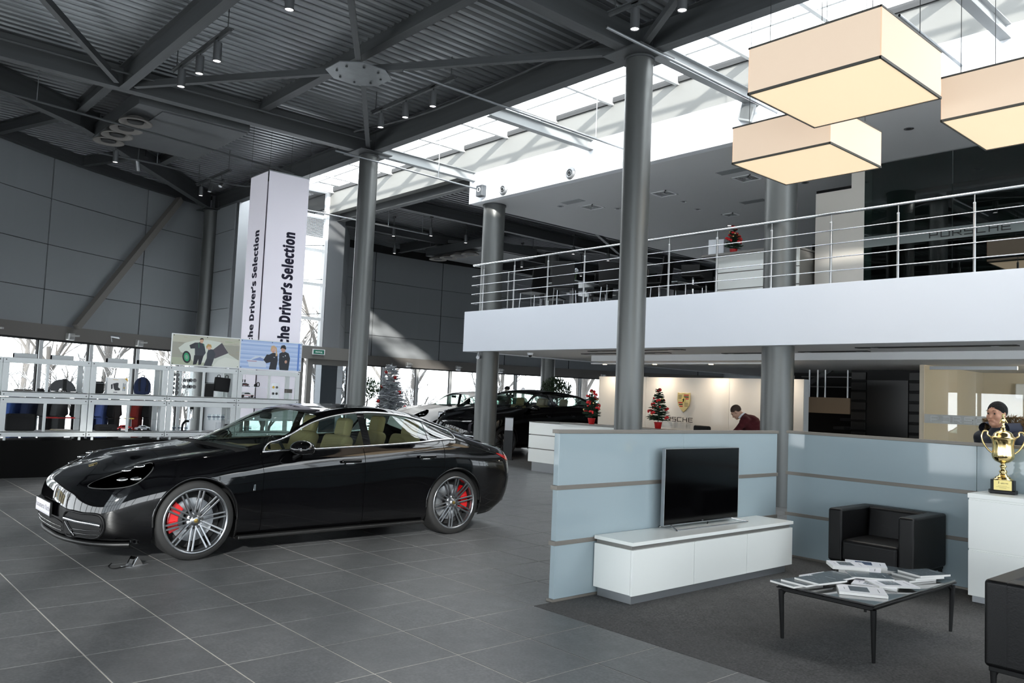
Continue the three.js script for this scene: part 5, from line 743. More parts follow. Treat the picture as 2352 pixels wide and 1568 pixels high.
for (let i = 0; i < 5; i++) { shelfUnit(SX[i], SX[i + 1], 0.635, 'white framed display shelf of the lower row, ' + colName[i], i > 0); shelfUnit(SX[i], SX[i + 1], 1.26, 'white framed display shelf of the upper row, ' + colName[i], i === 4); }
[1.42, 2.02, 2.95, 3.5 - 0.25].forEach((x, i) => { const xs = [1.25, 1.78, 2.62, 3.12][i], t = thing('shelf_lamp', 'small grey light box on top of the shelves, ' + ['leftmost', 'second from the left', 'third from the left', 'rightmost, next to the posters'][i], 'lamp', [xs, 1.87, SZ - 0.2]); part(t, 'body', std(0xa9acad, 0.5, 0.2), rb(0, 0.32, 0.0, 0.075, -0.06, 0.06, 0.006)); part(t, 'end_cap', M.darkGrey, bb(0, 0.01, 0, 0.07, -0.055, 0.055)); });
// ---- posters
function poster(x0, x1, label, draw) {
  const w = x1 - x0, h = 0.56, t = thing('poster', label, 'poster', [x0, 1.885, SZ + 0.0]);
  part(t, 'board', std(0xdfe1e2, 0.5), rb(0, w, 0, h, -0.03, 0, 0.003)); mesh('print', new THREE.PlaneGeometry(w - 0.02, h - 0.03).translate(w / 2, h / 2, 0.0015), std(0xffffff, 0.55, 0, { map: canvasTex(1024, 448, draw) }), t);
  for (const x of [0.03, w / 2, w - 0.03]) part(t, 'bolt', M.darkGrey, cyl(0.008, 0.008, 0, 0.005, 0, 0, 10).rotateX(PI / 2).translate(x, h - 0.03, 0.002)); for (const x of [0.03, w - 0.03]) part(t, 'bolt', M.darkGrey, cyl(0.008, 0.008, 0, 0.005, 0, 0, 10).rotateX(PI / 2).translate(x, 0.03, 0.002));
}
const blob = (c, col, pts) => { c.fillStyle = col; c.beginPath(); pts.forEach(([x, y], i) => (i ? c.lineTo(x, y) : c.moveTo(x, y))); c.closePath(); c.fill(); };
poster(3.6, 4.84, 'poster of a couple in dark jackets beside a pale classic car', (c, w, h) => {
  c.fillStyle = '#9d9c90'; c.fillRect(0, 0, w, h); c.fillStyle = '#b5b5a4'; c.fillRect(0, 0, w, 110); c.fillStyle = '#aab09a'; c.fillRect(0, 340, w, 110); for (let i = 0; i < 60; i++) { c.fillStyle = `rgba(${120 + rnd() * 60},${125 + rnd() * 50},${105 + rnd() * 50},0.25)`; c.fillRect(rnd() * w, rnd() * h, 120 * rnd() + 40, 6 + 10 * rnd()); }
  blob(c, '#c9cec4', [[90, 200], [180, 120], [330, 70], [520, 50], [720, 70], [790, 140], [860, 250], [1010, 330], [1024, 448], [640, 448], [560, 400], [330, 400], [290, 360], [260, 300], [130, 260]]); blob(c, '#2f3138', [[250, 150], [330, 105], [400, 100], [360, 190], [270, 200]]); blob(c, '#4f4a52', [[600, 200], [740, 80], [850, 230], [640, 330]]); blob(c, '#d5d8cf', [[800, 300], [1020, 330], [1024, 448], [620, 448], [700, 350]]);
  c.fillStyle = '#23262a'; c.beginPath(); c.ellipse(220, 330, 62, 92, -0.2, 0, 7); c.fill(); c.fillStyle = '#2f9a6a'; c.beginPath(); c.ellipse(220, 330, 40, 64, -0.2, 0, 7); c.fill(); c.fillStyle = '#7f9d8d'; c.beginPath(); c.ellipse(220, 330, 22, 36, -0.2, 0, 7); c.fill();
  blob(c, '#363b44', [[330, 140], [400, 92], [470, 120], [500, 250], [470, 300], [340, 300]]); blob(c, '#22252d', [[330, 295], [470, 295], [440, 430], [400, 440], [395, 350], [370, 430], [320, 440]]); c.fillStyle = '#c79f86'; c.beginPath(); c.ellipse(428, 70, 28, 38, 0.1, 0, 7); c.fill(); blob(c, '#2a2420', [[400, 55], [412, 30], [448, 28], [458, 62], [440, 48], [410, 56]]); c.strokeStyle = '#3fae6e'; c.lineWidth = 5; c.beginPath(); c.moveTo(385, 110); c.lineTo(395, 180); c.moveTo(455, 110); c.lineTo(470, 150); c.stroke();
  blob(c, '#3b4049', [[540, 190], [610, 190], [650, 260], [630, 340], [520, 330], [520, 250]]); blob(c, '#3a3d45', [[520, 330], [630, 340], [600, 446], [480, 446]]); c.fillStyle = '#cfa58b'; c.beginPath(); c.ellipse(545, 165, 30, 36, -0.5, 0, 7); c.fill(); blob(c, '#b3925c', [[500, 150], [525, 110], [575, 120], [590, 170], [560, 150], [530, 150], [510, 190]]);
});
poster(4.842, 6.09, 'blue poster of two smiling people in black jackets', (c, w, h) => {
  c.fillStyle = '#a9bde0'; c.fillRect(0, 0, w, h); for (let i = 0; i < 14; i++) { c.fillStyle = i % 2 ? '#c3d2ea' : '#8fa9d6'; c.fillRect(0, i * 34 + rnd() * 10, w, 6 + rnd() * 12); } blob(c, '#c9d3e2', [[120, 330], [260, 240], [420, 250], [430, 420], [150, 420]]); blob(c, '#7f93c4', [[180, 310], [320, 260], [400, 290], [380, 320]]); c.fillStyle = '#a04a60'; c.fillRect(110, 325, 160, 8); c.fillStyle = '#5a7fc4'; c.fillRect(960, 0, 30, h);
  blob(c, '#22252f', [[470, 210], [540, 170], [610, 190], [620, 300], [600, 446], [480, 446], [500, 330], [430, 350], [380, 300], [430, 210]]); c.fillStyle = '#cfa38d'; c.beginPath(); c.ellipse(535, 130, 36, 48, 0, 0, 7); c.fill(); blob(c, '#c3a37e', [[490, 130], [500, 70], [545, 58], [590, 90], [610, 220], [580, 230], [575, 110], [530, 90], [500, 160]]); c.fillStyle = '#8d6a5e'; c.fillRect(520, 150, 30, 6);
  blob(c, '#262831', [[640, 180], [720, 140], [800, 170], [830, 250], [810, 446], [660, 446], [640, 330]]); c.fillStyle = '#b98f7d'; c.beginPath(); c.ellipse(705, 110, 38, 50, 0, 0, 7); c.fill(); blob(c, '#1c1d24', [[650, 110], [670, 50], [720, 38], [755, 70], [750, 110], [690, 90]]); c.fillStyle = '#c9cdd4'; c.fillRect(745, 60, 8, 20); c.fillRect(740, 200, 12, 22); c.fillRect(545, 245, 26, 8); c.fillRect(700, 225, 22, 8); c.fillStyle = '#b98f7d'; c.beginPath(); c.ellipse(760, 310, 22, 26, 0, 0, 7); c.fill();
});
// ---- goods on the shelves (upper row floor 1.345, lower row floor 0.72)
const UF = 1.346, LF = 0.721, fabricNavy = std(0x1e2a4a, 0.9), fabricBlue = std(0x2d4a86, 0.9), fabricGrey = std(0x4a4b4d, 0.95), fabricBlack = std(0x111113, 0.9), brownGrey = std(0x5f5a55, 0.7);
const G1 = 'goods on the display shelves';
function good(name, label, cat, x, y, z, turn = 0) { return thing(name, label, cat, [x, y, z], turn, G1); }
{ let t = good('sunglasses_case', 'flat dark case lying in the upper left shelf', 'case', 1.42, UF, SZ - 0.2); part(t, 'case', brownGrey, rb(-0.12, 0.12, 0, 0.03, -0.05, 0.05, 0.012)); part(t, 'clasp', M.alu, bb(-0.01, 0.01, 0.01, 0.02, 0.05, 0.053));
  t = good('belt_roll', 'rolled dark belt beside the flat case in the upper left shelf', 'belt', 1.66, UF, SZ - 0.18); part(t, 'belt', M.black, lathe([[0.03, 0], [0.05, 0], [0.05, 0.05], [0.03, 0.05], [0.03, 0]], 24), rb(0.04, 0.14, 0, 0.03, -0.03, 0.03, 0.01)); part(t, 'buckle', M.alu, bb(0.13, 0.14, 0.0, 0.034, -0.03, 0.03));
  t = good('neck_bag', 'grey half-round travel bag pair in the second upper shelf opening', 'bag', 1.98, UF, SZ - 0.22); for (const s of [-1, 1]) part(t, 'half_disc', fabricGrey, (() => { const sh = new THREE.Shape(); sh.absarc(0, 0, 0.19, s > 0 ? 0.06 : PI / 2 + 0.06, s > 0 ? PI / 2 - 0.06 : PI - 0.06); sh.absarc(0, 0, 0.07, s > 0 ? PI / 2 - 0.1 : PI - 0.1, s > 0 ? 0.1 : PI / 2 + 0.1, true); return new THREE.ExtrudeGeometry(sh, { depth: 0.08, bevelEnabled: true, bevelSize: 0.008, bevelThickness: 0.008, bevelSegments: 2 }).translate(0, 0.012, -0.04); })()); part(t, 'centre_band', M.black, rb(-0.004, 0.05, 0.02, 0.22, -0.03, 0.052, 0.006)); part(t, 'base_board', M.darkGrey, bb(-0.22, 0.22, 0, 0.01, -0.06, 0.06));
  t = good('wash_bag', 'small black bag left of the child seat box', 'bag', 2.5, UF, SZ - 0.2, 0.1); part(t, 'bag', fabricBlack, rb(-0.08, 0.1, 0, 0.2, -0.06, 0.06, 0.04, 3)); part(t, 'zip', M.alu, bb(-0.06, 0.08, 0.17, 0.174, 0.05, 0.062));
  t = good('product_box', 'white carton with a printed child seat in the upper shelf', 'box', 2.79, UF, SZ - 0.14); part(t, 'carton', M.white, bb(-0.15, 0.17, 0, 0.27, -0.12, 0)); mesh('print', new THREE.PlaneGeometry(0.32, 0.27).translate(0.01, 0.135, 0.001), std(0xffffff, 0.5, 0, { map: canvasTex(256, 224, (c, w, h) => { c.fillStyle = '#e9e8e6'; c.fillRect(0, 0, w, h); blob(c, '#2d2f33', [[70, 80], [120, 66], [140, 70], [138, 130], [165, 150], [160, 172], [100, 176], [84, 150]]); blob(c, '#33363a', [[44, 96], [66, 84], [70, 150], [50, 160]]); c.fillStyle = '#9aa0a6'; c.fillRect(196, 70, 14, 110); c.fillRect(216, 76, 14, 104); c.fillStyle = '#d8ab3a'; blob(c, '#d8ab3a', [[210, 0], [256, 0], [256, 46]]); c.fillRect(208, 126, 14, 20); c.fillStyle = '#c9a45a'; c.fillRect(64, 22, 70, 6); c.fillStyle = '#3a3c40'; c.fillRect(80, 196, 50, 8); }) }), t);
  t = good('backpack', 'navy blue backpack with a loop handle in the upper shelf', 'backpack', 3.22, UF, SZ - 0.2, -0.2); part(t, 'body', fabricNavy, (() => { const g = new THREE.SphereGeometry(1, 28, 20), p = g.attributes.position; for (let i = 0; i < p.count; i++) if (p.getY(i) < -0.55) p.setY(i, -0.55 + (p.getY(i) + 0.55) * 0.15); g.computeVertexNormals(); return g.scale(0.14, 0.19, 0.1).translate(0, 0.118, 0); })()); part(t, 'strap', std(0x141a2c, 0.9), tube([[-0.05, 0.27, 0.06], [-0.06, 0.18, 0.105], [-0.05, 0.06, 0.1]], 0.018, 12, 8), tube([[0.06, 0.27, 0.05], [0.07, 0.18, 0.095], [0.06, 0.06, 0.095]], 0.018, 12, 8)); part(t, 'handle', fabricBlack, tube([[-0.025, 0.29, 0], [-0.02, 0.33, 0], [0.02, 0.33, 0], [0.025, 0.29, 0]], 0.007, 14, 6)); }
{ // sunglasses on two acrylic stands
  for (let k = 0; k < 2; k++) { const t = good('sunglasses_stand', k ? 'clear acrylic stand with round lenses in the upper shelf under the couple poster' : 'clear acrylic stand with a column of sunglasses under the couple poster', 'display stand', 3.76 + k * 0.24, UF, SZ - 0.14); part(t, 'stand', M.acrylic, bb(-0.1, 0.1, 0, 0.42, -0.012, -0.004), bb(-0.1, 0.1, 0, 0.008, -0.08, 0.04)); }
  const gl = std(0x1c1a1a, 0.15), lens = (x, y) => new THREE.CylinderGeometry(0.028, 0.028, 0.006, 18).rotateX(PI / 2).scale(1.15, 0.92, 1).translate(x, y, 0);
  const pair = (x, y, l) => { const t = good('sunglasses', l, 'sunglasses', x, y, SZ - 0.135); part(t, 'lens', gl, lens(-0.035, 0)); part(t, 'lens', gl, lens(0.035, 0)); part(t, 'frame', M.black, new THREE.TorusGeometry(0.03, 0.003, 6, 24).translate(-0.035, 0, 0), new THREE.TorusGeometry(0.03, 0.003, 6, 24).translate(0.035, 0, 0), rod([-0.008, 0.012, 0], [0.008, 0.012, 0], 0.003), rod([-0.065, 0.01, 0], [-0.065, 0.01, -0.08], 0.003), rod([0.065, 0.01, 0], [0.065, 0.01, -0.08], 0.003)); };
  ['top', 'second', 'third', 'fourth', 'lowest'].forEach((n, i) => pair(3.755, UF + 0.37 - i * 0.078, 'dark sunglasses, ' + n + ' of the left acrylic stand')); ['upper', 'lower'].forEach((n, i) => { pair(3.95, UF + 0.28 - i * 0.11, 'round brown sunglasses, ' + n + ' left pair of the right acrylic stand'); pair(4.06, UF + 0.285 - i * 0.115, 'round brown sunglasses, ' + n + ' right pair of the right acrylic stand'); });
  let t = good('black_box', 'upright black gift box in the upper shelf', 'box', 4.36, UF, SZ - 0.16); part(t, 'box', fabricBlack, rb(-0.08, 0.08, 0, 0.24, -0.1, 0.06, 0.006)); part(t, 'lid', M.black, bb(-0.082, 0.082, 0.18, 0.242, -0.102, 0.062));
  t = good('laptop_bag', 'black laptop bag with two handles tilted on a stand', 'bag', 4.6, UF + 0.1, SZ - 0.16, 0); part(t, 'bag', fabricBlack, at(rb(-0.15, 0.14, 0, 0.26, -0.03, 0.03, 0.02, 3).rotateZ(-0.08), 0, 0.0, 0)); for (const x of [-0.06, 0.09]) part(t, 'handle', M.black, tube([[x - 0.03, 0.24, 0], [x - 0.02, 0.3, 0], [x + 0.02, 0.3, 0], [x + 0.03, 0.24, 0]], 0.007, 12, 6)); part(t, 'stand', M.acrylic, rb(-0.08, 0.1, -0.1, 0.0, -0.05, 0.05, 0.004)); }
function modelCar(label, x, y, z, s, col, col2) { const t = good('model_car', label, 'model car', x, y, z); part(t, 'base_board', M.black, bb(-0.15 * s, 0.15 * s, 0, 0.01, -0.07 * s, 0.07 * s)); const y0 = 0.012; part(t, 'body', col, ext([[-0.13, 0.02], [-0.125, 0.045], [-0.07, 0.055], [-0.045, 0.082], [0.02, 0.088], [0.07, 0.07], [0.12, 0.055], [0.125, 0.02]].map(([a, b]) => [a * s, b * s]), 0.1 * s, 0.004).translate(0, y0, -0.05 * s)); part(t, 'windows', M.black, ext([[-0.06, 0.056], [-0.042, 0.076], [0.018, 0.082], [0.055, 0.066], [0.05, 0.056]].map(([a, b]) => [a * s, b * s]), 0.112 * s).translate(0, y0, -0.056 * s)); part(t, 'stripe', col2, bb(-0.12 * s, 0.12 * s, y0 + 0.032 * s, y0 + 0.04 * s, -0.057 * s, 0.057 * s)); for (const [a, b] of [[-0.08, 1], [-0.08, -1], [0.085, 1], [0.085, -1]]) part(t, 'wheel', M.rubber, new THREE.CylinderGeometry(0.022 * s, 0.022 * s, 0.02 * s, 16).rotateX(PI / 2).translate(a * s, y0 + 0.022 * s, b * 0.052 * s)); }
modelCar('white racing model car with red stripes on a black base', 5.08, UF, SZ - 0.16, 1.1, M.white, M.red); modelCar('small dark model car on the glass shelf above the white one', 5.05, 1.557, SZ - 0.2, 0.62, fabricGrey, M.red); modelCar('red model car in the lower shelf beside the black bag', 2.95, LF, SZ - 0.14, 1.0, M.red, M.white); modelCar('white model car lying behind the red one', 3.28, LF, SZ - 0.22, 0.9, M.white, M.black);
{ let t = good('key_fob_display', 'row of dark key fobs hanging in the upper right shelf', 'key fobs', 4.97, UF + 0.29, SZ - 0.1); for (const x of [-0.06, 0.0, 0.045]) part(t, 'fob', M.black, rb(x - 0.012, x + 0.012, 0, 0.055, -0.008, 0.008, 0.008), rod([x, 0.05, 0], [x, 0.14, 0], 0.002, 5));
  t = good('watch_stand', 'dark watch with strap ring in the upper right shelf', 'watch', 5.24, UF + 0.24, SZ - 0.13); part(t, 'watch_case', M.black, cyl(0.032, 0.032, 0, 0.02, 0, 0, 20).rotateX(PI / 2)); part(t, 'strap', M.darkGrey, new THREE.TorusGeometry(0.04, 0.009, 8, 24).rotateY(0.5).translate(0.06, 0.02, -0.02)); part(t, 'stand', M.acrylic, bb(-0.05, 0.05, -0.03, -0.022, -0.05, 0.03), rod([0, -0.03, -0.02], [0, -0.24, -0.02], 0.006));
  t = good('gift_box', 'grey cube box on a clear stand in the far right upper shelf', 'box', 5.95, UF + 0.12, SZ - 0.2); part(t, 'box', brownGrey, rb(-0.06, 0.06, 0, 0.075, -0.05, 0.05, 0.004)); part(t, 'stand', M.acrylic, bb(-0.055, 0.055, -0.12, 0.0, -0.045, 0.045));
  t = good('badge_card', 'clear card with four round badges in the far right upper shelf', 'card', 5.62, UF, SZ - 0.12); part(t, 'card', M.acrylic, bb(-0.06, 0.1, 0, 0.3, -0.008, -0.002)); for (const [x, y, m] of [[-0.02, 0.22, M.yellow], [0.05, 0.22, brownGrey], [-0.02, 0.1, M.darkGrey], [0.05, 0.1, M.darkGrey]]) part(t, 'badge', m, cyl(0.024, 0.024, 0, 0.006, 0, 0, 18).rotateX(PI / 2).translate(x, y, 0)); }
{ let t = good('laptop_sleeve', 'large black padded case in the lower left shelf', 'case', 1.4, LF, SZ - 0.13); part(t, 'sleeve', fabricBlack, rb(-0.2, 0.22, 0, 0.27, -0.06, 0.02, 0.03, 3)); part(t, 'zip', M.darkGrey, tube([[-0.16, 0.25, 0.02], [0, 0.268, -0.02], [0.18, 0.25, 0.02]], 0.004, 12, 6));
  t = good('tray', 'red and black carbon tray on the glass shelf of the lower row', 'tray', 1.98, LF + 0.206, SZ - 0.2); part(t, 'tray', M.red, rb(-0.2, 0.2, 0, 0.016, -0.1, 0.1, 0.006)); part(t, 'centre', M.black, rb(-0.06, 0.06, 0.01, 0.022, -0.1, 0.102, 0.004));
  t = good('plate', 'white plate with gold rim in the lower left shelf', 'plate', 2.0, LF, SZ - 0.2); part(t, 'plate', M.white, lathe([[0, 0.004], [0.1, 0.004], [0.16, 0.016], [0.16, 0.02], [0.1, 0.009], [0, 0.009]], 36)); part(t, 'rim', M.gold, new THREE.TorusGeometry(0.16, 0.003, 6, 40).rotateX(PI / 2).translate(0, 0.019, 0));
  t = good('sports_bag', 'black folded sports bag in the lower shelf', 'bag', 2.66, LF, SZ - 0.14); part(t, 'bag', fabricBlack, rb(-0.17, 0.19, 0, 0.11, -0.08, 0.06, 0.04, 3)); part(t, 'pocket', M.black, rb(-0.12, 0.08, 0.015, 0.07, 0.05, 0.068, 0.01));
  t = good('yellow_card', 'yellow and white strip on the glass shelf above the red model car', 'card', 3.02, LF + 0.206, SZ - 0.12); part(t, 'strip', M.yellow, bb(-0.06, 0.07, 0, 0.018, -0.05, 0.03)); part(t, 'label', M.white, bb(-0.055, 0.0, 0.004, 0.014, 0.03, 0.0315));
  const glassM = phy(0xf4f7f8, 0.02, { transmission: 1, thickness: 0, ior: 1.45 }), cup = lathe([[0, 0], [0.028, 0], [0.034, 0.1], [0.032, 0.1], [0.026, 0.006], [0, 0.006]], 20);
  const cups = [[3.8, 0], [3.9, 0], [4.0, 0.02], [4.42, 0], [4.5, 0.02], [4.58, 0], [4.66, 0.02], [5.1, 0], [5.2, 0]]; cups.forEach(([x, dz], i) => { const up = i > 2 && i < 7, t = good('drinking_glass', 'clear glass tumbler in the lower shelf, number ' + ['one', 'two', 'three', 'four', 'five', 'six', 'seven', 'eight', 'nine'][i] + ' from the left', 'glass', x, up ? LF + 0.206 : LF, SZ - 0.18 + dz); part(t, 'tumbler', glassM, cup); part(t, 'print', fabricNavy, cyl(0.0335, 0.034, 0.05, 0.062, 0, 0, 20)); });
  t = good('thermos_flask', 'steel thermos flask in the lower shelf under the couple poster', 'flask', 4.1, LF + 0.206, SZ - 0.2); part(t, 'flask', M.chrome, lathe([[0, 0], [0.034, 0], [0.036, 0.01], [0.036, 0.19], [0, 0.19]], 24)); part(t, 'cap', M.black, cyl(0.034, 0.03, 0.19, 0.23, 0, 0, 20));
  t = good('umbrella_handle', 'small black scoop-shaped holder in the lower shelf', 'holder', 4.02, LF, SZ - 0.3, 0.4); part(t, 'holder', M.black, tube([[-0.05, 0, 0], [-0.03, 0.12, 0], [0.03, 0.17, 0], [0.09, 0.17, 0]], 0.022, 16, 8)); part(t, 'foot', M.black, cyl(0.04, 0.03, 0, 0.01));
  t = good('framed_card', 'white framed card in the lower shelf right of the glasses', 'card', 4.62, LF, SZ - 0.22); part(t, 'card', M.white, rb(-0.05, 0.05, 0, 0.16, -0.01, 0, 0.003)); part(t, 'frame', M.alu, bb(-0.056, -0.05, 0, 0.165, -0.012, 0.003), bb(0.05, 0.056, 0, 0.165, -0.012, 0.003));
  t = good('small_box', 'two stacked dark boxes in the lower shelf', 'box', 4.76, LF, SZ - 0.2); part(t, 'box', fabricNavy, rb(-0.04, 0.04, 0, 0.07, -0.04, 0.04, 0.003)); part(t, 'lid', M.black, rb(-0.042, 0.042, 0.072, 0.13, -0.042, 0.042, 0.003)); }
// ---- clothes rack behind the shelves
{
  const t = thing('clothes_rack', 'silver clothes rack standing behind the display shelves', 'clothes rack', [0.6, 0, -8.3]); part(t, 'rail', M.brushed, rod([0, 1.27, 0], [3.4, 1.27, 0], 0.015)); for (const x of [0.02, 3.38]) { part(t, 'post', M.brushed, rod([x, 0.02, 0], [x, 1.27, 0], 0.018)); part(t, 'foot', M.brushed, rod([x, 0.02, -0.25], [x, 0.02, 0.25], 0.018)); }
  const garment = (x, m, l, len) => { const g = thing('garment', l, 'garment', [x, 1.26, -8.3], 0, 'clothes on the rack'); const sh = [[-0.04, -0.02], [-0.2, -0.1], [-0.25, -0.32], [-0.2, -0.34], [-0.17, -0.2], [-0.18, -len], [0.18, -len], [0.17, -0.2], [0.2, -0.34], [0.25, -0.32], [0.2, -0.1], [0.04, -0.02]]; const e = ext(sh, 0.07, 0.02), p = e.attributes.position; for (let i = 0; i < p.count; i++) p.setZ(i, p.getZ(i) + 0.015 * Math.sin(p.getX(i) * 60) * Math.min(1, -p.getY(i) * 2)); e.computeVertexNormals(); part(g, 'cloth', m, e.translate(0, 0, -0.035).rotateY(1.0)); part(g, 'hanger', M.alu, tube([[0, -0.02, 0], [0, 0.02, 0], [0.015, 0.04, 0], [0, 0.055, 0]], 0.004, 10, 6)); };
  [[1.5, fabricBlue, 'bright blue shirt on the rack behind the red tray', 0.8], [1.75, fabricNavy, 'navy jacket next to the bright blue shirt', 0.85], [2.0, fabricGrey, 'grey jacket on the rack behind the red tray', 0.9], [2.2, fabricGrey, 'second grey jacket on the rack, right of the first', 0.9], [2.5, fabricBlack, 'black jacket on the rack behind the folded sports bag', 0.95], [2.7, fabricNavy, 'dark navy coat on the rack behind the sports bag', 0.95], [2.9, std(0x5b6fae, 0.9), 'pale blue shirt on the rack between dark coats', 0.8], [3.1, fabricBlack, 'black coat right of the pale blue shirt', 0.95], [3.5, std(0x8a2a24, 0.9), 'dark red top on the rack behind the red model car', 0.7], [3.7, fabricBlack, 'black jacket at the right end of the rack', 0.8]].forEach(([x, m, l, n]) => garment(x, m, l, n));
}
// ---- hanging banner: a square tube of white fabric with lettering on its sides
{
  const t = thing('hanging_banner', 'tall white square banner with black vertical lettering hanging from the roof', 'banner', [5.7, 0, -8.15]), cloth = std(0xdcd6e2, 0.9), y0 = 0.9, y1 = 6.0, w = 0.9;
  const lettering = (off) => canvasTex(256, 1456, (c, W, H) => { c.fillStyle = '#ffffff'; c.fillRect(0, 0, W, H); c.fillStyle = '#17152a'; c.font = 'bold 100px sans-serif'; c.save(); c.translate(off, H - 306); c.rotate(-PI / 2); const s = 'Porsche Driver’s Selection', k = 812 / c.measureText(s).width; c.scale(k, 0.92); c.fillText(s, 0, 0); c.strokeStyle = '#17152a'; c.lineWidth = 6; c.strokeText(s, 0, 0); c.restore(); });
  const face = (name, g, tex) => mesh(name, g, std(0xf6f1fa, 0.9, 0, { map: tex, side: THREE.DoubleSide }), t);
  const h = y1 - y0; face('front_cloth', new THREE.PlaneGeometry(w, h).translate(w / 2, y0 + h / 2, 0), lettering(182)); face('side_cloth', new THREE.PlaneGeometry(w * 0.93, h).rotateY(-PI / 2).translate(0, y0 + h / 2, -w / 2 - 0.03), lettering(176));
  part(t, 'back_cloth', cloth, bb(0.02, w, y0, y1, -w - 0.004, -w), bb(w - 0.004, w, y0, y1, -w, -0.02)); part(t, 'top_frame', M.alu, bb(-0.01, w + 0.01, y1, y1 + 0.02, -0.015, 0.01), bb(-0.01, 0.01, y1, y1 + 0.02, -w, 0), bb(w - 0.01, w + 0.01, y1, y1 + 0.02, -w, 0), bb(-0.01, w + 0.01, y1, y1 + 0.02, -w - 0.01, -w + 0.01)); for (const [x, z] of [[0, 0], [w, 0], [0, -w], [w, -w]]) part(t, 'suspension_wire', M.darkGrey, rod([x, y1, z], [x, RY, z], 0.003, 5)); part(t, 'base_weight', M.alu, bb(-0.01, w + 0.01, y0 - 0.02, y0, -0.015, 0.01), bb(-0.01, 0.01, y0 - 0.02, y0, -w, 0));
}
// ---- exit sign over the entrance
{ const t = thing('exit_sign', 'green exit sign with white lettering over the entrance doors', 'sign', [10.05, 2.62, -13.78]); part(t, 'box', M.frameWhite, rb(-0.2, 0.2, -0.08, 0.08, 0, 0.05, 0.008)); mesh('sign_face', new THREE.PlaneGeometry(0.34, 0.12).translate(0, 0, 0.0515), std(0xffffff, 0.5, 0, { map: canvasTex(256, 96, (c, w, h) => { c.fillStyle = '#1c6b57'; c.fillRect(0, 0, w, h); c.fillStyle = '#eef5f0'; c.font = 'bold 46px sans-serif'; c.textAlign = 'center'; c.fillText('ВЫХОД', w / 2, 64); }) }), t); }
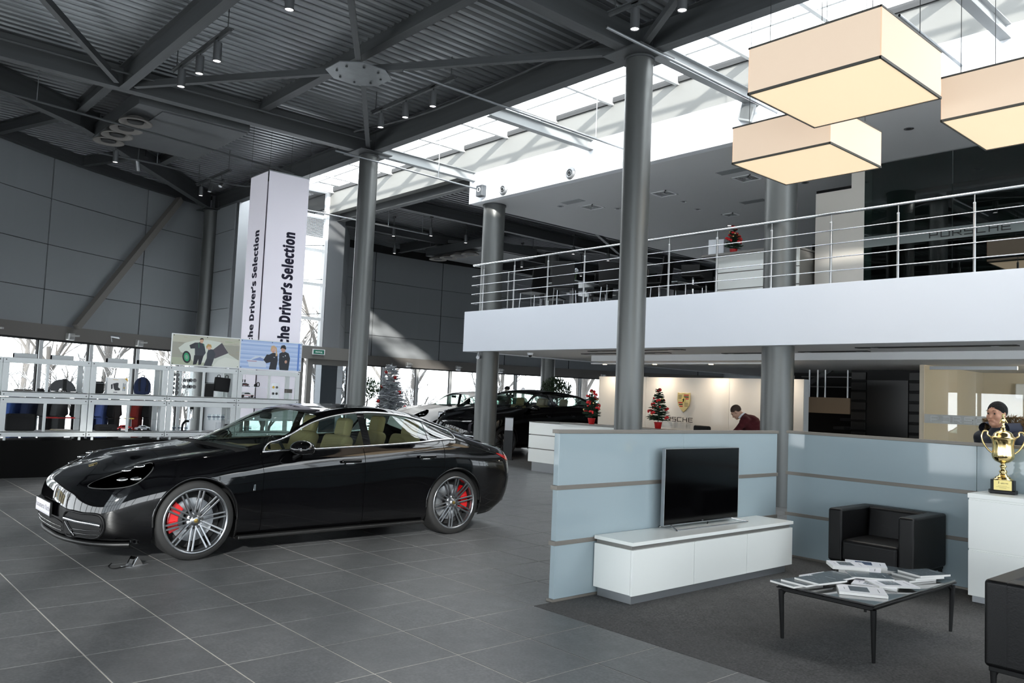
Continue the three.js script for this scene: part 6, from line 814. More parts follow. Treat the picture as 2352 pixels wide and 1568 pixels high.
// ---- silver Christmas tree, plants, sign stands, mannequins, wheel marker
{
  const silver = std(0xb8bdc2, 0.6, 0.1), t = thing('christmas_tree', 'tall silver tinsel Christmas tree with red baubles in front of the far windows', 'Christmas tree', [13.6, 0, -15.3]); t.scale.setScalar(1.1); part(t, 'crown', silver, needles(2.1, 0.62, 560, 0.022, 0.016).map((g) => g.translate(0, 0.18, 0)), rod([0, 0.0, 0], [0, 2.28, 0], 0.03, 8, 0.008)); part(t, 'stand', M.black, cyl(0.2, 0.05, 0, 0.08));
  for (let k = 0; k < 11; k++) { const f = 0.12 + k * 0.075, a = k * 2.2 + 0.6, r = 0.6 * (1 - f) + 0.08; part(t, 'bauble', M.redGloss, new THREE.SphereGeometry(0.055, 16, 12).translate(r * Math.cos(a), 0.3 + f * 1.95, r * Math.sin(a))); }
  const leafM = std(0x24381f, 0.8), leaf = (L, w) => { const s = new THREE.Shape(); s.moveTo(0, 0); s.quadraticCurveTo(w, L * 0.5, 0, L); s.quadraticCurveTo(-w, L * 0.5, 0, 0); return new THREE.ShapeGeometry(s, 4); };
  const plant = (x, z, h, r, n, label) => { const t2 = thing('potted_tree', label, 'plant', [x, 0, z]); part(t2, 'pot', M.darkGrey, lathe([[0, 0], [0.18, 0], [0.23, 0.4], [0.2, 0.4], [0, 0.36]], 24)); part(t2, 'trunk', M.bark, rod([0, 0.3, 0], [0.03, h * 0.7, 0.02], 0.03, 8, 0.018)); const L = []; for (let i = 0; i < n; i++) { const a = rnd() * 6.28, b = Math.acos(rr(-1, 1)), q = r * Math.cbrt(rnd()); L.push(leaf(0.1, 0.03).rotateX(rr(-1.2, 1.2)).rotateY(rnd() * 6.28).translate(q * Math.sin(b) * Math.cos(a), h - r * 0.7 + q * 0.75 * Math.cos(b), q * Math.sin(b) * Math.sin(a))); } const lv = part(t2, 'foliage', std(0x24381f, 0.8, 0, { side: THREE.DoubleSide }), L); lv.userData.kind = 'stuff'; };
  plant(17.35, -11.3, 2.2, 0.52, 1500, 'round potted tree behind the black sport utility car'); plant(11.2, -12.9, 1.9, 0.42, 700, 'potted tree standing beside the entrance doors');
  const stand = (x, z, turn, label, h = 1.06) => { const s = thing('price_stand', label, 'sign stand', [x, 0, z], turn); part(s, 'post', std(0x3a3c3e, 0.5, 0.3), at(bb(-0.02, 0.0, 0, h, -0.11, 0.11).rotateZ(-0.12), 0, 0, 0)); part(s, 'foot', M.darkGrey, bb(-0.15, 0.12, 0, 0.012, -0.14, 0.14)); mesh('sheet', new THREE.PlaneGeometry(0.2, 0.31).rotateY(-PI / 2).translate(-0.022, h - 0.18, 0).rotateZ(-0.12), M.white, s); };
  stand(12.2, -7.75, 0.75, 'dark slanted price stand with white sheet beside the black sport utility car'); stand(12.6, -11.1, 0.75, 'grey slanted price stand with white sheet beside the white car');
  const mann = (x, z, hat, label) => { const m = thing('mannequin', label, 'mannequin', [x, 0, z]); const skin = hat ? std(0x8d8579, 0.6) : M.white; part(m, 'bust', skin, new THREE.SphereGeometry(0.1, 20, 16).scale(0.82, 1.2, 0.95).translate(0, 1.78, 0), cyl(0.055, 0.05, 1.52, 1.7, 0, 0, 14), new THREE.SphereGeometry(0.2, 20, 14).scale(1, 0.7, 0.6).translate(0, 1.42, 0), cyl(0.15, 0.18, 0.9, 1.42, 0, 0, 16)); part(m, 'stand', M.alu, cyl(0.02, 0.02, 0, 0.95), cyl(0.16, 0.15, 0, 0.02)); if (hat) part(m, 'cap', M.black, new THREE.SphereGeometry(0.108, 18, 10, 0, 6.3, 0, 1.6).translate(0, 1.82, 0), bb(-0.18, -0.05, 1.82, 1.832, -0.08, 0.08)); };
  mann(17.6, -14.0, true, 'mannequin with black cap behind the black sport utility car'); mann(18.0, -13.6, false, 'white mannequin beside the far slim column');
  const w = thing('wheel_marker', 'small white folded table marker on the floor beside the front wheel', 'marker', [0.96, 0, 0.12], 0.5); part(w, 'tent', M.chrome, ext([[-0.05, 0.004], [0, 0.075], [0.065, 0.004]], 0.075, 0.002).translate(0, 0, -0.04)); part(w, 'base', M.alu, bb(-0.09, 0.11, 0, 0.004, -0.055, 0.055)); part(w, 'print', M.darkGrey, at(bb(-0.001, 0.001, 0.02, 0.06, -0.02, 0.02).rotateZ(-0.5), -0.054, 0.004, 0)); part(w, 'cord', M.black, tube([[-0.06, 0.004, 0], [-0.2, 0.006, -0.03], [-0.16, 0.005, -0.12], [-0.05, 0.006, -0.2]], 0.004, 20, 6));
}

// ================================================================ UPPER FLOOR
const MY = 3.5;
{
  const t = thing('upper_counter', 'white grooved counter with dark top on the upper floor beside the thick column', 'counter', [12.6, MY, -2.0]); for (const [y0, y1] of [[0.1, 0.4], [0.42, 0.74], [0.76, 1.08]]) part(t, 'front_board', lacquer, bb(0, 0.03, y0, y1, 0, 1.8)); part(t, 'carcass', M.greyAlu, bb(0.03, 0.7, 0.0, 1.07, 0.01, 1.79)); part(t, 'end_board', lacquer, bb(0, 0.7, 0.1, 1.08, -0.02, 0)); part(t, 'top', M.greyAlu, bb(-0.2, 0.75, 1.08, 1.12, -0.25, 1.8));
  const m = thing('counter_screen', 'small white screen on the upper counter left of the little tree', 'monitor', [12.7, MY + 1.12, -2.1], 0.3); part(m, 'panel', M.white, rb(-0.02, 0.02, 0.05, 0.36, -0.16, 0.16, 0.008)); part(m, 'foot', M.alu, bb(-0.06, 0.06, 0, 0.01, -0.08, 0.08), cyl(0.012, 0.012, 0, 0.1));
  const b = structGroup('wall_block'); part(b, 'white_wall', warmWhite, bb(13.1, 13.4, MY, 5.7, -0.15, 0.8), bb(13.1, 13.4, 5.7, 6.08, 0.55, 0.8)); part(b, 'slot', M.black, bb(13.12, 13.4, 5.7, 5.76, -0.15, 0.55));
  const d = structGroup('wall_far'); part(d, 'dark_cladding', M.black, bb(19.4, 19.6, MY, 6.08, -3.6, 14)); for (let k = 0; k < 16; k++) part(d, 'slat', std(0x1a1a1b, 0.5), bb(17.0, 17.03, MY + 0.1 + k * 0.11, MY + 0.19 + k * 0.11, -2.2, -1.1));
  const o = thing('upper_glass_office', 'dark glass office front on the upper floor behind the railing', 'glass wall', [13.1, MY, 0.8]), og = phy(0x8fa19f, 0.0, { transmission: 1, thickness: 0, ior: 1.7 });
  for (const [a, c] of [[0, 1.5], [1.52, 3.0], [3.02, 4.5], [4.52, 8.0]]) part(o, 'glass_pane', og, bb(-0.004, 0.004, 0.02, 2.56, a, c)); part(o, 'lettering_band', phy(0x9aa3a2, 0.6, { transmission: 0.5, thickness: 0 }), bb(-0.0085, -0.0055, 1.05, 1.25, 0, 8)); letters(o, 'letter', 'PORSCHE', 0.1, 1.3, M.darkGrey, (q) => { q.rotation.y = -PI / 2; q.position.set(-0.014, 1.1, 1.15); });
  const pc = thing('wall_picture', 'dark framed picture inside the upper glass office', 'picture', [15.2, MY + 1.2, 1.2], -PI / 2); part(pc, 'frame', M.black, bb(-0.45, 0.45, -0.4, 0.4, 0, 0.03)); part(pc, 'print', std(0x4a4f50, 0.6), bb(-0.4, 0.1, -0.1, 0.35, 0.03, 0.034), bb(0.15, 0.4, -0.3, 0.2, 0.03, 0.034));
  struct('wall_office_upper', bb(15.3, 15.4, MY, 6.08, 0.8, 10), std(0x6d706e, 0.9));
  const ta = thing('office_desk', 'long dark desk inside the upper glass office', 'desk', [14.2, MY, 4.4]); part(ta, 'top', M.darkGrey, bb(-0.4, 0.4, 0.72, 0.75, -1.2, 1.4)); for (const z of [-1.1, 1.3]) part(ta, 'leg', M.alu, bb(-0.35, 0.35, 0, 0.72, z - 0.02, z + 0.02));
}
// chairs: black shell on chrome legs; tables with steel pedestal; flowers
function shellChair(label, x, z, turn) {
  const t = thing('shell_chair', label, 'chair', [x, MY, z], turn, 'black shell chairs on the upper floor'); part(t, 'backrest', M.black, at(rb(-0.015, 0.015, 0, 0.48, -0.22, 0.22, 0.014, 2).rotateZ(0.12), -0.2, 0.46, 0)); part(t, 'seat', M.black, rb(-0.22, 0.22, 0.44, 0.475, -0.22, 0.22, 0.016, 2));
  for (const [a, b] of [[-1, -1], [-1, 1], [1, -1], [1, 1]]) part(t, 'leg', M.chrome, rod([a * 0.2, 0, b * 0.2], [a * 0.17, 0.45, b * 0.18], 0.009)); t.scale.setScalar(1.15); return t;
}
[[11.35, -5.1, 0.6, 'black chair behind the second railing bay on the upper floor'], [12.2, -4.9, 2.4, 'black chair at the steel table, seen past the third railing post'], [12.6, -4.2, 3.4, 'black chair with chrome frame left of the tall front column'], [13.0, -5.6, 1.2, 'black chair on the far side of the steel table'], [12.0, -3.1, 1.8, 'tall-looking black chair right of the tall front column'], [13.8, -4.6, 0.2, 'black chair deeper on the upper floor behind the tables'], [11.5, -6.3, 1.5, 'black chair nearest the end of the mezzanine railing'], [11.6, -3.9, 4.2, 'black chair close behind the fourth railing post'], [12.6, -6.75, 0.4, 'black chair at the far left table of the upper floor']].forEach(([x, z, r, l]) => shellChair(l, x, z, r));
function cafeTable(label, x, z) { const t = thing('cafe_table', label, 'table', [x, MY, z]); part(t, 'top', std(0x9fa3a5, 0.3, 0.3), rb(-0.45, 0.45, 0.72, 0.75, -0.45, 0.45, 0.01)); part(t, 'pedestal', M.brushed, bb(-0.07, 0.07, 0.02, 0.72, -0.07, 0.07)); part(t, 'base', M.brushed, bb(-0.25, 0.25, 0, 0.02, -0.25, 0.25)); }
cafeTable('steel cafe table with flowers behind the third railing post', 12.1, -5.55); cafeTable('steel cafe table farther back on the upper floor', 13.4, -3.7); cafeTable('steel cafe table at the far left of the upper floor', 13.6, -6.4);
{ const t = thing('flower_vase', 'white flowers in a glass on the upper cafe table', 'flowers', [12.05, MY + 0.75, -5.5]); part(t, 'vase', M.glass, lathe([[0, 0], [0.04, 0], [0.05, 0.2], [0.045, 0.2], [0.036, 0.01], [0, 0.01]], 16)); for (let k = 0; k < 7; k++) { const a = k * 0.9, r = 0.06; part(t, 'stalk', std(0x4c6b33, 0.8), rod([0, 0.02, 0], [r * Math.cos(a), 0.26, r * Math.sin(a)], 0.004)); part(t, 'blossom', M.white, new THREE.SphereGeometry(0.03, 10, 8).translate(r * Math.cos(a), 0.28 + 0.02 * (k % 3), r * Math.sin(a))); } }
function barStool(label, x, z) { const t = thing('bar_stool', label, 'stool', [x, MY, z], 0.4, 'black bar stools by the upper counter'); part(t, 'seat', M.black, rb(-0.2, 0.2, 0.62, 0.7, -0.2, 0.2, 0.04, 3), at(rb(-0.02, 0.02, 0, 0.2, -0.19, 0.19, 0.02).rotateZ(0.2), -0.19, 0.68, 0)); part(t, 'post', M.chrome, cyl(0.025, 0.025, 0.02, 0.62)); part(t, 'foot', M.chrome, cyl(0.2, 0.19, 0, 0.02)); part(t, 'footrest', M.chrome, new THREE.TorusGeometry(0.14, 0.01, 6, 24).rotateX(PI / 2).translate(0, 0.28, 0)); }
barStool('black bar stool left of the white upper counter', 12.2, -2.3); barStool('second black bar stool deeper beside the white upper counter', 13.1, -2.6);
{ const t = thing('low_table', 'low glass side table with chrome frame beside the bar stools', 'table', [11.6, MY, -2.15]); part(t, 'top', M.black, rb(-0.3, 0.3, 0.36, 0.38, -0.35, 0.35, 0.008)); for (const [a, b] of [[-1, -1], [-1, 1], [1, -1], [1, 1]]) part(t, 'leg', M.chrome, rod([a * 0.27, 0, b * 0.32], [a * 0.27, 0.36, b * 0.32], 0.01)); }
// ---- ceiling fittings of the upper floor
const vent = (x, z, s, label) => { const t = thing('ceiling_vent', label, 'vent', [x, 6.085, z], 0, 'square vents in the upper ceiling'); part(t, 'frame', M.frameWhite, bb(-s, s, -0.012, 0, -s, -s + 0.03), bb(-s, s, -0.012, 0, s - 0.03, s), bb(-s, -s + 0.03, -0.012, 0, -s, s), bb(s - 0.03, s, -0.012, 0, -s, s)); for (let k = 1; k < 4; k++) { const q = s * (1 - k * 0.24); part(t, 'slat', std(0x8d9092, 0.6), bb(-q, q, -0.008, -0.001, -q, -q + 0.025), bb(-q, q, -0.008, -0.001, q - 0.025, q), bb(-q, -q + 0.025, -0.008, -0.001, -q, q), bb(q - 0.025, q, -0.008, -0.001, -q, q)); } };
vent(12.4, -5.36, 0.22, 'square ceiling vent of the upper floor nearest the thick end column'); vent(12.45, -3.3, 0.22, 'square ceiling vent of the upper floor right of the tall front column'); vent(12.5, -1.3, 0.22, 'square ceiling vent of the upper floor below the small pendant lamp'); vent(15.0, -3.3, 0.16, 'small square vent deep in the upper ceiling');
const down = (x, z, label, lit) => { const t = thing('downlight', label, 'ceiling light', [x, 6.085, z], 0, 'round downlights in the upper ceiling'); part(t, 'ring', M.alu, lathe([[0.04, 0], [0.075, 0], [0.07, -0.008], [0.045, -0.004], [0.04, 0]], 24)); part(t, 'lamp_light', lit ? lensM : M.darkGrey, cyl(0.04, 0.04, -0.003, 0, 0, 0, 16)); };
[[11.9, -5.9, 'round downlight left of the first ceiling vent'], [12.9, -5.0, 'round downlight behind the first ceiling vent'], [13.3, -3.4, 'round downlight behind the second ceiling vent'], [14.1, -3.6, 'round downlight deeper behind the second vent'], [16.0, -4.0, 'lit round downlight above the little upper tree', 1], [12.0, 0.3, 'round downlight near the big pendant lamp'], [13.5, -0.6, 'round downlight above the dark upper opening'], [11.6, 2.2, 'round downlight at the right between the pendant lamps'], [12.3, 3.6, 'round downlight behind the right pendant lamp']].forEach(([x, z, l, k]) => down(x, z, l, k));
for (const [x, z, l] of [[11.75, -5.35, 'narrow grille plate in the upper ceiling left of the first vent'], [11.9, -1.25, 'narrow grille plate in the upper ceiling above the third vent'], [14.2, -2.2, 'narrow grille plate deep in the upper ceiling']]) { const t = thing('ceiling_grille', l, 'grille', [x, 6.085, z]); part(t, 'plate', std(0x84888a, 0.6), bb(-0.1, 0.1, -0.008, 0, -0.28, 0.28)); part(t, 'edge', M.alu, bb(-0.11, -0.1, -0.01, 0, -0.29, 0.29), bb(0.1, 0.11, -0.01, 0, -0.29, 0.29)); }
{ const t = thing('potted_plant', 'leafy plant behind the thick column on the upper floor', 'plant', [13.6, MY, -0.75]); part(t, 'pot', M.darkGrey, lathe([[0, 0], [0.14, 0], [0.17, 0.5], [0, 0.48]], 18)); for (let k = 0; k < 22; k++) { const a = k * 2.4, L = rr(0.2, 0.38); part(t, 'leaf', std(0x3c4a2a, 0.8, 0, { side: THREE.DoubleSide }), (() => { const s = new THREE.Shape(); s.moveTo(0, 0); s.quadraticCurveTo(0.05, L / 2, 0, L); s.quadraticCurveTo(-0.05, L / 2, 0, 0); return new THREE.ShapeGeometry(s, 4).rotateX(rr(0.3, 1.1)).rotateY(a).translate(0, 0.55, 0); })()); } }

// ================================================================ OUTSIDE: snow, trees
struct('ground', new THREE.CircleGeometry(140, 64).rotateX(-PI / 2).translate(8, -0.35, 0), M.snow);
function treeGeo(h, n, sd) {
  const keep = seed; seed = sd; const wood = [], snow = [];
  const grow = (p, d, L, r, lv) => { const e = p.clone().addScaledVector(d, L); wood.push(rod(p, e, r, lv > 1 ? 4 : 6, r * 0.62)); if (lv > 0) snow.push(rod(p.clone().add(V(0, r * 0.6, 0)), e.clone().add(V(0, r * 0.6, 0)), r * 0.75, 4, r * 0.5)); if (lv >= n) return; const k = lv ? 3 : 5; for (let i = 0; i < k; i++) { const q = p.clone().lerp(e, lv ? rr(0.4, 1) : rr(0.45, 1)), a = rnd() * 6.28, t = rr(0.45, 0.95); const nd = d.clone().add(V(Math.cos(a) * t, rr(-0.05, 0.4), Math.sin(a) * t)).normalize(); grow(q, nd, L * rr(0.5, 0.72), r * 0.5, lv + 1); } };
  grow(V(0, 0, 0), V(rr(-0.08, 0.08), 1, rr(-0.08, 0.08)).normalize(), h * 0.45, h * 0.021, 0); seed = keep; return [merge(wood), merge(snow)];
}
{
  const kinds = [treeGeo(9, 4, 11), treeGeo(8, 4, 77), treeGeo(10, 4, 303)];
  const fir = (() => { const g = []; for (let i = 0; i < 620; i++) { const t = rnd(), y = 7 * (1 - t), L = 0.3 + 1.4 * t, a = rnd() * 6.28; g.push(rod([0, y, 0], [L * Math.cos(a), y - 0.35 * L, L * Math.sin(a)], 0.05, 4, 0.015)); } return merge(g, rod([0, -0.3, 0], [0, 7, 0], 0.12, 6, 0.03)); })();
  const spots = []; for (let i = 0; i < 33; i++) { const a = -148 + i * 2.9, r = AR + [9, 17, 26][i % 3]; spots.push([a, r, i % 3]); }
  let first = [];
  spots.forEach(([a, r, k], i) => {
    const p = arc(a, r); const t = first[k];
    if (!t) { const o = thing('bare_tree', 'bare winter tree with snow on its branches beyond the ribbon windows', 'tree', [p.x, -0.35, p.z], rnd() * 6, 'bare snowy trees outside'); part(o, 'trunk_and_branches', k === 1 ? M.bark : M.barkLight, kinds[k][0]); part(o, 'snow_cover', M.snow, kinds[k][1]); first[k] = o; } else { const o = dup(t, [p.x, -0.35, p.z], rnd() * 6); o.scale.setScalar(rr(0.8, 1.25)); }
  });
  [[-120.5, 22], [-117.2, 18], [-113, 21], [-128, 24], [-86, 22]].forEach(([a, d], i) => { const p = arc(a, AR + d), o = thing('fir_tree', ['snowy fir tree outside behind the left shelves', 'taller snowy fir outside behind the blue backpack', 'snowy fir outside left of the posters', 'snowy fir farther outside on the left', 'snowy fir outside behind the silver Christmas tree'][i], 'tree', [p.x, -0.35, p.z], i); part(o, 'branches', i % 2 ? std(0xa2a9ab, 0.95) : std(0x7a847f, 0.95), fir); });
  const bush = treeGeo(4.6, 4, 909), bush2 = treeGeo(4.2, 4, 515), first2 = [];
  for (let i = 0; i < 34; i++) { const a = -132 + i * 2.35, p = arc(a, AR + [4, 6.5, 11][i % 3]), k = i % 2, y = -1.3; if (!first2[k]) { const o = thing('bare_shrub', 'low branching shrub dusted with snow just outside the ribbon windows', 'shrub', [p.x, y, p.z], rnd() * 6, 'snowy shrubs outside'); part(o, 'branches', M.barkLight, (k ? bush2 : bush)[0]); part(o, 'snow_cover', M.snow, (k ? bush2 : bush)[1]); first2[k] = o; } else { const o = dup(first2[k], [p.x, y, p.z], rnd() * 6); o.scale.setScalar(rr(0.85, 1.2)); } }
  // low wall and pale house seen between the trees on the left
  const b = thing('outside_house', 'pale yellow house wall outside behind the left trees', 'house', [arc(-128, AR + 40).x, -0.35, arc(-128, AR + 40).z], 0.7); part(b, 'wall', std(0x8a7f62, 0.95), bb(-9, 9, 0, 6, -0.2, 0.2)); part(b, 'roof', M.snow, bb(-9.4, 9.4, 6, 6.3, -0.8, 0.8)); for (let k = 0; k < 5; k++) part(b, 'window', M.darkGrey, bb(-7 + k * 3.2, -5.8 + k * 3.2, 2, 3.6, 0.2, 0.24));
}

// ================================================================ PEOPLE
const cap = (p, a, b, ra, rb) => { const x = b[0] - a[0], y = b[1] - a[1], z = b[2] - a[2], L = x * x + y * y + z * z; let h = L ? ((p[0] - a[0]) * x + (p[1] - a[1]) * y + (p[2] - a[2]) * z) / L : 0; h = h < 0 ? 0 : h > 1 ? 1 : h; const dx = p[0] - a[0] - h * x, dy = p[1] - a[1] - h * y, dz = p[2] - a[2] - h * z; return Math.sqrt(dx * dx + dy * dy + dz * dz) - (ra + (rb - ra) * h); };
const ell = (p, c, r) => { const x = (p[0] - c[0]) / r[0], y = (p[1] - c[1]) / r[1], z = (p[2] - c[2]) / r[2], k = Math.sqrt(x * x + y * y + z * z); return (k - 1) * Math.min(...r); };
const smin = (a, b, k) => { const h = Math.max(k - Math.abs(a - b), 0) / k; return Math.min(a, b) - h * h * k * 0.25; };
function sdfGeo(fn, c, half, res) {
  const mc = new MarchingCubes(res, M.white, false, false, 160000), n = res, hs = n / 2;
  for (let k = 0; k < n; k++) for (let j = 0; j < n; j++) for (let i = 0; i < n; i++) mc.field[k * n * n + j * n + i] = -fn([c[0] + (i - hs) / hs * half, c[1] + (j - hs) / hs * half, c[2] + (k - hs) / hs * half]);
  mc.isolation = 0; mc.update(); const m = mc.count, P = new Float32Array(m * 3), N = new Float32Array(m * 3), e = 0.003;
  for (let i = 0; i < m; i++) { const p = [0, 1, 2].map((q) => c[q] + mc.positionArray[i * 3 + q] * half); P.set(p, i * 3); const g = [0, 1, 2].map((q) => { const a = p.slice(), b = p.slice(); a[q] += e; b[q] -= e; return fn(a) - fn(b); }), L = Math.hypot(...g) || 1; N.set(g.map((v) => v / L), i * 3); }
  const o = new THREE.BufferGeometry(); o.setAttribute('position', new THREE.BufferAttribute(P, 3)); o.setAttribute('normal', new THREE.BufferAttribute(N, 3)); return o;
}
// J: joints in the person's own axes (facing +x, +z is the person's right)
function person(label, pos, turn, J, skinM, clothes, hairM, opts = {}) {
  const t = thing('person', label, 'person', pos, turn), hc = J.head, yaw = opts.headYaw ?? 0, pit = opts.headPitch ?? 0;
  const cy = Math.cos(yaw), sy = Math.sin(yaw), cp = Math.cos(pit), sp = Math.sin(pit);
  const toHead = (p) => { const x = p[0] - hc[0], y = p[1] - hc[1], z = p[2] - hc[2]; const x1 = cy * x - sy * z, z1 = sy * x + cy * z; return [cp * x1 - sp * y, sp * x1 + cp * y, z1]; };
  const toWorld = ([x, y, z]) => { const x1 = cp * x + sp * y, y1 = -sp * x + cp * y; return [cy * x1 + sy * z + hc[0], y1 + hc[1], -sy * x1 + cy * z + hc[2]]; };
  const limbs = [['pelvis', 'chest', 0.145, 0.15], ['chest', 'neck', 0.13, 0.06], ['neck', 'head', 0.058, 0.055], ['shL', 'shR', 0.075, 0.075], ['shL', 'elL', 0.052, 0.042], ['elL', 'wrL', 0.042, 0.028], ['shR', 'elR', 0.052, 0.042], ['elR', 'wrR', 0.042, 0.028], ['hipL', 'knL', 0.085, 0.058], ['knL', 'anL', 0.056, 0.038], ['hipR', 'knR', 0.085, 0.058], ['knR', 'anR', 0.056, 0.038], ['hipL', 'hipR', 0.11, 0.11]];
  const dist = (list, grow, k) => (p) => { let d = 1e3; for (const [a, b, r, s] of list) d = smin(d, cap(p, J[a], J[b], r + grow, s + grow), k); return d; };
  const body = dist(limbs, -0.004, 0.05);
  const head = (w) => { const p = toHead(w); let d = ell(p, [-0.012, 0.03, 0], [0.098, 0.1, 0.078]); d = smin(d, ell(p, [0.02, -0.045, 0], [0.07, 0.085, 0.062]), 0.03); d = smin(d, cap(p, [0.075, -0.095, 0], [0.065, -0.085, 0], 0.022, 0.03), 0.03); d = smin(d, cap(p, [0.088, 0.012, 0], [0.108, -0.03, 0], 0.009, 0.014), 0.014); d = smin(d, cap(p, [0.082, 0.03, -0.035], [0.082, 0.03, 0.035], 0.013, 0.013), 0.02); d = smin(d, cap(p, [0.09, -0.062, -0.02], [0.09, -0.062, 0.02], 0.009, 0.009), 0.014); for (const s of [-1, 1]) { d = Math.max(d, -ell(p, [0.1, 0.01, s * 0.034], [0.016, 0.011, 0.02])); d = smin(d, ell(p, [-0.005, -0.005, s * 0.08], [0.02, 0.032, 0.01]), 0.012); d = smin(d, ell(p, [0.062, -0.025, s * 0.042], [0.025, 0.025, 0.022]), 0.02); } return smin(d, cap(p, [-0.02, -0.07, 0], [-0.035, -0.2, 0], 0.052, 0.056), 0.03); };
  const hand = (w, e) => { const dir = V(...w).sub(V(...e)).normalize(), side = opts.handSide ? V(...opts.handSide) : V(1, 0, 0); const up = side.clone().addScaledVector(dir, -side.dot(dir)).normalize(), nx = dir.clone().cross(up); const at_ = (a, b, c) => V(...w).addScaledVector(dir, a).addScaledVector(up, b).addScaledVector(nx, c).toArray(); const F = [[0.03, 0.075, 0.068], [0.011, 0.085, 0.078], [-0.01, 0.08, 0.072], [-0.03, 0.068, 0.055]]; return (p) => { let d = cap(p, at_(0.0, 0, 0), at_(0.02, 0, 0), 0.026, 0.028); d = smin(d, cap(p, at_(0.05, 0.022, 0), at_(0.05, -0.022, 0), 0.019, 0.018), 0.03); for (const [b, s, L] of F) { const a0 = at_(s, b, 0), a1 = at_(s + L * 0.5, b * 1.1, 0.012), a2 = at_(s + L * 0.9, b * 1.1, 0.038); d = Math.min(d, cap(p, a0, a1, 0.0095, 0.0088)); d = Math.min(d, cap(p, a1, a2, 0.0088, 0.0075)); } const t0 = at_(0.02, 0.028, 0.008), t1 = at_(0.05, 0.05, 0.02), t2 = at_(0.078, 0.052, 0.03); d = smin(d, cap(p, t0, t1, 0.013, 0.011), 0.01); return Math.min(d, cap(p, t1, t2, 0.011, 0.009)); }; };
  const hL = hand(J.wrL, J.elL), hR = hand(J.wrR, J.elR), mid = (a, b, q) => a.map((v, i) => v + (b[i] - v) * q);
  const ce = (w, e) => mid(w, e, -0.18);
  part(t, 'body', skinM, sdfGeo(body, J.centre, J.half, 112), sdfGeo(head, hc, 0.2, 80), sdfGeo(hL, ce(J.wrL, J.elL), 0.13, 64), sdfGeo(hR, ce(J.wrR, J.elR), 0.13, 64));
  for (const s of [-1, 1]) { const e = toWorld([0.088, 0.01, s * 0.034]); part(t, 'eye', std(0x2a1f18, 0.3), new THREE.SphereGeometry(0.0085, 12, 8).translate(...e)); part(t, 'eyebrow', hairM, tube([[0.1, 0.036, s * 0.018], [0.103, 0.042, s * 0.035], [0.092, 0.037, s * 0.054]].map(toWorld), 0.0025, 8, 5)); }
  part(t, 'lips', opts.lipM ?? skinM, tube([[0.092, -0.063, -0.022], [0.1, -0.061, 0], [0.092, -0.063, 0.022]].map(toWorld), 0.005, 10, 6));
  const hair = (w) => { const p = toHead(w); let d = ell(p, [-0.02, 0.042, 0], [0.103, 0.098, 0.086]); d = Math.max(d, -(p[1] - 0.005 - Math.max(0, p[0] - 0.0) * 0.75 + Math.max(0, -p[0] - 0.02) * 1.1)); d = Math.max(d, -ell(p, [0.1, 0.01, 0], [0.062, 0.07, 0.064])); return d + 0.002 * Math.sin(p[2] * 260) * Math.sin(p[0] * 190); };
  part(t, 'hair', hairM, sdfGeo(hair, hc, 0.17, 64));
  for (const c of clothes) { const f = dist(c.limbs.map(([a, b, r, s]) => [a, b, r, s]), 0, c.k ?? 0.05); const g = (p) => { let d = f(p) + (c.fold ?? 0.003) * Math.sin(p[1] * 55 + Math.sin(p[0] * 30) * 1.5) * Math.sin(p[2] * 20 + 1); if (c.cut) d = Math.max(d, c.cut(p)); return d; }; part(t, c.name, c.m, sdfGeo(g, c.centre ?? J.centre, c.half ?? J.half, 100)); }
  (opts.extra ?? []).forEach(([n, m, g]) => part(t, n, m, g));
  for (const a of ['anL', 'anR']) part(t, 'shoe', M.black, new THREE.SphereGeometry(1, 20, 12).scale(0.13, 0.05, 0.048).translate(J[a][0] + 0.05, J[a][1] - 0.03, J[a][2]));
  return t;
}
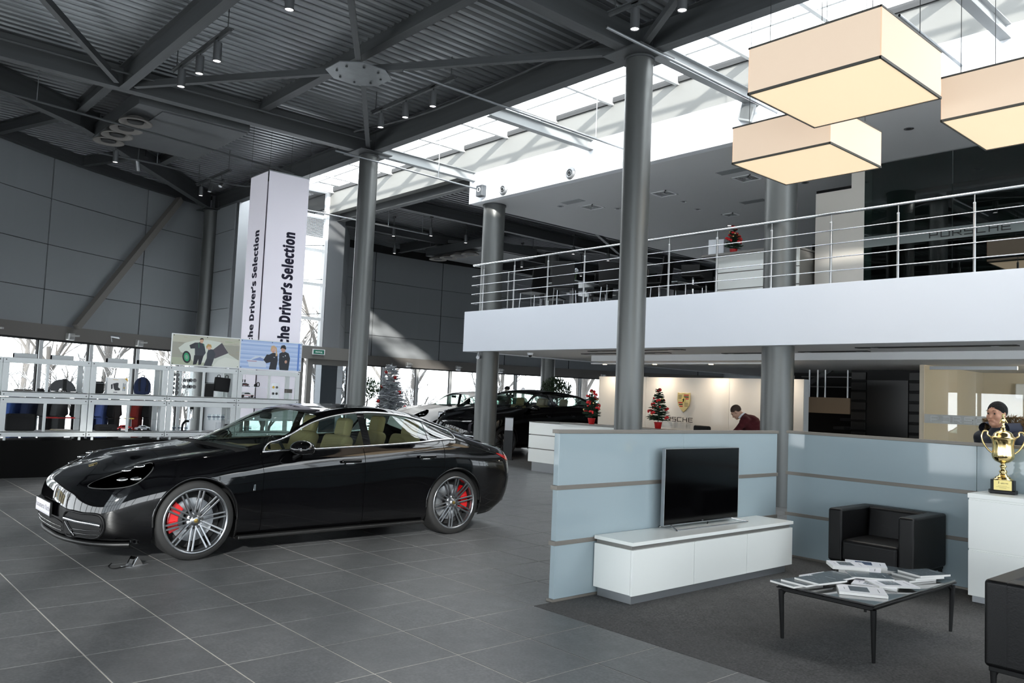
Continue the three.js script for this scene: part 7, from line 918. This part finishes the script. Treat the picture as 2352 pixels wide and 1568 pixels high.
{ // standing by the glass partition in a dark padded jacket with fur trimmed hood
  const J = { pelvis: [0, 0.95, 0], chest: [0, 1.26, 0], neck: [0, 1.44, 0], head: [0.03, 1.6, 0], shL: [0, 1.355, -0.18], shR: [0, 1.355, 0.18], elL: [-0.02, 1.1, -0.24], elR: [-0.02, 1.1, 0.24], wrL: [0.06, 0.87, -0.24], wrR: [0.06, 0.87, 0.24], hipL: [0, 0.9, -0.09], hipR: [0, 0.9, 0.09], knL: [0.03, 0.5, -0.1], knR: [0.0, 0.5, 0.11], anL: [0, 0.085, -0.1], anR: [-0.04, 0.085, 0.12], centre: [0, 0.8, 0], half: 0.85 };
  const jk = [['pelvis', 'chest', 0.165, 0.165], ['chest', 'neck', 0.14, 0.075], ['shL', 'shR', 0.08, 0.08], ['shL', 'elL', 0.07, 0.062], ['elL', 'wrL', 0.062, 0.042], ['shR', 'elR', 0.07, 0.062], ['elR', 'wrR', 0.062, 0.042], ['hipL', 'hipR', 0.145, 0.145]];
  const fur = []; for (let i = 0; i < 900; i++) { const a = rr(-1.9, 1.9), b = rnd() * 6.28, c = [-0.1 - 0.1 * Math.cos(a), 1.5 + 0.05 * Math.cos(b) + 0.03 * Math.cos(a), 0.2 * Math.sin(a)], n = [-Math.cos(a) * Math.cos(b) * 0.6 + rr(-0.4, 0.4), Math.sin(b) * 0.7 + rr(-0.4, 0.4), Math.sin(a) + rr(-0.5, 0.5)], L = 0.05 / Math.hypot(...n); fur.push(rod(c, [c[0] + n[0] * L, c[1] + n[1] * L, c[2] + n[2] * L], 0.006, 3, 0.001)); }
  const p = person('person in a dark padded jacket with brown fur hood, standing behind the gold trophy', [7.93, 0.01, 4.65], 2.8, J, std(0xa87a62, 0.6), [{ name: 'jacket', m: std(0x151924, 0.8), limbs: jk, fold: 0.005, k: 0.035 }, { name: 'trousers', m: std(0x1a1c22, 0.9), limbs: [['hipL', 'knL', 0.1, 0.075], ['knL', 'anL', 0.075, 0.06], ['hipR', 'knR', 0.1, 0.075], ['knR', 'anR', 0.075, 0.06], ['hipL', 'hipR', 0.12, 0.12]], cut: (q) => -(q[1] - 0.1) }], std(0x060505, 1), { headYaw: 0.1, lipM: std(0x96604f, 0.6), extra: [['hood', std(0x232838, 0.8), tube([[0.04, 1.46, 0.13], [-0.08, 1.47, 0.17], [-0.19, 1.47, 0.08], [-0.2, 1.47, -0.02], [-0.16, 1.47, -0.12], [-0.06, 1.47, -0.16], [0.05, 1.46, -0.12]], 0.055, 40, 12)], ['fur_trim', std(0x6b5436, 1), merge(fur)]] });
  p.children.find((c) => c.name === 'fur_trim').userData.kind = 'stuff';
}
{ // bending over the reception desk in a dark red sweater
  const J = { pelvis: [-0.1, 0.95, 0], chest: [0.14, 1.24, 0], neck: [0.28, 1.38, 0], head: [0.41, 1.45, 0], shL: [0.22, 1.3, -0.17], shR: [0.22, 1.3, 0.17], elL: [0.4, 1.04, -0.24], elR: [0.4, 1.04, 0.24], wrL: [0.6, 0.98, -0.18], wrR: [0.6, 0.98, 0.18], hipL: [-0.1, 0.9, -0.09], hipR: [-0.1, 0.9, 0.09], knL: [-0.05, 0.5, -0.1], knR: [-0.05, 0.5, 0.1], anL: [-0.08, 0.085, -0.1], anR: [-0.1, 0.085, 0.1], centre: [0.1, 0.75, 0], half: 0.86 };
  person('person in a dark red sweater bending over behind the reception counter', [12.47, 0.01, -0.9], 1.99, J, std(0xc09a84, 0.6), [{ name: 'sweater', m: std(0x4a1218, 0.95), limbs: [['pelvis', 'chest', 0.165, 0.175], ['chest', 'neck', 0.15, 0.07], ['shL', 'shR', 0.088, 0.088], ['shL', 'elL', 0.068, 0.056], ['elL', 'wrL', 0.056, 0.036], ['shR', 'elR', 0.068, 0.056], ['elR', 'wrR', 0.056, 0.036]], fold: 0.005 }, { name: 'trousers', m: std(0x16171b, 0.9), limbs: [['hipL', 'knL', 0.1, 0.07], ['knL', 'anL', 0.07, 0.055], ['hipR', 'knR', 0.1, 0.07], ['knR', 'anR', 0.07, 0.055], ['hipL', 'hipR', 0.125, 0.125], ['hipL', 'pelvis', 0.12, 0.13]], cut: (q) => -(q[1] - 0.09) }], std(0x3a2c22, 0.8), { headPitch: 0.75, extra: [['collar', M.white, tube([[0.35, 1.34, 0.05], [0.3, 1.4, 0.065], [0.26, 1.44, 0], [0.3, 1.4, -0.065], [0.35, 1.34, -0.05]], 0.02, 20, 8)]] });
}
renderer.render(scene, camera);
